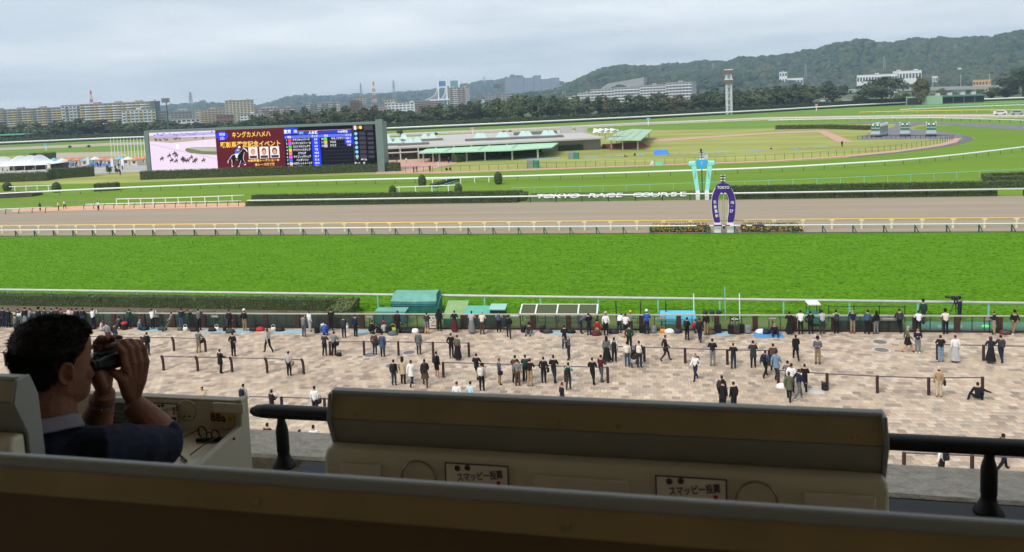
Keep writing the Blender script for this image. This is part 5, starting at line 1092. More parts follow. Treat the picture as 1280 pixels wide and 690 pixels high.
for q, (a_, b2_, t_, f_) in enumerate(((631, 643, 98.5, 12), (643, 655, 97, 12), (653, 668, 97.5, 12), (666, 676, 94.5, 14), (675, 688, 99, 12), (687, 699, 97.5, 12))):
    block(['grey slab at the start of the hilltop housing row', 'second grey slab of the hilltop housing row', 'third grey slab of the hilltop housing row', 'tallest slab of the hilltop housing row', 'lower slab after the tallest one on the hilltop', 'last slab of the hilltop housing row'][q], a_, b2_, t_, t_-.4, 3600, 30, C('slab', (150, 158, 166)), f_, 4, None, False, 'apartment_slab', 0, zb=10)
rb = random.Random(8)
for q in range(26):
    px = rb.uniform(212, 720); w = rb.uniform(9, 20); D = rb.uniform(1300, 1900); base_h = rb.uniform(10, 24)
    pt = far(px, 140, D); v = Vector((pt.x, pt.y, base_h))-CAMP; py = PPY-FPX*v.dot(CU)/v.dot(CF)
    block('distant low %s building among the town roofs %s' % (('white', 'grey', 'beige', 'pinkish')[q % 4], ('left of the beige tower' if px < 300 else 'between the beige tower and the mast' if px < 460 else 'between the mast and the cable bridge' if px < 550 else 'right of the cable bridge')), px, px+w, py, py-.3, D, 16, (wht_, gry, bei, pnk)[q % 4], 4, 4, None, False, 'town_building', 0)['group'] = 'distant town buildings'
# stepped white block with striped balconies
secs = [(707, 722, 121.5), (722, 738, 116.5), (738, 768, 112), (768, 800, 109.5), (800, 832, 106.8), (832, 865, 103.5)]
wt = C('terrace', (222, 222, 220))
for q, (a_, b2_, t_) in enumerate(secs):
    block(['lowest step of the white terraced block', 'second step of the white terraced block', 'third step of the white terraced block', 'fourth step of the white terraced block', 'fifth step of the white terraced block', 'highest step of the white terraced block'][q], a_, b2_, t_, t_-.9, 1150-q*14, 16, C('terrace_shade', (172, 172, 176)), 5+q//2, max(3, int((b2_-a_)/4)), [wt], True, 'terraced_building', 1, D1=1150-(q+1)*14)
a0, a1 = far(752, 112, 1500), far(805, 104, 1480); tp0, tp1 = far(760, 104.5, 1500), far(804, 96.5, 1480); d_ = Vector((a1.x-a0.x, a1.y-a0.y, 0)); L_ = d_.length
e = empty('sloped_hall', (a0.x, a0.y, 0), math.atan2(d_.y, d_.x), 'grey hall with a long sloping roof behind the white terraced block', 'building')
b = MB(); b.add([(0, 0, 0), (L_, 0, 0), (L_, 0, tp1.z), (L_*.15, 0, tp0.z), (0, 0, tp0.z-8), (0, 30, 0), (L_, 30, 0), (L_, 30, tp1.z), (L_*.15, 30, tp0.z), (0, 30, tp0.z-8)], [(0,1,2,3,4), (9,8,7,6,5), (1,6,7,2), (2,7,8,3), (3,8,9,4), (4,9,5,0)]); b.obj('wall', C('hall', (160, 162, 160)), e)
# factory and depot on the right
block('long white factory with a pale blue band behind the big spreading tree', 1071, 1122, 94.5, 91.5, 1300, 30, wht_, 2, 14, [blu], False, 'factory', 1)
block('taller white factory hall with a pale green roof edge', 1116, 1152, 89.5, 87.5, 1330, 30, wht_, 2, 9, None, False, 'factory', 2)
block('small white works with a sloping conveyor below the wooded hill', 974, 984, 89, 91, 1500, 16, wht_, 4, 3, None, False, 'works_building', 1)
block('low pale depot beside the small works', 984, 1004, 96, 99, 1500, 14, wht_, 2, 5, None, False, 'works_building', 0)
block('pale building in the hillside clearing', 914, 922, 91, 91, 1700, 12, wht_, 4, 3, None, False, 'works_building', 0, zb=8)
block('orange building on the elevated road', 1216, 1239, 100.6, 99.6, 1000, 14, C('orange', (226, 178, 110)), 2, 6, None, False, 'orange_building', 0)
block('white house on the hillside under the pylon', 1190, 1202, 85, 84.6, 1600, 12, wht_, 3, 3, None, False, 'white_house', 0)
block('white house row at the far end of the factory', 1165, 1172, 95.5, 95, 1350, 12, wht_, 2, 3, None, False, 'white_house', 0)
for q, (a_, b2_, t_, t2) in enumerate(((892, 910, 91.5, 95), (905, 922, 97, 98.5))):
    P0, P1 = far(a_, t_, 1750), far(b2_, t2, 1750); o = MB().prism([(P0.x, P0.y), (P1.x, P1.y), (P1.x*1.01, P1.y*1.01), (P0.x*1.01, P0.y*1.01)], 0, (P0.z+P1.z)/2).obj('bare_slope', C('bare', (190, 186, 168))); tag(o, ['pale bare earth slope cut into the wooded hill', 'second pale earth slope below the first on the hill'][q], 'slope')
for q, (px, py, w) in enumerate(((990, 134, 10), (1025, 131.5, 10), (1052, 131, 14), (1070, 129, 14))):
    block(['small pink house seen under the tree belt', 'white shed seen between two dark trees', 'cream low house under the viaduct', 'white low house under the viaduct'][q], px, px+w, py-7, py-7.4, 640, 9, (pnk, wht_, cre, wht_)[q], 1, 3, None, False, 'small_house', 0)
# elevated road
P0, P1 = far(985, 113.5, 820), far(1330, 104.5, 860); d_ = Vector((P1.x-P0.x, P1.y-P0.y, 0)); L_ = d_.length; z0_ = P0.z; z1_ = P1.z
e = empty('elevated_road', (P0.x, P0.y, 0), math.atan2(d_.y, d_.x), 'long grey elevated road on columns behind the far trees', 'viaduct')
M_via = C('viaduct', (158, 160, 162)); b = MB(); b.add([(0, 0, z0_-3.2), (L_, 0, z1_-3.2), (L_, 12, z1_-3.2), (0, 12, z0_-3.2), (0, 0, z0_), (L_, 0, z1_), (L_, 12, z1_), (0, 12, z0_)], [(0,3,2,1),(4,5,6,7),(0,1,5,4),(1,2,6,5),(2,3,7,6),(3,0,4,7)]); b.obj('deck', M_via, e)
for k in range(9): t = (k+.5)/9; MB().box((L_*t, 6, (z0_+(z1_-z0_)*t-3.2)/2), (3, 5, z0_+(z1_-z0_)*t-3.2)).obj('column', M_via, e)
for k in range(5): t = .55+k*.1; MB().tube([(L_*t, 1, z0_+(z1_-z0_)*t), (L_*t, 1, z0_+(z1_-z0_)*t+11)], .22, 5).obj('lamp_post', M_offw, e)
# masts and pylons
def lattice(label, px, pyt, D, w, bands=None, name='power_pylon', cat='pylon', arms=3, m=None, zb=0.0):
    P = far(px, pyt, D); h = P.z-zb; e = empty(name, (P.x, P.y, zb), 0, label, cat); m = m or C('steel', (140, 148, 156)); n = 9; bw = max(.5, D*.00034)
    for k in range(n):
        t0, t1 = k/n, (k+1)/n; w0, w1 = w*(1-.88*t0), w*(1-.88*t1); b = MB(); mm = bands[k % 2] if bands else m
        for ax, ay, cx_, cy_ in ((-1, -1, 1, -1), (1, -1, 1, 1), (1, 1, -1, 1), (-1, 1, -1, -1)):
            b.bar((ax*w0, ay*w0, h*t0), (ax*w1, ay*w1, h*t1), bw); b.bar((ax*w0, ay*w0, h*t0), (cx_*w1, cy_*w1, h*t1), bw*.7)
        b.obj('lattice', mm, e)
    for k in range(arms): MB().bar((-w*1.2, 0, h*(.74+k*.09)), (w*1.2, 0, h*(.74+k*.09)), bw*1.2).obj('cross_arm', m, e)
rw = [mat('mast_red', lin((206, 84, 78)), .6), mat('mast_white', lin((220, 220, 220)), .6)]
lattice('red and white striped mast over the town in front of the far hill', 466.5, 102, 1500, 5.0, rw, 'radio_mast', 'mast', 0)
lattice('red and white mast behind the long apartment block', 113, 113, 1300, 3.5, rw, 'radio_mast', 'mast', 0)
lattice('pale pylon with cross arms left of the beige tower', 237.5, 115, 2000, 6)
lattice('grey pylon on the far ridge left of the striped mast', 450.5, 104, 3600, 7)
lattice('grey pylon on the far ridge right of the striped mast', 491.5, 100, 3400, 8)
lattice('tall pylon on the wooded hill over the orange building', 1194, 55, 1900, 9)
lattice('slim grey mast before the wooded hill behind the factory', 1105.5, 70, 1600, 4, arms=0, name='radio_mast', cat='mast')
lattice('slim grey mast near the small works', 1007, 79, 1600, 4, arms=0, name='radio_mast', cat='mast')
lattice('faint pylon on the wooded hill above the watch tower', 891, 79, 2000, 5)
lattice('faint pylon at the ridge above the hilltop housing', 605, 95, 4200, 7)
# cable bridge
e0 = far(560, 135, 1600); e = empty('cable_bridge', (e0.x, e0.y, 0), math.atan2(-e0.x, e0.y)*1.0, 'white cable stayed bridge with four pylons and blue panels', 'bridge')
M_br = C('bridge', (236, 242, 248)); M_bp = mat('bridge_blue', lin((86, 130, 184)), .6); sc_ = 1600/FPX
for dx in (-10.5, -.5, 3.5, 14.5):
    P = far(560+dx, 94.5, 1600); x_ = dx*sc_; MB().bar((x_*1.06, 0, 0), (x_, 0, P.z), 2.8).obj('pylon', M_br, e)
for (x0_, x1_, c_) in ((-10, -1, M_bp), (4, 14, mat('bridge_teal', lin((120, 160, 170)), .6))):
    za, zb_ = far(560, 101, 1600).z, far(560, 107.5, 1600).z; MB().box(((x0_+x1_)/2*sc_, 0, (za+zb_)/2), (abs(x1_-x0_)*sc_, 1, abs(za-zb_))).obj('cross_panel', c_, e)
for s in range(9):
    b = MB(); b.bar((-10*sc_, 0, 62-s*4), (-(12+s*2.0)*sc_*1.0, -2, 20), .35); b.obj('cable', M_br, e)
    b = MB(); b.bar((-.5*sc_, 0, 62-s*4), (-(2.5+s*.9)*sc_, -2, 20), .35); b.obj('cable', M_br, e)
MB().box((0, 0, 19), (90, 10, 2.5)).obj('deck', M_br, e)

# ------------------------------------------------------------------ air
hb = MB().box((0, 2850, 148), (11000, 6800, 320)).obj('haze', None)
hb.data.materials.clear(); hm = bpy.data.materials.new('haze'); hm.use_nodes = True; t_ = hm.node_tree; t_.nodes.clear()
ho = t_.nodes.new('ShaderNodeOutputMaterial'); pv = t_.nodes.new('ShaderNodeVolumePrincipled'); pv.inputs['Color'].default_value = (.58, .79, 1.0, 1); pv.inputs['Density'].default_value = HAZE; pv.inputs['Anisotropy'].default_value = .2
t_.links.new(pv.outputs[0], ho.inputs['Volume']); hb.data.materials.append(hm); tag(hb, 'pale haze in the air over the whole course', 'haze', kind='stuff'); hb.display_type = 'WIRE'
# ------------------------------------------------------------------ people on the plaza
# joints of a standing adult 1.70 m tall facing +Y
BASE = dict(pel=(0, 0, .93), wai=(0, .005, 1.07), che=(0, .01, 1.27), nek=(0, .0, 1.42), nk2=(0, .015, 1.48), hd1=(0, .03, 1.54), hd2=(0, .025, 1.62), hd3=(0, .02, 1.675))
for s, n in ((-1, 'l'), (1, 'r')):
    BASE.update({n+'sh': (s*.165, .0, 1.375), n+'el': (s*.225, -.03, 1.10), n+'wr': (s*.225, .05, .86), n+'ha': (s*.22, .08, .77), n+'hp': (s*.085, 0, .90), n+'kn': (s*.095, .02, .49), n+'an': (s*.10, -.03, .09), n+'to': (s*.115, .12, .035)})
RAD = dict(pel=(.160, .125), wai=(.155, .118), che=(.182, .130), nek=(.080, .075), nk2=(.058, .058), hd1=(.078, .092), hd2=(.084, .102), hd3=(.055, .068), sh=(.082, .08), el=(.060, .060), wr=(.042, .044), ha=(.032, .044), hp=(.108, .11), kn=(.076, .078), an=(.056, .06), to=(.048, .038))
EDG = [('pel', 'wai'), ('wai', 'che'), ('che', 'nek'), ('nek', 'nk2'), ('nk2', 'hd1'), ('hd1', 'hd2'), ('hd2', 'hd3')]
for n in 'lr': EDG += [('che', n+'sh'), (n+'sh', n+'el'), (n+'el', n+'wr'), (n+'wr', n+'ha'), ('pel', n+'hp'), (n+'hp', n+'kn'), (n+'kn', n+'an'), (n+'an', n+'to')]
def shift(d, keys, v):
    for k in keys: d[k] = tuple(a+b for a, b in zip(d[k], v))
UP = ['wai', 'che', 'nek', 'nk2', 'hd1', 'hd2', 'hd3', 'lsh', 'rsh', 'lel', 'rel', 'lwr', 'rwr', 'lha', 'rha']
HEAD = ['hd1', 'hd2', 'hd3']
POSES = {}
def pose(name, **kw):
    d = dict(BASE); d.update(kw); POSES[name] = d; return d
pose('stand'); pose('relax', lkn=(-.10, .05, .49), lan=(-.13, .03, .09), lto=(-.16, .18, .035), lel=(-.24, -.05, 1.1))
pose('rail', lel=(-.25, .12, 1.14), rel=(.25, .12, 1.14), lwr=(-.17, .36, 1.08), rwr=(.17, .36, 1.08), lha=(-.13, .43, 1.06), rha=(.13, .43, 1.06))
d = POSES['rail']; shift(d, ['che', 'nek', 'nk2', 'lsh', 'rsh'], (0, .05, -.02)); shift(d, HEAD, (0, .08, -.03)); d['lan'] = (-.12, -.1, .09); d['lto'] = (-.14, .05, .035)
pose('photo', lel=(-.22, .20, 1.18), rel=(.22, .20, 1.18), lwr=(-.09, .34, 1.42), rwr=(.09, .34, 1.42), lha=(-.06, .36, 1.50), rha=(.06, .36, 1.50))
pose('read', lel=(-.22, .06, 1.10), rel=(.22, .06, 1.10), lwr=(-.09, .28, 1.16), rwr=(.09, .28, 1.16), lha=(-.05, .33, 1.20), rha=(.05, .33, 1.20)); shift(POSES['read'], ['hd2', 'hd3'], (0, .03, -.01))
pose('pocket', lel=(-.27, -.06, 1.12), rel=(.27, -.06, 1.12), lwr=(-.19, .06, .94), rwr=(.19, .06, .94), lha=(-.15, .09, .90), rha=(.15, .09, .90))
pose('walk', lkn=(-.09, .20, .52), lan=(-.09, .27, .10), lto=(-.10, .43, .06), rkn=(.09, -.04, .48), ran=(.09, -.34, .13), rto=(.10, -.22, .04), lel=(-.22, -.14, 1.12), lwr=(-.21, -.18, .88), lha=(-.21, -.16, .79), rel=(.22, .06, 1.11), rwr=(.20, .26, .94), rha=(.19, .33, .88))
pose('cross', lkn=(.02, .04, .49), lan=(.10, -.02, .09), lto=(.14, .1, .035), rkn=(.08, .0, .49), ran=(.05, -.10, .09), rto=(.06, .05, .035), lel=(-.25, .10, 1.12), lwr=(-.15, .33, 1.08), lha=(-.1, .4, 1.07), rel=(.25, .1, 1.12), rwr=(.15, .33, 1.08), rha=(.1, .4, 1.07))
d = pose('bend'); shift(d, ['wai'], (0, .10, -.04)); shift(d, ['che', 'lsh', 'rsh'], (0, .36, -.19)); shift(d, ['nek'], (0, .50, -.27)); shift(d, ['nk2'], (0, .55, -.30)); shift(d, HEAD, (0, .62, -.36)); shift(d, ['lel', 'rel'], (0, .45, -.25)); shift(d, ['lwr', 'rwr', 'lha', 'rha'], (0, .60, -.22)); shift(d, ['pel', 'lhp', 'rhp'], (0, -.06, 0))
d = pose('sit'); dz = -.80; shift(d, ['pel']+UP, (0, 0, dz))
d.update(lhp=(-.10, 0, .12), rhp=(.10, 0, .12), lkn=(-.20, .36, .38), rkn=(.20, .36, .38), lan=(-.16, .62, .10), ran=(.16, .62, .10), lto=(-.16, .78, .05), rto=(.16, .78, .05)); shift(d, ['lwr', 'rwr', 'lha', 'rha'], (0, .20, .10)); shift(d, ['lel', 'rel'], (0, .08, .02)); shift(d, ['che', 'lsh', 'rsh', 'nek', 'nk2'], (0, .05, 0)); shift(d, HEAD, (0, .08, -.02))
d = pose('squat'); shift(d, ['pel']+UP, (0, -.05, -.60)); d.update(lhp=(-.09, -.05, .31), rhp=(.09, -.05, .31), lkn=(-.15, .33, .47), rkn=(.15, .33, .47), lan=(-.13, .05, .09), ran=(.13, .05, .09), lto=(-.15, .2, .035), rto=(.15, .2, .035)); shift(d, ['che', 'lsh', 'rsh', 'nek', 'nk2'], (0, .16, -.03)); shift(d, HEAD, (0, .22, -.05)); shift(d, ['lel', 'rel'], (0, .25, .02)); shift(d, ['lwr', 'rwr', 'lha', 'rha'], (0, .34, .16))
d = pose('leanback'); shift(d, UP+['pel', 'lhp', 'rhp'], (0, -.32, -.12)); shift(d, ['che', 'nek', 'nk2', 'lsh', 'rsh']+HEAD, (0, -.10, 0)); d.update(lkn=(-.09, -.05, .48), rkn=(.09, -.02, .48), lan=(-.1, .22, .09), ran=(.1, .2, .09), lto=(-.1, .38, .05), rto=(.1, .36, .05)); shift(d, ['lwr', 'rwr', 'lha', 'rha'], (0, .1, .25)); 
d = pose('kickback'); shift(d, UP+['pel', 'lhp', 'rhp'], (0, -.12, -.04)); d.update(lkn=(-.10, .12, .50), lan=(-.1, -.12, .16), lto=(-.1, .02, .09), lel=(-.32, -.1, 1.1), lwr=(-.42, -.18, .98), lha=(-.46, -.2, .96))
d = pose('reachout'); dz = -.72; shift(d, ['pel']+UP, (0, 0, dz)); d.update(lhp=(-.1, 0, .2), rhp=(.1, 0, .2), lkn=(-.3, .2, .32), rkn=(.26, .24, .36), lan=(-.42, -.08, .09), ran=(.22, .02, .09), lto=(-.46, .02, .05), rto=(.24, .16, .04), rel=(.42, .06, .52), rwr=(.62, .1, .46), rha=(.72, .1, .44), lel=(-.26, .1, .4), lwr=(-.3, .25, .3), lha=(-.3, .3, .26)); shift(d, ['che', 'nek', 'nk2', 'lsh', 'rsh']+HEAD, (.02, .06, 0))

def rad_of(k): return RAD.get(k) or RAD[k[1:]]
def dseg(p, a, b):
    ab = b-a; t = max(0, min(1, (p-a).dot(ab)/ab.dot(ab))); return (p-a-ab*t).length, t
PM = {}
def person_mesh(pname, sleeve, legs):
    key = (pname, sleeve, legs)
    if key in PM: return PM[key]
    J = POSES[pname]; names = list(J); idx = {n: i for i, n in enumerate(names)}
    me = bpy.data.meshes.new('sk'); me.from_pydata([J[n] for n in names], [(idx[a], idx[b]) for a, b in EDG], [])
    o = bpy.data.objects.new('sk', me); COL.objects.link(o); o.modifiers.new('s', 'SKIN'); o.modifiers['s'].use_smooth_shade = True; o.modifiers['s'].branch_smoothing = .25
    sv = me.skin_vertices[0].data
    for n in names: sv[idx[n]].radius = rad_of(n); sv[idx[n]].use_root = (n == 'pel')
    sb = o.modifiers.new('u', 'SUBSURF'); sb.levels = 1; sb.render_levels = 1
    dg = bpy.context.evaluated_depsgraph_get(); m2 = bpy.data.meshes.new_from_object(o.evaluated_get(dg)); bpy.data.objects.remove(o)
    segs = []
    for a, b in EDG:
        k = b[1:] if b[0] in 'lr' else b
        ty = {'wai': 0, 'che': 0, 'nek': 0, 'nk2': 2, 'hd1': 5, 'hd2': 5, 'hd3': 5, 'sh': 0, 'el': 0, 'wr': 0 if sleeve else 2, 'ha': 2, 'hp': 1, 'kn': 1, 'an': 1 if legs else 2, 'to': 4}[k]; segs.append((Vector(J[a]), Vector(J[b]), ty))
    hc = (Vector(J['hd1'])+Vector(J['hd2']))/2
    for i in range(5): m2.materials.append(None)
    for p in m2.polygons:
        c = p.center; best = min(segs, key=lambda s: dseg(c, s[0], s[1])[0]-(.03 if s[2] == 5 else 0)); ty = best[2]
        if ty == 5: q = c-hc; ty = 2 if (q.y > .028 and q.z < .06) or q.z < -.075 else 3
        p.material_index = ty; p.use_smooth = True
    # keep the lowest point on the ground
    zm = min(v.co.z for v in m2.vertices)
    for v in m2.vertices: v.co.z -= zm
    m2.name = 'person_body'; PM[key] = m2; return m2

CLOTH = {'yellowcap': (206, 172, 66), 'black': (26, 26, 30), 'charcoal': (52, 52, 56), 'grey': (120, 122, 122), 'ltgrey': (172, 172, 172), 'white': (224, 224, 222), 'navy': (30, 36, 58), 'blue': (40, 84, 170), 'denim': (62, 82, 112), 'dkdenim': (38, 46, 64), 'ltdenim': (116, 140, 160), 'khaki': (142, 122, 92), 'beige': (190, 172, 146), 'cream': (216, 206, 190), 'brown': (84, 62, 50), 'dkred': (84, 34, 40), 'green': (28, 66, 54), 'olive': (92, 96, 74), 'mint': (124, 184, 160), 'ltblue': (184, 212, 224), 'pink': (212, 180, 184), 'plaid': (112, 108, 106), 'skin': (190, 142, 116), 'tan': (160, 136, 104), 'slate': (88, 94, 106), 'greygreen': (96, 104, 98), 'purple': (86, 82, 104), 'red': (176, 40, 44)}
def cm(c): return mat('cloth_'+c, lin(CLOTH[c]), .85, .18, 9.0)
M_skin = mat('skin', lin((196, 148, 122)), .6, .06, 9); HAIR = {'k': mat('hair_black', lin((24, 21, 20)), .6, .2, 30), 'b': mat('hair_brown', lin((72, 46, 36)), .6, .2, 30), 'g': mat('hair_grey', lin((150, 148, 146)), .7, .2, 30), 'y': mat('hair_blond', lin((186, 150, 110)), .6, .2, 30), 'r': mat('hair_red', lin((78, 36, 34)), .6, .2, 30)}
SHO = {'k': mat('shoe_black', lin((26, 24, 24)), .6), 'w': mat('shoe_white', lin((214, 212, 208)), .6), 'r': mat('shoe_red', lin((170, 36, 40)), .6)}
def longhair_mesh(): 
    b = MB(); b.lathe([(.02, 1.70), (.075, 1.685), (.102, 1.63), (.108, 1.54), (.104, 1.44), (.09, 1.36), (.06, 1.30)], 12, (0, -.025, 0), .95, .72); return b.mesh('long_hair', HAIR['k'], True)
def skirt_mesh(z0, r1): 
    b = MB(); n = 20; prof = [(.125, 1.02), (.165, .90), (.19, .80)]+[(.19+(r1-.19)*t, .80+(z0-.80)*t) for t in (.35, .7, 1.0)]
    for r, z in prof:
        for k in range(n): a = 2*math.pi*k/n; w = 1+.06*math.sin(a*5)*max(0, (.9-z)); b.v.append((r*w*math.cos(a), r*w*.82*math.sin(a), z))
    for i in range(len(prof)-1):
        for k in range(n): b.f.append((i*n+k, i*n+(k+1) % n, (i+1)*n+(k+1) % n, (i+1)*n+k)); b.m.append(0)
    return b.mesh('skirt', None, True)
def coat_mesh():
    b = MB(); n = 18; prof = [(.16, 1.22), (.165, 1.08), (.175, .95), (.195, .80), (.205, .66)]
    for r, z in prof:
        for k in range(n): a = 2*math.pi*k/n; b.v.append((r*math.cos(a)*(1+.03*math.sin(3*a)), r*.80*math.sin(a), z))
    for i in range(len(prof)-1):
        for k in range(n): b.f.append((i*n+k, i*n+(k+1) % n, (i+1)*n+(k+1) % n, (i+1)*n+k)); b.m.append(0)
    return b.mesh('coat_hem', None, True)
LH, SKL, SKS, COAT = longhair_mesh(), skirt_mesh(.16, .30), skirt_mesh(.52, .25), coat_mesh()
HATM = MB().lathe([(.112, 1.60), (.112, 1.66), (.10, 1.71), (.06, 1.745), (.01, 1.75)], 14, (0, .02, 0), .92, 1.06).mesh('cap', None, True)
BRIM = MB().lathe([(.02, 0), (.085, .0), (.085, .012), (.02, .014)], 12, (0, .13, 1.60), 1.0, .8).mesh('brim', None, True)
for me_ in (SKL, SKS, COAT, HATM, BRIM): me_.materials.clear(); me_.materials.append(None)
def omat(o, m): o.material_slots[0].link = 'OBJECT'; o.material_slots[0].material = m
def backpack_mesh():
    b = MB(); b.lathe([(.10, .0), (.15, .02), (.165, .10), (.16, .32), (.13, .42), (.05, .45)], 14, (0, 0, 0), 1.0, .62)
    b.lathe([(.09, .04), (.10, .08), (.09, .2), (.03, .22)], 10, (0, -.09, 0), 1.0, .5)
    for s in (-1, 1): b.tube([(s*.09, .07, .40), (s*.10, .16, .46), (s*.10, .26, .36), (s*.10, .24, .12), (s*.10, .10, .05)], .018, 5)
    return b.mesh('backpack', None, True)
BPK = backpack_mesh(); BPK.materials.clear(); BPK.materials.append(None)
def bag_mesh():
    b = MB(); b.lathe([(.13, 0), (.16, .02), (.165, .16), (.14, .25), (.10, .26)], 12, (0, 0, 0), 1.0, .42); b.tube([(-.12, 0, .24), (-.10, 0, .40), (.0, 0, .47), (.10, 0, .40), (.12, 0, .24)], .012, 5); return b.mesh('bag', None, True)
BAG = bag_mesh(); BAG.materials.clear(); BAG.materials.append(None)
def bagm(c): return mat('bag_'+c, lin(CLOTH[c]), .6, .15, 8)
npl = 0
def person(px, py, p, face, top, bot, lab, hair='k', shoe='k', ss=False, shorts=False, ex='', sc=1.0, z=0.0, grp='people on the plaza'):
    """face: degrees the person is turned to the right of the track's direction; 180 faces the stand"""
    global npl
    loc = at(px, py, z); h = sc*(1.0+.035*math.sin(npl*2.7)); npl += 1
    dF = (loc-FA).dot(FN)
    if grp == 'people on the plaza' and dF > -.42 and 'beyond the fence' not in lab: loc = loc-FN*(dF+.42)
    me = person_mesh(p, not ss, not shorts); bare = 'dress' in ex
    o = inst('person', me, None, loc, (0, 0, R(-face)), (h*.99, h*.99, h))
    for i, m_ in enumerate((cm(top), cm(bot), M_skin, HAIR[hair], SHO[shoe])): o.material_slots[i].link = 'OBJECT'; o.material_slots[i].material = m_
    tag(o, lab, 'person', grp)
    hp_ = Vector(POSES[p]['hd2'])-Vector(BASE['hd2'])
    if 'long' in ex: q = inst('long_hair', LH, o, hp_); omat(q, HAIR[hair])
    if 'dress' in ex: q = inst('dress_skirt', SKL, o); omat(q, cm(bot))
    if 'skirt' in ex: q = inst('skirt', SKS, o); omat(q, cm(bot))
    if 'coat' in ex: q = inst('coat_hem', COAT, o); omat(q, cm(top))
    for key, c in (('capw', 'white'), ('capk', 'black'), ('capy', 'yellowcap'), ('capr', 'red'), ('capg', 'greygreen'), ('capo', 'beige')):
        if key in ex:
            q = inst('cap', HATM, o, hp_); omat(q, cm(c)); q2 = inst('brim', BRIM, q); omat(q2, cm(c))
    rot = Matrix.Rotation(R(-face), 3, 'Z')
    for key, c in (('bpk', 'black'), ('bpb', 'denim'), ('bpw', 'cream'), ('bpg', 'charcoal')):
        if key in ex:
            dp = Vector(POSES[p]['che'])-Vector(BASE['che']); v = rot @ (Vector((0, -.19, .98))*h+dp*h); q = inst('backpack', BPK, None, loc+v, (0, 0, R(-face)), (h, h, h)); omat(q, bagm(c)); tag(q, ' '.join(('backpack worn by the '+lab).split()[:16]), 'backpack', 'backpacks worn on the plaza')
    for key, c in (('bagk', 'black'), ('bagt', 'tan'), ('bagw', 'white')):
        if key in ex:
            v = rot @ (Vector((.29, -.02, .72))*h); q = inst('shoulder_bag', BAG, None, loc+v, (0, 0, R(-face+80)), (h, h, h)); omat(q, bagm(c)); tag(q, ' '.join(('bag carried by the '+lab).split()[:16]), 'bag', 'bags carried on the plaza')
    return o
P_ = person
# crowd along the low hedge
P_(2, 408, 'stand', 0, 'dkred', 'charcoal', 'person in dark red top first in the crowd at the low hedge')
P_(9, 408, 'stand', 5, 'navy', 'navy', 'person in navy jacket and white shoes beside the dark red top', shoe='w')
P_(15, 408, 'rail', -5, 'black', 'black', 'person in black between the navy jacket and the raised newspaper')
P_(20.5, 419, 'photo', 10, 'greygreen', 'charcoal', 'person in grey green jacket holding something up behind the crowd', ex='capo')
P_(26, 408.4, 'rail', 0, 'black', 'charcoal', 'person in black leaning at the low hedge past the raised newspaper')
P_(34.5, 409, 'stand', -10, 'black', 'grey', 'person in black top and long grey skirt at the low hedge', ex='dress')
P_(41, 408.6, 'rail', 10, 'grey', 'charcoal', 'person in grey jacket next to the long grey skirt')
P_(51.5, 409, 'stand', 0, 'black', 'black', 'person in black cap and black clothes behind the binoculars man', ex='capk')
P_(58, 409, 'rail', 15, 'charcoal', 'dkdenim', 'person in charcoal jacket and jeans at the low hedge')
P_(68, 409, 'stand', 0, 'navy', 'black', 'person in navy top, half hidden by the dark hair of the binoculars man')
P_(74, 409, 'rail', -8, 'charcoal', 'black', 'person in charcoal coat next to the pale pink jacket', ex='coat')
P_(80, 409, 'relax', 8, 'brown', 'black', 'person in dark brown top left of the pale pink jacket')
P_(88, 410, 'stand', 20, 'pink', 'charcoal', 'person in pale pink jacket at the low hedge', hair='b')
P_(93, 409, 'rail', 0, 'ltgrey', 'charcoal', 'person in light grey jacket right of the pale pink jacket')
P_(100, 408.4, 'rail', 5, 'black', 'black', 'person all in black next to the blue jeans at the hedge')
P_(107.5, 408.6, 'rail', 0, 'black', 'denim', 'person in black top and blue jeans at the hedge')
P_(119, 409.4, 'photo', 0, 'white', 'black', 'person in white top and black trousers photographing over the hedge')
P_(126.5, 413.4, 'sit', 60, 'pink', 'ltgrey', 'person in pink sitting on the ground by the hedge')
P_(132.5, 415.4, 'sit', 40, 'grey', 'charcoal', 'person in grey sitting beside the one in pink', hair='b')
P_(148, 411.8, 'squat', -10, 'charcoal', 'charcoal', 'person in charcoal squatting next to the red bin')
P_(162, 411, 'rail', 0, 'green', 'navy', 'person in dark green top and navy trousers right of the red bin')
P_(174, 412.4, 'sit', 20, 'slate', 'charcoal', 'person in slate top sitting on a mat by the hedge', hair='g')
P_(191.5, 411.8, 'photo', 0, 'white', 'black', 'person in white top aiming a phone over the hedge', hair='k', shoe='w')
P_(209, 413.6, 'leanback', 250, 'grey', 'olive', 'person in grey leaning far back with legs stretched out')
P_(227.5, 411.8, 'rail', 0, 'navy', 'denim', 'person in navy jacket and jeans at the hedge')
P_(236, 411.8, 'photo', 0, 'green', 'charcoal', 'person in green jacket with arms up beside the navy jacket')
P_(249.5, 412.8, 'photo', 0, 'greygreen', 'black', 'person in grey green vest and black trousers at the hedge')
P_(287.6, 412.8, 'stand', 0, 'black', 'black', 'person in black standing at the hedge on the blue mat')
P_(306.5, 413.6, 'pocket', 0, 'black', 'khaki', 'person in black jacket, khaki trousers and white cap at the hedge', ex='capw')
P_(380.3, 421, 'photo', 5, 'grey', 'slate', 'person in grey jacket photographing at the end of the hedge')
P_(387.6, 414.6, 'relax', 30, 'white', 'ltgrey', 'person in white shirt right beside the grey photographing one')
P_(414.4, 413.4, 'rail', 0, 'black', 'black', 'person in black short sleeves leaning at the hedge end', ss=True)
P_(404.6, 414, 'sit', -20, 'white', 'black', 'person in white sitting low at the hedge end')
P_(406, 420, 'squat', 0, 'blue', 'blue', 'person in bright blue crouching behind the charcoal jacket')
P_(430.4, 422.6, 'read', -10, 'charcoal', 'navy', 'person in charcoal top and navy trousers with red shoes', hair='b', shoe='r', ex='bagw')
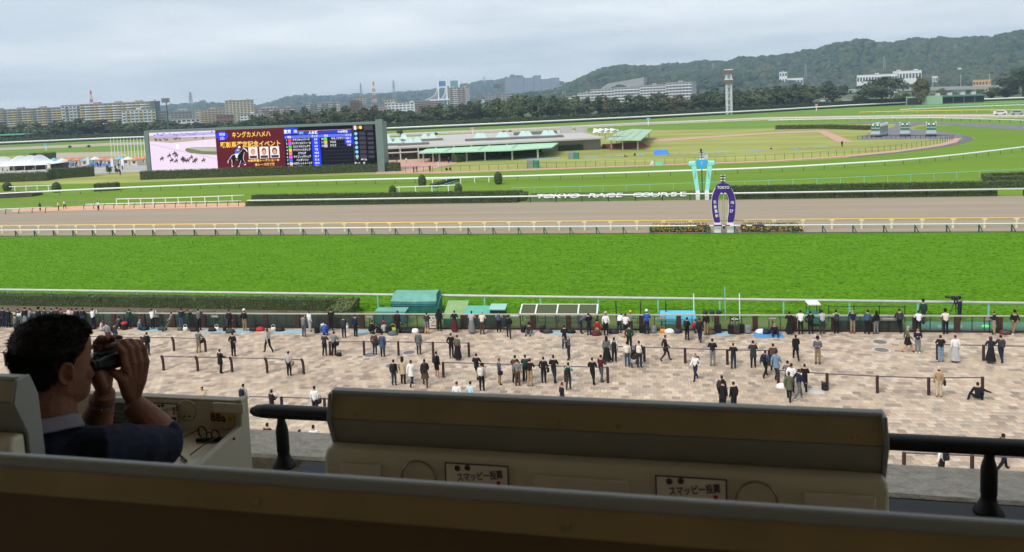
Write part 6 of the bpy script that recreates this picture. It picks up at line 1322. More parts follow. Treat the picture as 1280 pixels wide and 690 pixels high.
P_(445, 421, 'stand', 15, 'navy', 'black', 'person in dark navy sweater standing at the leafy cross hedge')
P_(463.4, 417.6, 'squat', 40, 'black', 'black', 'person in black suit squatting at the covered table')
P_(480.5, 416, 'sit', -30, 'ltgrey', 'black', 'person in red cap sitting with black bags', ex='capr')
P_(498, 416.6, 'stand', 20, 'black', 'black', 'person in black standing by the lime green bag')
P_(534, 417, 'rail', 0, 'charcoal', 'grey', 'person in charcoal top and grey shorts with bare legs', ss=True, shorts=True)
P_(549.6, 414, 'stand', 0, 'black', 'black', 'person in black with long hair beside the white notice board', ex='long')
P_(568.6, 415, 'rail', 0, 'black', 'dkred', 'person in black top and dark red long skirt at the lime lid', ex='dress')
P_(590, 416.8, 'rail', 0, 'ltgrey', 'grey', 'person in long grey dress at the glass fence', ex='dress')
P_(603.2, 417.6, 'rail', 0, 'cream', 'brown', 'person in cream jacket and brown trousers at the glass fence', hair='g')
P_(624.2, 415.6, 'rail', 0, 'beige', 'black', 'person in beige top with a blue backpack at the dark cabinet', ex='bpb', shoe='w')
P_(636.4, 422.8, 'walk', -15, 'black', 'charcoal', 'person in black suit near the end of the panel shelter')
P_(662, 417, 'sit', 180, 'charcoal', 'greygreen', 'person in charcoal sitting in front of the panel shelter', ex='capk')
P_(726.6, 417, 'bend', 70, 'purple', 'dkdenim', 'person in purple grey jacket bending over a bag')
P_(736.4, 419, 'read', -30, 'black', 'navy', 'person in black standing next to the bending one')
P_(748.4, 416.6, 'squat', -60, 'red', 'tan', 'person in red and tan squatting by the fence')
P_(757.8, 419.4, 'stand', 0, 'white', 'black', 'person in white jacket and pale cap beside the squatting one', ex='capo')
P_(774.6, 416.6, 'bend', 10, 'white', 'dkdenim', 'person in white stooping over the fence rail')
P_(782.4, 421.6, 'rail', 0, 'white', 'black', 'person in white jacket and black shorts with bare legs', shorts=True)
P_(788.4, 416.8, 'rail', 10, 'grey', 'charcoal', 'person in grey with a yellow cap at the fence', ex='capy')
P_(808.8, 417.6, 'rail', 0, 'blue', 'navy', 'person in bright blue jacket and white cap at the fence', ex='capw')
P_(859, 425.4, 'read', 30, 'black', 'black', 'person in black facing the one with the navy backpack', ex='bpk')
P_(875, 427.2, 'walk', 10, 'navy', 'dkdenim', 'person in navy with a black backpack stepping along the fence', ex='bpk')
P_(867, 416, 'squat', 90, 'red', 'charcoal', 'person in red squatting behind the navy backpack')
P_(882.8, 419, 'stand', -20, 'black', 'khaki', 'person in black top and khaki trousers by the fence bags')
P_(968, 418, 'sit', 180, 'navy', 'navy', 'person in navy sitting on the blue mat with head down')
P_(987, 418, 'rail', 0, 'black', 'black', 'person in long black dress at the fence', ex='dress')
P_(1001, 418, 'rail', 0, 'white', 'black', 'person in white sweater between two in black at the fence')
P_(1013.6, 417.6, 'rail', 0, 'black', 'black', 'person in black before the green utility cart', ex='bpk')
P_(1028, 417.6, 'rail', 0, 'ltgrey', 'charcoal', 'person in light grey jacket right of the green cart')
P_(1045.4, 416.8, 'rail', 0, 'ltgrey', 'black', 'person in pale grey shirt with a grey bag at the green platform', ex='bpg')
P_(1066, 416.8, 'photo', 0, 'navy', 'khaki', 'person in navy jacket and khaki trousers photographing', hair='g')
P_(1084, 417.6, 'rail', 40, 'denim', 'black', 'person in blue denim jacket turning to the long haired one')
P_(1095.4, 417.6, 'relax', -30, 'black', 'grey', 'person with long hair, black top and grey trousers', ex='long', hair='k')
P_(1123.8, 416.6, 'cross', 0, 'charcoal', 'black', 'person in charcoal with a grey backpack leaning on the fence post', ex='bpg', shoe='w')
P_(1147, 416, 'rail', 0, 'white', 'black', 'person in white shirt with a black bag slung behind', ex='bagk')
P_(1182, 417.8, 'rail', 0, 'cream', 'black', 'person in cream vest and wide black trousers at the fence', ex='capk')
P_(1268, 419.2, 'cross', 195, 'black', 'khaki', 'person in black jacket and khaki trousers facing the stand', shoe='w', ex='capk')
P_(1154, 403.6, 'stand', 0, 'green', 'charcoal', 'person in green staff jacket on the rubber floor beyond the fence', ex='capk')
P_(1199.5, 401.4, 'photo', -40, 'navy', 'navy', 'camera operator in navy behind a tripod beyond the fence', ex='capk')
P_(1218, 401.2, 'read', -60, 'navy', 'tan', 'person in navy jacket and tan trousers beside the camera operator', hair='b')
# on the paving
P_(136, 431.6, 'stand', 0, 'grey', 'dkred', 'person in grey top and dark red skirt walking by the binoculars', ex='dress')
P_(144.8, 430.6, 'relax', 10, 'charcoal', 'denim', 'person in charcoal jacket and jeans beside the dark red skirt')
P_(168, 471, 'walk', 0, 'charcoal', 'black', 'person mostly hidden behind the hand of the binoculars man')
P_(185.2, 443.8, 'pocket', 0, 'black', 'dkdenim', 'person in black jacket and dark jeans at the curved post', ex='bpk')
P_(249, 440.8, 'rail', 0, 'greygreen', 'khaki', 'person in grey green jacket with khaki trousers and hip bag', ex='bagk')
P_(292.4, 445.6, 'pocket', 0, 'black', 'black', 'person in black with red shoes standing alone', shoe='r', ss=True)
P_(276.2, 466.6, 'cross', 20, 'black', 'black', 'person in slim black suit leaning on the curved rail', ex='coat')
P_(336, 440.4, 'walk', -70, 'ltgrey', 'black', 'person in light grey hoodie walking past the blue mat', ss=False)
P_(362, 469.8, 'stand', 0, 'ltgrey', 'black', 'person in grey blouse and black trousers with a tan bag', ex='bagt')
P_(255.5, 520, 'stand', 200, 'beige', 'charcoal', 'person in beige short sleeves facing the stand beyond the desk', ss=True)
P_(306, 515.4, 'stand', 0, 'ltgrey', 'charcoal', 'person in grey shirt with a black backpack near the railing end', ex='bpk')
P_(341, 523, 'read', 30, 'black', 'black', 'person in black reading a white paper near the railing')
P_(394.8, 520, 'stand', 0, 'white', 'black', 'person in white shirt with a black shoulder bag at the nearest rail', ex='bagk')
P_(406.4, 444.6, 'rail', 0, 'charcoal', 'black', 'person in charcoal jacket leaning on the rail with a friend')
P_(418, 444.8, 'rail', 5, 'grey', 'black', 'person in grey jacket and black trousers leaning by the friend', ex='bagk')
P_(469, 443.6, 'relax', 0, 'brown', 'charcoal', 'person in grey brown jacket beside the long blue coat', ex='bagk')
P_(478.8, 446.2, 'stand', 0, 'denim', 'black', 'person in long blue coat over black trousers', ex='coat')
P_(524, 443.2, 'stand', 0, 'greygreen', 'charcoal', 'person in hooded grey coat with pale hair at the rail', hair='g', ex='coat')
P_(564.6, 446.6, 'pocket', 0, 'black', 'black', 'person in black suit next to the green cardigan')
P_(572.4, 450, 'stand', 20, 'olive', 'black', 'person in green cardigan and long black skirt', ex='dress', hair='b')
P_(493, 482, 'stand', 0, 'black', 'charcoal', 'person in black jacket with a wide backpack in a trio', ex='bpk')
P_(504.4, 480.4, 'relax', 5, 'beige', 'black', 'person in beige coat in the middle of a trio', ex='coat long')
P_(514.8, 482.4, 'walk', 10, 'white', 'dkdenim', 'person in long white shirt and jeans in a trio', ex='coat')
P_(532, 483, 'walk', -20, 'black', 'brown', 'person in black with a round backpack and brown skirt', ex='bpk skirt')
P_(546.4, 471.6, 'relax', 20, 'black', 'black', 'person in black jacket and shorts with a large backpack', ex='bpk', shorts=True, shoe='w')
P_(596.4, 474.8, 'cross', 0, 'black', 'black', 'person in black with a sling bag at the rail post', ex='bagk')
P_(602.8, 489, 'stand', 0, 'ltgrey', 'black', 'person in light grey hoodie behind the sling bag', ex='bpw')
P_(624.8, 480.8, 'stand', 60, 'denim', 'khaki', 'person in denim jacket and khaki trousers looking along the rail', hair='b', ex='bagk')
P_(572.4, 515, 'stand', 0, 'white', 'charcoal', 'brown haired person in white below the seat back edge', hair='b')
P_(589, 512, 'stand', 30, 'ltblue', 'charcoal', 'dark haired person in pale blue below the seat back edge')
P_(644.4, 478.4, 'rail', 0, 'brown', 'black', 'person in dark brown top leaning next to grey sweater')
P_(647.4, 482.6, 'stand', 0, 'grey', 'brown', 'person in grey sweater and brown trousers behind the rail')
P_(657, 477, 'rail', 0, 'green', 'black', 'person in dark green top leaning on the middle rail')
P_(662.8, 482.8, 'rail', 5, 'black', 'tan', 'person in black sweater and tan trousers at the middle rail')
P_(680, 479, 'pocket', 0, 'black', 'black', 'person in black coat with a bag at the middle rail', ex='bagk')
P_(692.6, 479, 'cross', 0, 'black', 'dkdenim', 'person in black top and dark jeans at the middle rail')
P_(711, 486.8, 'rail', 0, 'mint', 'charcoal', 'person in mint green top with a black backpack', ex='bpk')
P_(703.4, 516, 'stand', 60, 'black', 'black', 'brown haired person in black below the seat back edge', hair='b')
P_(706, 436, 'rail', 0, 'black', 'black', 'person in black behind the grey shirted photographer')
P_(711.4, 449.8, 'photo', -80, 'slate', 'dkdenim', 'person in grey shirt and jeans holding up a phone', hair='g')
P_(758.8, 452.8, 'stand', 0, 'greygreen', 'black', 'long haired person in grey green top and black skirt', ex='long dress')
P_(768.2, 452.8, 'relax', 0, 'white', 'black', 'person in white shirt with a small black bag', ex='bpk')
P_(787, 437.8, 'pocket', 0, 'green', 'black', 'person in dark green jacket between fence and rail')
P_(784.2, 458.4, 'stand', 0, 'cream', 'denim', 'person in cream with a cream backpack and jeans at the rail', ex='bpw')
P_(799.4, 459.6, 'stand', 0, 'navy', 'dkdenim', 'person in navy with a white backpack beside the stroller', ex='bpw')
P_(741, 481, 'cross', 0, 'black', 'black', 'person in black with crossed legs at the end of the middle rail')
P_(751.6, 477.6, 'cross', 30, 'dkred', 'slate', 'person in dark red shirt at the end post')
P_(832, 450.8, 'walk', 80, 'black', 'charcoal', 'person in black jacket over a white shirt walking with a bag', ex='bagk')
P_(869.8, 474.8, 'walk', 215, 'white', 'navy', 'person in white shirt walking towards the stand', ex='bpk')
P_(891, 457.2, 'rail', 0, 'black', 'grey', 'person in black top and grey trousers at the rail')
P_(917, 460.8, 'rail', 0, 'black', 'dkdenim', 'brown haired person in black jacket and dark jeans at the rail', hair='b')
P_(941.8, 459.6, 'rail', 0, 'charcoal', 'black', 'person in dark grey suit at the rail', ex='coat')
P_(956.6, 471.4, 'walk', 40, 'denim', 'black', 'person in blue jacket with a black backpack near the rail end', ex='bpk')
P_(966.8, 463, 'rail', 0, 'brown', 'black', 'person in dark brown leaning at the rail end post')
P_(970.4, 473, 'walk', 30, 'ltdenim', 'black', 'person in long light denim coat striding', ex='coat')
P_(995, 449.8, 'walk', -5, 'black', 'black', 'person in black suit walking to the fence', ex='coat')
P_(1022.2, 455, 'read', 190, 'slate', 'khaki', 'person in slate jacket and khaki trousers reading, facing the stand', ex='capk')
P_(904, 512.6, 'stand', 20, 'black', 'black', 'person in black coat and cap standing behind another dark coat', ex='capk coat')
P_(902.6, 508, 'stand', 20, 'charcoal', 'black', 'dark haired person just behind the capped black coat')
P_(917.6, 514.6, 'stand', -30, 'black', 'black', 'person in black jacket facing the capped coat')
P_(985, 486.6, 'rail', 0, 'plaid', 'black', 'person in grey brown shirt at the rail start post')
P_(989.4, 491, 'relax', 20, 'white', 'black', 'person in white shirt within the group at the start post')
P_(986.4, 500.8, 'walk', 15, 'olive', 'black', 'person in olive brown jacket walking in front of the group', hair='b', ex='coat')
P_(998.4, 499, 'walk', 60, 'navy', 'greygreen', 'person in navy jacket and pale trousers striding past the group', shoe='w')
P_(1006, 490, 'cross', 0, 'black', 'black', 'person in black jacket leaning on the rail by the white bag')
P_(1134.4, 440.2, 'walk', 100, 'olive', 'black', 'blond person in grey green jacket with bare legs and red shoes', hair='y', shoe='r', shorts=True, ex='skirt')
P_(1147.2, 441.8, 'read', 185, 'navy', 'grey', 'person in navy top and grey trousers facing the stand', shoe='w')
P_(1176, 452.4, 'rail', 0, 'black', 'ltdenim', 'person in black T-shirt and pale jeans at the rail', ss=True)
P_(1194, 453, 'stand', 0, 'white', 'ltgrey', 'person in long white dress at the rail', ex='dress', hair='b')
P_(1238.4, 454, 'rail', 0, 'navy', 'black', 'red haired person in navy blouse and long black skirt', ex='dress long', hair='r')
P_(1250.6, 453.8, 'cross', 0, 'charcoal', 'dkdenim', 'person in charcoal with a grey backpack beside the long skirt', ex='bpg')
P_(1173.4, 496.4, 'stand', 10, 'tan', 'beige', 'person in beige jacket and pale cap with a black bag at the rail', ex='capo bagk')
P_(1221.8, 500.4, 'reachout', 10, 'black', 'black', 'person in black sitting low with an arm stretched out')
P_(1177, 600, 'stand', -40, 'white', 'black', 'person in white blouse close under the stand railing', ex='bpk')
P_(1253, 588, 'walk', 70, 'black', 'black', 'person in black walking close under the stand railing', ex='bpk')
P_(336.4, 570, 'stand', 0, 'black', 'black', 'person in black passing below the railing post')
P_(376.4, 578, 'stand', 20, 'charcoal', 'charcoal', 'person whose dark hair shows over the concrete parapet')
P_(394, 574, 'stand', -20, 'white', 'charcoal', 'person in white with a dark strap over the concrete parapet', ex='bagk')
# staff and infield visitors
g2 = 'people across the course'
for px, py, top, bot, f, p, lab in ((50.4, 263.4, 'charcoal', 'black', 0, 'stand', 'person in dark clothes on the pink sand'), (73.4, 263, 'white', 'navy', 60, 'stand', 'staff member in white shirt standing on the pink sand'), (81, 261, 'white', 'black', 100, 'walk', 'staff member in white shirt walking on the pink sand'), (123.2, 263, 'white', 'black', 0, 'stand', 'staff member in white shirt beside the staff rail'), (517, 216, 'black', 'black', 90, 'stand', 'person in black by the wire fence at the brick forecourt'), (521, 215.6, 'navy', 'dkdenim', 40, 'walk', 'person in navy walking on the brick forecourt'), (537.5, 215, 'charcoal', 'black', 0, 'stand', 'person in charcoal by the edge of the forecourt'), (548, 209, 'ltblue', 'white', 0, 'stand', 'person in pale blue under the green canopy front'), (558, 213, 'black', 'black', 0, 'sit', 'person in black sitting at the yellow lawn edge'), (562.5, 212.6, 'dkred', 'black', 0, 'sit', 'person in dark red sitting at the yellow lawn edge'), (496, 204.6, 'brown', 'black', 40, 'walk', 'person in brown on the brick forecourt'), (508, 204.4, 'white', 'ltgrey', 0, 'stand', 'person in white on the brick forecourt'), (539, 202.4, 'black', 'black', 0, 'stand', 'person in black under the green canopy'), (561, 204, 'charcoal', 'black', 0, 'stand', 'person in charcoal at the canopy column'), (606, 200, 'black', 'black', 0, 'sit', 'person in black sitting on the lawn by a mat'), (610.5, 199.8, 'navy', 'black', 0, 'sit', 'person in navy sitting on the lawn by a mat'), (781, 196.4, 'black', 'black', 90, 'sit', 'person in black on a mat beside the lawn path'), (793.5, 195.4, 'charcoal', 'black', 0, 'squat', 'person in charcoal squatting among the mats'), (876.4, 193, 'black', 'black', 0, 'stand', 'person in black standing behind the mint finishing post'), (964, 188.6, 'black', 'white', 0, 'squat', 'person in black and white among the lawn mats'), (1052.6, 183.6, 'navy', 'black', 0, 'stand', 'person in dark navy at the end of the lawn mats'), (150.4, 219, 'black', 'black', 0, 'stand', 'person in black on the path beside the marquee hedge')):
    P_(px, py, p, f, top, bot, lab, grp=g2)
tr_ = random.Random(3)
for k in range(26):
    px = tr_.uniform(0, 58); py = 217.6-tr_.random()*2.2-px*.03
    P_(px, py, tr_.choice(['sit', 'stand', 'squat']), tr_.uniform(0, 360), tr_.choice(['black', 'charcoal', 'white', 'navy', 'dkred', 'grey']), 'black', 'guest under the white marquee', grp='guests under the marquee', sc=1.05)
for k in range(22):
    px = tr_.uniform(62, 158); py = tr_.uniform(205, 213)
    P_(px, py, tr_.choice(['stand', 'walk', 'stand']), tr_.uniform(0, 360), tr_.choice(['black', 'charcoal', 'white', 'navy', 'dkred', 'grey', 'ltblue']), tr_.choice(['black', 'navy', 'denim']), 'visitor among the event stalls', grp='visitors among the stalls')

# ------------------------------------------------------------------ belongings along the fence
def thing_bag(px, py, kind, c, lab, sc=1.0, rz=0.0):
    p = at(px, py); dF = (p-FA).dot(FN)
    if -.34 < dF < 3: p = p-FN*(dF+.34)
    if kind == 'pack': o = inst('backpack', BPK, None, p, (0, 0, rz), (sc*1.25, sc*1.25, sc*1.1)); omat(o, bagm(c))
    elif kind == 'bag': o = inst('tote_bag', BAG, None, p, (0, 0, rz), (sc*1.3, sc*1.6, sc*1.1)); omat(o, bagm(c))
    elif kind == 'case':
        e = empty('suitcase', p, rz, lab, 'suitcase', 'bags left along the fence'); o = MB().box((0, 0, .36), (.44, .26, .62)).obj('shell', bagm(c), e); bevel(o, .05); MB().tube([(-.1, 0, .65), (-.1, 0, .95), (.1, 0, .95), (.1, 0, .65)], .012, 5).obj('handle', M_dk, e)
        for s in (-.17, .17): MB().tube([(s-.02, 0, .03), (s+.02, 0, .03)], .035, 8).obj('wheel', M_dk, e)
        return e
    elif kind == 'heap':
        o = MB().lathe([(.30, 0), (.34, .08), (.26, .22), (.1, .30), (.01, .31)], 10, (0, 0, 0), 1.2, .8).obj('bag_heap', bagm(c), None, p, (0, 0, rz), True)
    return tag(o, lab, 'bag', 'bags left along the fence')
def mat_on(px0, px1, off0, off1, c, lab):
    a, c2 = fence_pt(px0, off0), fence_pt(px1, off0); b_ = MB(); b_.prism([a.xy, c2.xy, (c2+FN*(off1-off0)).xy, (a+FN*(off1-off0)).xy], .004, .016); return tag(b_.obj('ground_sheet', mat('gsheet_'+c, lin(CLOTH.get(c, (120, 160, 190))), .7, .1, 3, bump=.3)), lab, 'sheet', 'sheets laid along the fence')
CLOTH.update({'sheetblue': (150, 184, 196), 'sheetdeep': (84, 146, 200), 'lime': (176, 200, 60), 'orange': (232, 150, 40)})
mat_on(250, 312, -1.3, -.5, 'sheetblue', 'long pale blue sheet by the two in black at the hedge'); mat_on(340, 378, -1.3, -.5, 'sheetblue', 'pale blue sheet at the grey photographing person'); mat_on(170, 205, -1.2, -.4, 'sheetblue', 'pale blue sheet around the white top by the hedge'); mat_on(944, 981, -1.6, -.5, 'sheetdeep', 'deep blue sheet under the person sitting in navy'); mat_on(440, 458, -1.3, -.5, 'sheetblue', 'small pale sheet at the foot of the navy sweater'); mat_on(888, 912, -1.2, -.4, 'sheetblue', 'pale sheet under black suitcases at the notice'); mat_on(645, 676, -1.2, -.5, 'pink', 'pinkish sheet in front of the panel shelter'); mat_on(684, 715, -1.2, -.5, 'sheetblue', 'pale sheet under the middle of the panel shelter')
BG = thing_bag
e = empty('red_bin', at(156, 412), 0, 'small red lidded bin beside the squatting person', 'bin'); MB().lathe([(.17, 0), (.20, .02), (.22, .48)], 12).obj('bin_body', mat('bin_black', lin((30, 26, 28)), .6), e); MB().lathe([(.24, .48), (.24, .56), (.14, .62), (.02, .63)], 12).obj('lid', mat('bin_red', lin((206, 46, 44)), .5), e)
BG(266, 413.6, 'heap', 'black', 'black bag on the long blue sheet near the green jacket'); BG(271, 413.4, 'bag', 'white', 'white carrier bag on the long blue sheet'); BG(281, 413.6, 'pack', 'black', 'black pack on the sheet left of the one in black', .8); BG(288, 415.6, 'heap', 'charcoal', 'charcoal bag in front of the one in black', .8)
BG(317, 413.2, 'heap', 'black', 'black bag right of the khaki trousers'); BG(325, 413.2, 'heap', 'red', 'small reddish bag on the hedge side', .6); BG(342, 413.6, 'bag', 'cream', 'cream bag on the pale sheet'); BG(350, 413.6, 'heap', 'black', 'black bag beside the cream one')
BG(396.5, 416, 'pack', 'black', 'black backpack standing at the white shirt', 1.1); BG(225, 413.2, 'bag', 'olive', 'green bag at the jeans by the hedge'); BG(232, 413.4, 'bag', 'white', 'white bag between jeans and green jacket'); BG(243, 413.6, 'heap', 'black', 'black heap of coats by the green jacket'); BG(115, 411, 'heap', 'black', 'black bag behind the white top photographer'); BG(181, 412.6, 'heap', 'black', 'black bag near the white top at the hedge'); BG(203, 412.4, 'heap', 'charcoal', 'charcoal holdall by the leaning back person')
BG(491.5, 415.6, 'bag', 'lime', 'lime green cooler bag under the covered table', 1.3); BG(491, 418.4, 'heap', 'slate', 'slate coloured bag in front of the lime one'); BG(505, 415.4, 'heap', 'black', 'black bag right of the one in black by the cart', 1.2); BG(512, 415.6, 'heap', 'black', 'black bag beside the fence post by the cart'); BG(519, 415.6, 'heap', 'white', 'white bundle behind the hooded grey coat'); BG(527, 415.6, 'heap', 'charcoal', 'charcoal bundle near the bare legged one'); BG(474, 416, 'pack', 'black', 'black backpack beside the red cap', 1.2); BG(486, 416.4, 'pack', 'black', 'second black backpack beside the red cap', 1.2)
BG(654.5, 415.6, 'pack', 'black', 'black backpack left of the sitting charcoal person'); BG(678, 415.4, 'pack', 'black', 'black backpack alone under the shelter'); BG(684.5, 416, 'heap', 'charcoal', 'charcoal bag right of the lone backpack', .8); BG(713, 416, 'heap', 'black', 'black bag in front of the shelter end', .9); BG(745, 418.8, 'heap', 'dkred', 'dark red bag by the squatting person', .9); BG(767, 416.4, 'heap', 'charcoal', 'charcoal coat heap under the fence')
BG(803, 416.4, 'case', 'black', 'black suitcase left of the bright blue jacket'); BG(817, 416.2, 'pack', 'grey', 'grey and black backpack right of the bright blue jacket', 1.1); BG(828.5, 415.6, 'bag', 'orange', 'orange bag on the paving at the fence', .9); BG(837, 416, 'heap', 'white', 'white bag beside the orange one', .7); BG(846, 415.8, 'heap', 'charcoal', 'charcoal heap at the fence post', .7); BG(897.5, 416.4, 'case', 'black', 'black suitcase right of the khaki trousers'); BG(888, 417.4, 'heap', 'brown', 'brown bag at the khaki trousers', .8)
BG(914, 417.4, 'case', 'black', 'black suitcase under the dark notice'); BG(921, 417.8, 'case', 'charcoal', 'charcoal suitcase stacked close to the black ones'); BG(926.5, 416.6, 'case', 'black', 'tall black suitcase by the white pole'); BG(935, 416.8, 'pack', 'grey', 'grey backpack with white trim by the suitcases', 1.2); BG(951, 416.4, 'heap', 'white', 'white bag on the deep blue sheet', .9); BG(957, 416.8, 'heap', 'navy', 'navy coat on the deep blue sheet')
BG(978, 485.4, 'heap', 'white', 'white carrier bag at the rail start post', .9); BG(1031, 487.6, 'pack', 'black', 'black box bag on the white sheet at the rail', .9); BG(1255, 416.4, 'heap', 'brown', 'brown bag behind the fence corner post', .9); BG(424, 445.2, 'bag', 'black', 'black bag at the feet of the grey jacket', .9)
a = at(1010, 491); o = MB().prism([at(1009, 492.4).xy, at(1031, 493).xy, at(1030.5, 488.6).xy, at(1009, 488).xy], .003, .014).obj('white_sheet', M_offw); tag(o, 'white sheet spread under the rail beside the black box bag', 'sheet')
# stroller
p = at(792.6, 457.4); e = empty('stroller', p, R(15), 'dark baby stroller beside the white backpack', 'stroller')
MB().lathe([(.16, .45), (.22, .55), (.22, .75), (.12, .82)], 10, (0, .05, 0), 1, 1.3).obj('seat', bagm('charcoal'), e); MB().lathe([(.24, .78), (.2, .92), (.08, 1.0), (.01, 1.01)], 10, (0, .1, 0), 1, 1.2).obj('hood', bagm('black'), e)
MB().tube([(-.2, -.35, 1.02), (.2, -.35, 1.02)], .018, 6).obj('handle', M_dk, e)
for s in (-.2, .2):
    MB().tube([(s, -.35, 1.02), (s, .05, .5), (s, .32, .12)], .016, 5).obj('side_frame', M_dk, e); MB().tube([(s, .1, .5), (s, -.3, .12)], .016, 5).obj('rear_leg', M_dk, e)
    for y in (.32, -.3): MB().tube([(s-.02, y, .11), (s+.02, y, .11)], .11, 12).obj('wheel', M_dk, e)
# television camera on tripod
p = at(1193.5, 400.6); e = empty('television_camera', p, R(60), 'black television camera on a tripod before the turf rail', 'camera')
for a in (0, 2.1, 4.2): MB().tube([(0, 0, 1.45), (.5*math.cos(a), .5*math.sin(a), 0)], .022, 5).obj('tripod_leg', M_dk, e)
MB().box((0, 0, 1.62), (.2, .42, .26)).obj('body', M_dk, e); MB().tube([(0, .2, 1.63), (0, .62, 1.63)], [.07, .09], 10).obj('lens', M_dk, e); MB().box((.12, -.3, 1.68), (.1, .12, .1)).obj('viewfinder', M_dk, e)
# paper held up, newspapers
for px, py, z, lab in ((21, 419, 1.55, 'newspaper held up behind the crowd at the low hedge'), (343.5, 523, 1.2, 'white paper held by the reader near the railing')):
    p = at(px, py); o = MB().add([(-.2, .36, z-.14), (0, .33, z-.16), (.2, .36, z-.14), (.2, .40, z+.14), (0, .37, z+.13), (-.2, .40, z+.14)], [(0,1,4,5), (1,2,3,4)]).obj('newspaper', mat('newsprint', lin((216, 214, 206)), .8, .08, 20), None, p); tag(o, lab, 'newspaper')
# ------------------------------------------------------------------ the stand around the viewer
M_stand = mat('stand_concrete', lin((118, 114, 108)), .9, .1, 1.0); M_soffit = mat('stand_soffit', lin((222, 214, 200)), .9, .05, .5)
b = MB(); b.extrude([(-12, 14.2), (3.1, 14.2), (3.1, 15.13), (1.0, 15.13), (1.0, 15.36), (.05, 15.36), (.05, 15.6), (-.9, 15.6), (-.9, 15.84), (-1.85, 15.84), (-1.85, 16.1), (-12, 16.1)], -16, 16, 0)
o = b.obj('stand_terrace', mat('stand_floor', lin((160, 150, 136)), .8, .12, 1.5)); tag(o, 'stepped concrete floor of the viewing stand', 'stand', kind='structure')
o = MB().box((0, -2.0, 21.9), (34, 13.0, .5)).obj('stand_roof', M_soffit); tag(o, kind='structure')  # unseen roof, added to shade the seats; height and pale underside set for that
o = MB().box((0, -8.0, 18.85), (32, .4, 5.5)).obj('stand_rear_wall', mat('rear_wall', lin((232, 214, 184)), .85, .05, .4)); tag(o, kind='structure')  # unseen wall, set pale and close behind to bounce light onto the seats
o = MB().box((0, 3.2, 14.4), (32, .1, 1.0)).obj('stand_fascia', M_stand); tag(o, kind='structure')
o = MB().box((0, 9.5, 10.6), (32, 12.0, .4)).obj('lower_canopy', M_stand); o.location = (0, -6.5, -2); tag(o, kind='structure')
o = MB().box((0, -4.4, 7.0), (32, 15.2, 13.6)).obj('stand_body', M_stand); tag(o, kind='structure')
for k in range(4):
    o = MB().box((-13.5+k*9, -7.2, 18.85), (.8, .8, 5.4)).obj('stand_column', M_stand); tag(o, kind='structure')
# parapet and railing
M_parap = mat('parapet_grain', lin((204, 194, 178)), .95, .16, 22, bump=1.0, detail=6)
o = MB().extrude([(3.10, 14.6), (3.10, 15.385), (3.115, 15.395), (3.36, 15.395), (3.375, 15.38), (3.375, 14.6)], -16, 16, 0).obj('parapet', M_parap); tag(o, 'rough grey concrete parapet in front of the black railing', 'parapet')
M_blk = mat('rail_black', lin((20, 20, 21)), .5, .15, 6, spec=.25)
def railing(label, xa, xb, posts):
    e = empty('stand_railing', (xa, 3.0, 15.13), 0, label, 'railing'); z = 15.655-15.13
    n = 16; b = MB(); pts = []
    for k in range(n): a = 2*math.pi*k/n; pts.append((.040*math.cos(a)*1.0, .029*math.sin(a)))
    L_ = xb-xa
    for x, s in ((0, .45), (.02, .8), (.07, 1.0), (L_-.07, 1), (L_-.02, .8), (L_, .45)):
        for (u, v) in pts: b.v.append((x, u*s, z+v*s))
    for i in range(5):
        for k in range(n): a = i*n+k; c = i*n+(k+1) % n; b.f.append((a, c, c+n, a+n)); b.m.append(0)
    b.f.append(tuple(range(n))); b.m.append(0); b.f.append(tuple(5*n+k for k in reversed(range(n)))); b.m.append(0)
    b.obj('handrail', M_blk, e, smooth=True)
    for x in posts:
        MB().lathe([(.052, .262), (.050, .270), (.034, .296), (.027, .314), (.026, .325), (.028, .335), (.028, .430), (.024, .450), (.018, .470), (.017, .50)], 16, (x-xa, .02, 0)).obj('post', M_blk, e, smooth=True)
    MB().box((L_/2+.1, .03, .24), (L_-.2, .09, .045)).obj('base_channel', M_blk, e)
    return e
railing('black handrail on turned posts starting beside the front desk', -1.895, 14.0, (-1.765, 1.095, 3.95, 6.8, 9.6))
railing('black handrail continuing behind the front desk', -14.0, -2.02, (-2.4, -5.2, -8.0, -11.0))

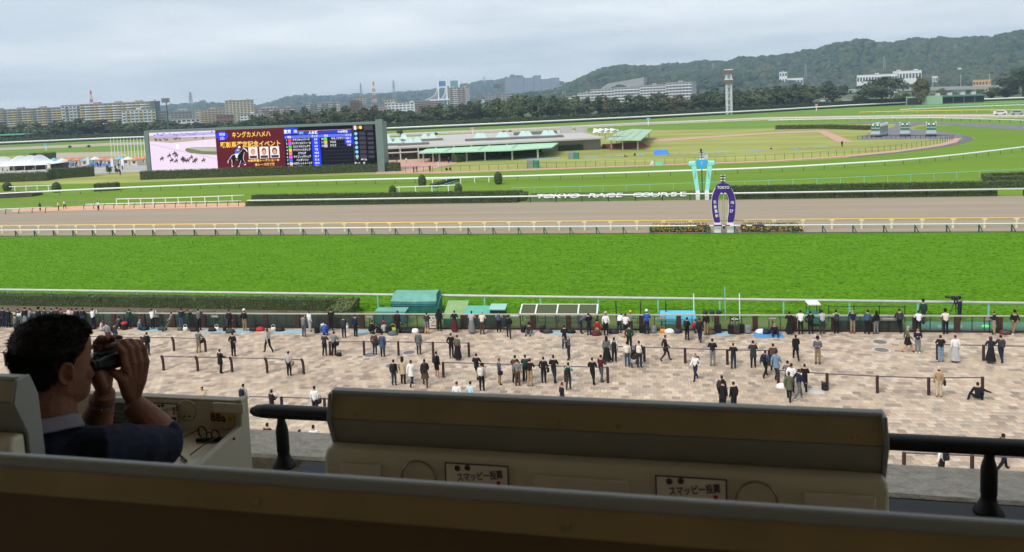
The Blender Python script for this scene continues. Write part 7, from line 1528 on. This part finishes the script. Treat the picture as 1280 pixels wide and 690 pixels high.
# seat backs -------------------------------------------------------------
M_cap = mat('seat_cap_grey', lin((136, 136, 132)), .42, .05, 4, spec=.5); M_tanv = mat('seat_band_tan', lin((146, 120, 80)), .34, .18, 7, spec=.5, bump=.03, bscale=60)
M_seatg = mat('seat_panel_grey', lin((140, 137, 126)), .5, .06, 5); M_beige = mat('desk_beige', lin((204, 194, 172)), .45, .05, 6, spec=.45); M_brnp = mat('seat_panel_brown', lin((104, 80, 54)), .5, .12, 3)
M_pale = mat('desk_pale', lin((172, 164, 146)), .45, .05, 6); M_tang = mat('seat_band_taupe', lin((152, 134, 102)), .34, .14, 7, spec=.5, bump=.03, bscale=60); M_screw = mat('screw', lin((170, 150, 110)), .3, .1, 20, metal=1.0)
def bench_seat(label, xa, xb, Y, zt, lower, screws, th=.018, bh=.050, cd=.008):
    e = empty('bench_seat', ((xa+xb)/2, Y, zt-.45), 0, label, 'seat'); o0 = Vector(((xa+xb)/2, Y, zt-.45)); h = (xb-xa)/2; Z = .45
    bevel(MB().extrude([(-.008, Z-cd), (-.005, Z-cd*.3), (.0, Z), (th, Z), (th+.004, Z-.005), (th, Z-.02), (0, Z-cd-.006)], -h, h, 0).obj('cap', M_cap, e), .003)
    bevel(MB().extrude([(-.005, Z-cd), (-.005-bh*.4, Z-cd-bh), (.02, Z-cd-bh-.003), (.015, Z-cd)], -h+.002, h-.002, 0).obj('upper_band', M_tanv if lower == 'brown' else M_tang, e), .003)
    if lower == 'grey': bevel(MB().extrude([(-.003-bh*.4, Z-cd-bh-.001), (.006, Z-.150), (.012, .0), (.05, .0), (.04, Z-cd-bh-.001)], -h+.003, h-.003, 0).obj('lower_panel', M_seatg, e), .004)
    else:
        bevel(MB().extrude([(.004-bh*.4, Z-cd-bh-.001), (-.004, Z-.12), (.004, .0), (.03, .0), (.03, Z-cd-bh-.001)], -h+.003, h-.003, 0).obj('lower_panel', M_brnp, e), .004)
        for x0, x1, m_ in ((-.30, -.235, M_brnp), (-.18, .02, M_brnp)): bevel(MB().box(((x0+x1)/2+.08, -.030, Z-.20), (x1-x0, .012, .16)).obj('rib_panel', m_, e), .004)
    for s in (-1, 1): bevel(MB().extrude([(-.014, Z-.004), (-.030, Z-.060), (.002, Z-.15), (.008, .0), (.055, .0), (.046, Z-.06), (th+.008, Z-.002)], s*h-.004, s*h+.006, 0).obj('end_plate', M_cap, e), .003)
    for sx, dz in screws: MB().tube([(sx-o0.x, -.005-.4*dz+.002, Z-cd-dz), (sx-o0.x, -.005-.4*dz-.004, Z-cd-dz-.002)], [.0055, .004], 12).obj('screw', M_screw, e)
    return e
zA = 17-.652; zB = 17-.418
X = lambda px, py, Y: onY(px, py, Y).x
bench_seat('front row seat back with tan band and grey underside in front of the railing', X(418, 482, 1.6), X(1101, 508, 1.6), 1.585, zA, 'grey', [(X(697, 507, 1.57), .036), (X(772, 511, 1.57), .036), (X(1068, 523, 1.57), .036), (X(445, 494, 1.57), .036)])
bench_seat('front row seat back beside the man with binoculars', -3.4, X(31, 473, 1.6), 1.585, zA, 'grey', [(-1.72, .036), (-2.6, .036)])
bench_seat('nearest seat back, a long tan band with two screws', -1.9, 1.5, .768, zB, 'brown', [(X(320, 607, .76), .018), (X(707, 635, .76), .018)], th=.008, bh=.030, cd=.011)

def torus(b, c, R_, r, n=32, m_=8, sy=1.0):
    base = len(b.v)
    for i in range(n):
        a = 2*math.pi*i/n
        for k in range(m_):
            t = 2*math.pi*k/m_; rr = R_+r*math.cos(t); b.v.append((c[0]+rr*math.cos(a), c[1]+r*math.sin(t), c[2]+rr*math.sin(a)))
    for i in range(n):
        for k in range(m_): b.f.append((base+i*m_+k, base+i*m_+(k+1) % m_, base+((i+1) % n)*m_+(k+1) % m_, base+((i+1) % n)*m_+k)); b.m.append(b.mi)
M_ring = mat('ring_metal', lin((150, 140, 116)), .3, .05, 10, metal=.9); M_stick = mat('sticker_paper', lin((226, 216, 200)), .5, .03, 10); M_plum = mat('sticker_plum', lin((62, 40, 84)), .5, .03, 10); M_black = mat('print_black', lin((34, 32, 38)), .6)
def sticker(par, x, y, z, w, h, rot):
    s = MB().box((0, 0, 0), (w, .0012, h)).obj('sticker', M_stick, par, (x, y, z), rot); t = .0026
    b = MB(); b.box((0, -.001, h/2-t/2), (w, .0012, t)); b.box((0, -.001, -h/2+t/2), (w, .0012, t)); b.box((-w/2+t/2, -.001, 0), (t, .0012, h-2*t)); b.box((w/2-t/2, -.001, 0), (t, .0012, h-2*t)); b.obj('border', M_plum, s)
    inst('lettering', text_mesh('スマッピー投票', M_plum, h*.25, .02), s, (w*.05, -.0018, h*.13), (R(90), R(-7), 0), (.80, 1.1, 1))
    b = MB()
    for q, (cx_, cz_) in enumerate(((-w*.30, h*.34), (-w*.14, h*.37))): torus(b, (cx_, -.0014, cz_), h*.07, .0012, 14, 4); torus(b, (cx_, -.0014, cz_), h*.025, .0014, 10, 4)
    b.obj('emblem', M_black, s); MB().box((w*.34, -.0014, -h*.02), (.008, .001, .008)).obj('red_mark', mat('mark_red', lin((190, 40, 40)), .6), s)
    MB().box((w*.05, -.0012, -h*.30), (w*.7, .001, h*.16)).obj('footer', M_plum, s)
def desk_unit(label, xa, xb, Y, zt, rings, stickers, slots, pads):
    e = empty('seat_desk', ((xa+xb)/2, Y, zt-.33), 0, label, 'desk'); cx_ = (xa+xb)/2; h = (xb-xa)/2; Z = .33
    o = MB().extrude([(.0, Z-.004), (.006, Z), (.04, Z), (.04, .0), (-.02, .0), (-.012, Z-.018)], -h, h, 0).obj('panel', M_beige, e); bevel(o, .012, 3)
    o = MB().box((0, -.19, .03), (2*h, .36, .035)).obj('table_top', M_beige, e); bevel(o, .008, 3)
    for s in (-1, 1): bevel(MB().box((s*(h-.006), -.18, -.02), (.014, .34, .10)).obj('end_panel', M_pale, e), .004)
    for x in rings: b = MB(); torus(b, (x-cx_, -.022, Z-.046), .039, .0028, 40, 8); b.obj('cup_ring', M_ring, e, smooth=True)
    for x in stickers: sticker(e, x-cx_, -.0165, Z-.046, .142, .074, (R(-3), 0, 0))
    for x in slots: MB().box((x-cx_, -.016, Z-.075), (.19, .006, .012)).obj('slot', M_dk, e); 
    for x0, x1 in pads: o = MB().box(((x0+x1)/2-cx_, -.0165, Z-.075), (x1-x0, .01, .10)).obj('cover_plate', M_beige, e); bevel(o, .004)
    return e
Yd = 1.545; zd = 17-.772
fx = lambda px: X(px, 585, Yd)
desk_unit('beige desk back with cup rings and stickers behind the front row seat back', X(407, 570, Yd), X(1111, 606, Yd), Yd, zd, [fx(527), fx(944)], [fx(598), fx(863)], [fx(728)], [(fx(1003), fx(1092)), (fx(668), fx(785)), (fx(430), fx(480))])
desk_unit('beige desk back behind the seat beside the man with binoculars', -3.4, X(15, 545, Yd), Yd, zd-.025, [], [], [], [])

# the man's front desk ------------------------------------------------------
xr = X(306, 505, 2.38); zt = 17-1.035
e = empty('front_desk', (xr-.8, 2.2, 15.13), 0, 'front row desk with seat number plate, cup ring and a dark screen', 'desk'); o0 = Vector((xr-.8, 2.2, 15.13)); Zt = zt-15.13; Ztab = 15.855-15.13
def lx(px, py, Y): return X(px, py, Y)-o0.x
bevel(MB().extrude([(.165, Zt-.004), (.172, Zt+.004), (.196, Zt+.004), (.21, .35), (.18, .35), (.18, Ztab)], -1.0, .785, 0).obj('back_panel', M_beige, e), .006)
bevel(MB().extrude([(.162, Zt+.003), (.166, Zt+.008), (.196, Zt+.008), (.20, Zt+.003)], -1.0, .775, 0).obj('top_edge', M_pale, e), .003)
bevel(MB().extrude([(-.24, Ztab-.03), (-.245, Ztab-.006), (-.235, Ztab), (.178, Ztab+.002), (.178, Ztab-.03)], -1.0, .775, 0).obj('table_top', mat('desk_top_pale', lin((186, 170, 140)), .38, .05, 8, spec=.5), e), .004)
b = MB(); b.add([(.775, .160, Zt+.012), (.775, .150, Ztab+.03), (.775, -.235, Ztab+.0), (.775, -.25, Ztab-.10), (.775, .20, .30), (.775, .205, Zt+.012)]+[(.800, .160, Zt+.012), (.800, .150, Ztab+.03), (.800, -.235, Ztab+.0), (.800, -.25, Ztab-.10), (.800, .20, .30), (.800, .205, Zt+.012)], [(0,1,2,3,4,5), (11,10,9,8,7,6), (0,6,7,1), (1,7,8,2), (2,8,9,3), (3,9,10,4), (4,10,11,5), (5,11,6,0)]); bevel(b.obj('end_panel', M_pale, e), .006)
MB().box((.80, .12, .2), (.06, .32, .45)).obj('leg', mat('desk_leg', lin((110, 116, 122)), .5), e)
yp = .163
MB().box((lx(280, 527, 2.36), yp-.0015, 17-1.093-15.13), (.105, .003, .045)).obj('number_plate', mat('plate_gold', lin((190, 158, 96)), .5, .05, 8), e)
inst('seat_number', text_mesh('88a', M_black, .042, .03), e, (lx(274, 527, 2.36)-.003, yp-.004, 17-1.092-15.13), (R(90), 0, 0)); inst('seat_arrow', text_mesh('→ア', mat('plate_ink', lin((120, 92, 60)), .6), .022, .02), e, (lx(291, 527, 2.36), yp-.004, 17-1.094-15.13), (R(90), 0, 0))
sticker(e, lx(208, 520, 2.36), yp-.001, 17-1.083-15.13, .095, .070, (0, 0, 0))
b = MB(); torus(b, (lx(236, 518, 2.36), yp-.012, 17-1.067-15.13), .037, .0026, 36, 8); b.obj('cup_ring', M_ring, e, smooth=True)
for k in range(3): MB().lathe([(.004, 0), (.003, .004)], 8).obj('jack', M_dk, e, (lx(231+k*6, 526, 2.36), yp-.001, 17-1.093-15.13), (R(90), 0, 0))
bevel(MB().box((lx(286, 510, 2.36), yp-.004, 17-1.052-15.13), (.12, .012, .035)).obj('hood', M_beige, e), .004)
sc1 = lx(146, 516, 2.34)
MB().box((sc1, yp-.012, 17-1.105-15.13), (.20, .02, .155)).obj('screen_bezel', M_beige, e, (0, 0, 0), (0, 0, 0)); q = MB().box((sc1-.01, yp-.024, 17-1.10-15.13), (.15, .006, .11)).obj('screen', mat('lcd_dark', lin((44, 52, 46)), .15, .3, 14, spec=.6), e)
for k in range(4): MB().box((sc1-.01, yp-.0275, 17-1.075-15.13-k*.018), (.13-.02*(k % 2), .001, .004)).obj('screen_line', mat('lcd_line', lin((86, 104, 92)), .4), q)
# spectacles and pen on the desk
def tl(px, py): p = at(px, py, 15.857); return p
p = tl(262, 549); g = empty('spectacles', p, R(-18), 'black framed spectacles lying on the front desk', 'glasses')
for s in (-1, 1):
    b = MB(); torus(b, (s*.034, 0, .018), .022, .0026, 24, 6); o = b.obj('lens_rim', M_blk, g)
    MB().tube([(s*.057, 0, .024), (s*.058, -.07, .020), (s*.054, -.12, .006)], .0022, 6).obj('temple', M_blk, g)
MB().tube([(-.012, 0, .022), (0, 0, .026), (.012, 0, .022)], .0022, 6).obj('bridge', M_blk, g)
p = tl(268, 553); g = MB().tube([(-.065, 0, .008), (.05, .01, .008), (.07, .012, .008)], [.007, .008, .003], 10).obj('pen_case', M_blk, None, p, (0, 0, R(6))); tag(g, 'slim black pouch lying beside the spectacles', 'pouch')
p = tl(226, 572); g = MB().tube([(0, 0, .006), (.045, .03, .006), (.05, .034, .006)], [.004, .004, .001], 8).obj('pen', M_blk, None, p, (0, 0, R(-70))); tag(g, 'black pen lying at the elbow on the desk', 'pen')
# bench under the man
e = empty('front_bench', (-2.2, 1.75, 15.13), 0, 'front row bench seat hidden behind the seat backs', 'bench'); bevel(MB().box((0, .05, .40), (2.6, .42, .08)).obj('seat', M_brnp, e), .02); 
for x in (-1.1, 1.1): MB().box((x, .05, .18), (.08, .34, .36)).obj('leg', M_dk, e)

# ------------------------------------------------------------------ man with binoculars
AZ = R(19); fw = Vector((math.sin(AZ), math.cos(AZ), 0)); rt = Vector((math.cos(AZ), -math.sin(AZ), 0)); zv = Vector((0, 0, 1))
HC = onY(69, 455, 1.82)                                     # middle of the head
HT = Matrix.Rotation(R(-4), 3, rt)                          # head tipped a little
def H_(x, y, z): return HC + HT @ (rt*x + fw*y + zv*z)
SL = [(-.124, .066, -.004, .022), (-.116, .082, .018, .048), (-.098, .091, .036, .063), (-.07, .092, .056, .072), (-.04, .092, .074, .0745), (-.01, .090, .086, .075), (.02, .0885, .096, .0775), (.045, .094, .101, .079), (.070, .091, .102, .0775), (.092, .078, .094, .069), (.108, .056, .074, .053), (.118, .026, .044, .030), (.121, .0, .012, .008)]
def head_pt(t, a, off=0.0):
    t = max(0, min(len(SL)-1.001, t)); i = int(t); u = t-i; z, yf, yb, w = [SL[i][k]*(1-u)+SL[i+1][k]*u for k in range(4)]
    ca, sa = math.cos(a), math.sin(a); e_ = .88; y = (yf+off if ca > 0 else yb+off)*math.copysign(abs(ca)**e_, ca); x = (w+off)*math.copysign(abs(sa)**e_, sa)
    g_ = max(0, min(1, (t-7.5)/3.5)); return Vector((x, y, z+off*g_*g_*(3-2*g_)))
def add_head(b):
    n = 40; base = len(b.v); K = 48
    for k in range(K+1):
        t = k/K*(len(SL)-1.001)
        for j in range(n): q = head_pt(t, 2*math.pi*j/n); b.v.append(tuple(H_(q.x, q.y, q.z)))
    for k in range(K):
        for j in range(n): a = base+k*n+j; c = base+k*n+(j+1) % n; b.f.append((a, c, c+n, a+n)); b.m.append(2)
    b.f.append(tuple(base+j for j in range(n))); b.m.append(2); b.f.append(tuple(base+K*n+j for j in reversed(range(n)))); b.m.append(2)
def ell(b, c, rx, ry, rz, m_, n=14, frame=None):
    base = len(b.v); K = 10; A, B_, C_ = frame or (rt, fw, zv)
    for k in range(K+1):
        p = math.pi*k/K
        for j in range(n):
            a = 2*math.pi*j/n; b.v.append(tuple(Vector(c)+A*(rx*math.sin(p)*math.cos(a))+B_*(ry*math.sin(p)*math.sin(a))+C_*(rz*math.cos(p))))
    for k in range(K):
        for j in range(n): a = base+k*n+j; c2 = base+k*n+(j+1) % n; b.f.append((a, a+n, c2+n, c2)); b.m.append(m_)
def limb(b, pts, rs, m_, n=16): b.mi = m_; b.tube(pts, rs, n)
body = MB(); add_head(body)
# face: nose, brow, cheeks, lips, ears
ell(body, H_(0, .098, -.022), .015, .020, .016, 2); ell(body, H_(0, .094, .004), .009, .013, .026, 2); ell(body, H_(0, .086, .032), .045, .012, .010, 2)
for s in (-1, 1): ell(body, H_(s*.042, .064, -.035), .024, .022, .026, 2); ell(body, H_(s*.05, .020, -.078), .020, .035, .022, 2)
ell(body, H_(0, .091, -.058), .024, .008, .006, 2); ell(body, H_(0, .089, -.070), .022, .008, .007, 2); ell(body, H_(0, .078, -.100), .022, .015, .016, 2)
for s in (-1, 1):
    ec = H_(s*.076, -.010, -.012); A = (HT @ (rt*s*.86-fw*.5)).normalized(); C_ = HT @ zv; B_ = C_.cross(A)
    for k in range(22):
        a0 = R(-60+k*13); p0 = ec+B_*(.0165*math.cos(a0))*-1*s*1+C_*(.029*math.sin(a0))+A*(.012+.004*math.cos(a0)); ell(body, p0, .0062, .0062, .0062, 2, 8)
    ell(body, ec+A*.004, .006, .015, .026, 2, 12, (A, B_, C_)); ell(body, ec+A*.008-C_*.028, .006, .009, .010, 2, 10, (A, B_, C_)); ell(body, ec+A*.012+fw*.008-C_*.002, .005, .005, .008, 2, 8)
# neck and torso
NB = HC-fw*.055-zv*.180; HIP = HC-fw*.17-zv*.70
limb(body, [HC-fw*.012-zv*.05, HC-fw*.03-zv*.12, NB, NB-zv*.04], [.066, .074, .081, .094], 2)
trt = Vector((math.cos(R(8)), -math.sin(R(8)), 0)); tfw = Vector((math.sin(R(8)), math.cos(R(8)), 0))
def oval(b, c, rx, ry, m_=0, n=28):
    base = len(b.v)
    for j in range(n): a = 2*math.pi*j/n; b.v.append(tuple(c+trt*(rx*math.copysign(abs(math.cos(a))**.8, math.cos(a)))+tfw*(ry*math.sin(a))))
    return base
rings = [(NB+zv*.025, .088, .088), (NB+zv*.004, .112, .092), (NB-zv*.020, .168, .102), (NB-zv*.045, .200, .108), (NB-zv*.085, .215, .118), (NB-zv*.17, .212, .135), (NB-zv*.27-fw*.03, .205, .140), (NB-zv*.38-fw*.06, .200, .145), (HIP+zv*.06, .205, .150), (HIP-zv*.06, .195, .150), (HIP-zv*.10, .12, .10)]
bs = [oval(body, *r_) for r_ in rings]; n = 28
for p, q in zip(bs, bs[1:]):
    for j in range(n): body.f.append((p+j, q+j, q+(j+1) % n, p+(j+1) % n)); body.m.append(0)
body.f.append(tuple(bs[0]+j for j in range(n))); body.m.append(0); body.f.append(tuple(bs[-1]+j for j in reversed(range(n)))); body.m.append(0)
for s in (-1, 1):
    limb(body, [HIP+trt*s*.10, HIP+trt*s*.12+tfw*.25+zv*.02, HIP+trt*s*.13+tfw*.42], [.095, .085, .070], 1); limb(body, [HIP+trt*s*.13+tfw*.42, HIP+trt*s*.13+tfw*.44-zv*.22, HIP+trt*s*.13+tfw*.42-zv*.40], [.072, .060, .045], 1)
# arms, placed so that both hands meet at the binoculars
BC = onY(136, 449, 1.955)                                   # middle of the binoculars
def Bp(a, r, z): return BC+fw*a+rt*r+zv*z
SR = NB+trt*.185-zv*.055+tfw*.02; SLs = NB-trt*.185-zv*.055+tfw*.02
ER = onY(211, 556, 2.02); EL = onY(112, 556, 2.12)
WR = onY(165, 503, 1.995); WL = onY(131, 491, 2.03)
limb(body, [SR-trt*.05, SR, SR.lerp(ER, .35)+zv*.008, SR.lerp(ER, .7), ER-(ER-SR).normalized()*.0], [.075, .078, .070, .064, .060], 0)
limb(body, [ER, ER.lerp(WR, .16), ER.lerp(WR, .27)], [.060, .060, .058], 0)
limb(body, [ER.lerp(WR, .1), ER.lerp(WR, .35), ER.lerp(WR, .6), ER.lerp(WR, .85), WR], [.052, .054, .048, .038, .032], 2)
limb(body, [SLs+trt*.05, SLs, SLs.lerp(EL, .5), EL], [.075, .078, .066, .058], 0); limb(body, [EL, EL.lerp(WL, .25)], [.056, .055], 0)
limb(body, [EL.lerp(WL, .15), EL.lerp(WL, .45), EL.lerp(WL, .8), WL], [.050, .050, .038, .032], 2)
def hand(s, W_, fing, thumb):
    for i, ch in enumerate(fing):
        r0 = (.0108, .0110, .0105, .0095)[i]; P = [Bp(c[0], s*c[1], c[2]) for c in ch]
        limb(body, [W_.lerp(P[0], .05), W_.lerp(P[0], .55)+rt*s*.004, P[0]], [.020, .0185, r0*1.22], 2, 12)
        ell(body, P[0]+rt*s*.0015, r0*1.22, r0*1.2, r0*1.25, 2, 10); limb(body, P, [r0*1.12, r0*1.04, r0*.95, r0*.80], 2, 12); ell(body, P[1]+rt*s*.001, r0*1.10, r0*1.06, r0*1.12, 2, 10); ell(body, P[-1], r0*.82, r0*.82, r0*.82, 2, 8)
    T = [Bp(c[0], s*c[1], c[2]) for c in thumb]; limb(body, [W_.lerp(T[0], .3)]+T, [.020, .0155, .0125, .0095], 2, 12); ell(body, T[-1], .0098, .0098, .0098, 2, 8)
fs = []
for i in range(4):
    a = .004+.0225*i; dz_ = (-.004, .0, -.004, -.012)[i]; fs.append([(a+.002, .071, -.010+dz_), (a-.001, .070, .034+dz_), (a-.003, .048, .053+dz_), (a-.004, .022, .050+dz_)])
hand(1, WR, fs, [(-.004, .066, -.048), (-.018, .054, -.028), (-.022, .036, -.022)])
fl = [[(-.030, .066, .0), (-.044, .060, .036), (-.056, .050, .056), (-.060, .040, .076)]]
for i in range(1, 4):
    a = -.016+.0225*i; dz_ = (0, .004, .0, -.006)[i]; fl.append([(a, .070, -.008+dz_), (a-.002, .066, .036+dz_), (a-.002, .042, .056+dz_), (a, .014, .056+dz_)])
hand(-1, WL, fl, [(-.010, .064, -.046), (-.022, .052, -.030), (-.024, .034, -.024)])
src = body.mesh('man_source', [M_black, M_black, M_black])
so = bpy.data.objects.new('man_src', src); COL.objects.link(so); rm = so.modifiers.new('r', 'REMESH'); rm.mode = 'VOXEL'; rm.voxel_size = .0036; rm.use_smooth_shade = True
sm = so.modifiers.new('s', 'SMOOTH'); sm.factor = .5; sm.iterations = 4
dg = bpy.context.evaluated_depsgraph_get(); me = bpy.data.meshes.new_from_object(so.evaluated_get(dg)); bpy.data.objects.remove(so)
bvh = BVHTree.FromPolygons([Vector(v) for v in body.v], [f for f in body.f])
me.materials.clear()
M_shirt = mat('navy_shirt', lin((18, 23, 41)), .9, .22, 14, bump=.25, bscale=180); M_trous = mat('dark_trousers', lin((44, 44, 50)), .85); M_mskin = mat('man_skin', lin((122, 80, 60)), .6, .18, 34, bump=.25, bscale=260, spec=.25)
M_mskin.node_tree.nodes['Principled BSDF'].inputs['Subsurface Weight'].default_value = 0.0
for m_ in (M_shirt, M_trous, M_mskin): me.materials.append(m_)
mi = []
for p in me.polygons:
    hit = bvh.find_nearest(p.center); mi.append(body.m[hit[2]] if hit[2] is not None else 0)
me.polygons.foreach_set('material_index', mi); me.polygons.foreach_set('use_smooth', [True]*len(mi))
# soft folds in the cloth
vm = [2]*len(me.vertices)
for p, k in zip(me.polygons, mi):
    for v in p.vertices: vm[v] = min(vm[v], k)
axis = (ER-SR).normalized(); NRM = [v.normal.copy() for v in me.vertices]; newco = [v.co.copy() for v in me.vertices]
for v in me.vertices:
    if vm[v.index] < 2:
        c = v.co; t = (c-SR).dot(axis); q = noise.noise(Vector((t*22, (c-SR).dot(zv)*9, c.x*5)))*.6+noise.noise(c*38)*.25
        newco[v.index] = c+NRM[v.index]*(q*.0085)
me.vertices.foreach_set('co', [x for c in newco for x in c]); me.update(); me.name = 'man'
man = inst('person', me); tag(man, 'short haired man in a navy shirt looking through small binoculars at the front desk', 'person')
# hair: shell and short strands
def hair_mask(t, a):
    z = SL[min(len(SL)-1, int(t))][0]; A_ = abs((a+math.pi) % (2*math.pi)-math.pi)   # 0 front, pi back
    if A_ < .95: lim = .077-.004*math.cos(a*3)
    elif A_ < 1.42: lim = .074-(A_-.95)/.47*.052
    elif A_ < 1.62: lim = .022-(A_-1.42)/.2*.030
    elif A_ < 1.95: lim = .012-(A_-1.62)*.02
    else: lim = -.03-(A_-1.95)/1.2*.062
    return z, lim+.004*noise.noise(Vector((a*9, 2.0, 0)))
hb_ = MB(); n = 72; K = 60; ok = {}
for k in range(K+1):
    t = k/K*(len(SL)-1.001)
    for j in range(n):
        a = 2*math.pi*j/n; i = int(t); u = t-i; z = SL[i][0]*(1-u)+SL[min(i+1, len(SL)-1)][0]*u; _, lim = hair_mask(t, a); Aq = abs((a+math.pi) % (2*math.pi)-math.pi); ok[k, j] = z > lim+(.014 if .9 < Aq < 2.2 else .010)+.004*noise.noise(Vector((a*14, z*60, 5.0)))
        g_0 = max(0, min(1, (z-lim)/.06)); g_1 = max(0, min(1, (z-.01)/.09)); thick = .004+.007*g_0*(2-g_0)*.9+.004*g_1*g_1*(3-2*g_1)+.0022*noise.noise(Vector((a*6, z*90, 1.0))); q = head_pt(t, a, thick if ok[k, j] else -.003); hb_.v.append(tuple(H_(q.x, q.y, q.z)))
for k in range(K):
    for j in range(n):
        j2 = (j+1) % n
        if ok[k, j] or ok[k, j2] or ok[k+1, j] or ok[k+1, j2]: hb_.f.append((k*n+j, k*n+j2, (k+1)*n+j2, (k+1)*n+j)); hb_.m.append(0)
hb_.f.append(tuple(K*n+j for j in reversed(range(n)))); hb_.m.append(0)
hr = random.Random(9); cnt = 0
while cnt < 30000:
    t = hr.random()**.8*(len(SL)-1.1)+.1; a = hr.uniform(0, 2*math.pi); i = int(t); u = t-i; z = SL[i][0]*(1-u)+SL[min(i+1, len(SL)-1)][0]*u; _, lim = hair_mask(t, a)
    if z < lim-.003*hr.random(): continue
    g = max(0, min(1, (z-lim)/.05)); q = head_pt(t, a, .003); q2 = head_pt(t, a, .02); nrm = (q2-q); nrm.normalize()
    Ln = (.006+.010*g+(.004 if z > .075 else 0))*hr.uniform(.6, 1.25); front = z > .075 and math.cos(a) > .3
    d = (nrm*.85+Vector((hr.gauss(0, .25), hr.gauss(0, .2)+(.9 if z > .06 else -.1), (.0 if z > .06 else -.8)+hr.gauss(0, .15)))).normalized()
    sd2 = d.cross(Vector((hr.gauss(0, 1), hr.gauss(0, 1), hr.gauss(0, 1)))).normalized()*.00065; q = head_pt(t, a, .001+.007*g)
    pts = [q-sd2, q+sd2, q+d*Ln*.6+sd2*.7+Vector((0, 0, -.001)), q+d*Ln]; hb_.add([H_(*p) for p in pts], [(0, 1, 2), (0, 2, 3)]); cnt += 1
hb_.obj('hair', mat('man_hair', lin((27, 22, 19)), .6, .3, 90, spec=.2), man, smooth=False)
# brow, eye, collar, bracelet
b = MB()
for s in (-1, 1): ell(b, H_(s*.036, .0935, .036), .017, .004, .0035, 0, 10)
b.obj('eyebrows', HAIR['k'], man)
for s in (-1, 1): b = MB(); ell(b, H_(s*.033, .080, .008), .013, .010, .010, 0, 14); b.obj('eye', mat('eye_white', lin((196, 186, 178)), .3), man, smooth=True)
b = MB(); n = 36; prof = [(.071, .030), (.077, .029), (.085, .014), (.092, .000), (.094, -.006), (.084, -.008), (.075, .010)]; cb = NB+fw*.002+zv*.024; tilt = Matrix.Rotation(R(-16), 3, trt)
for (r_0, z_) in prof:
    for j in range(n): a = 2*math.pi*j/n; rr = r_0*1.11*(1+.03*math.sin(5*a)); b.v.append(tuple(cb+tilt @ (trt*(rr*math.cos(a)*1.06)+tfw*(rr*math.sin(a)*1.12)+zv*(z_+.004*math.sin(4*a+1)))))
m_ = len(prof)
for i in range(m_):
    for j in range(n): b.f.append((i*n+j, i*n+(j+1) % n, ((i+1) % m_)*n+(j+1) % n, ((i+1) % m_)*n+j)); b.m.append(0)
b.obj('collar', mat('collar_lilac', lin((116, 109, 118)), .8, .1, 30, bump=.2), man, smooth=True)
b = MB(); pc = EL.lerp(WL, .86); ax = (WL-EL).normalized(); s1 = ax.cross(zv).normalized(); s2 = s1.cross(ax)
for k in range(22): a = 2*math.pi*k/22; ell(b, pc+s1*(.0362*math.cos(a))+s2*(.0362*math.sin(a)), .0042, .0042, .0042, 0, 8)
o = b.obj('bead_bracelet', mat('beads', lin((120, 106, 126)), .4, .5, 60), None, smooth=True); tag(o, 'pale lilac bead bracelet on the wrist behind the binoculars', 'bracelet')
# binoculars
bn = empty('binoculars', BC, -AZ, 'small black binoculars held in both hands', 'binoculars')
M_bino = mat('bino_rubber', lin((20, 21, 22)), .45, .2, 40, bump=.2); M_lens = mat('bino_glass', lin((30, 36, 44)), .05, spec=.8)
for s in (-1, 1):
    MB().tube([(s*.029, -.062, .002), (s*.029, -.050, .002), (s*.030, -.046, .002), (s*.031, -.030, 0), (s*.033, .04, 0), (s*.033, .058, 0)], [.0165, .0175, .0155, .0225, .0245, .0235], 20).obj('barrel', M_bino, bn, smooth=True)
    MB().tube([(s*.029, -.072, .002), (s*.029, -.060, .002)], [.0185, .0175], 20).obj('eyecup', M_blk, bn, smooth=True); MB().tube([(s*.033, .0585, 0), (s*.033, .0600, 0)], .020, 20).obj('lens', M_lens, bn)
bevel(MB().box((0, .0, .004), (.05, .07, .022)).obj('bridge', M_bino, bn), .006); MB().tube([(0, -.03, .019), (0, -.006, .019)], .0085, 16).obj('focus_wheel', M_blk, bn)
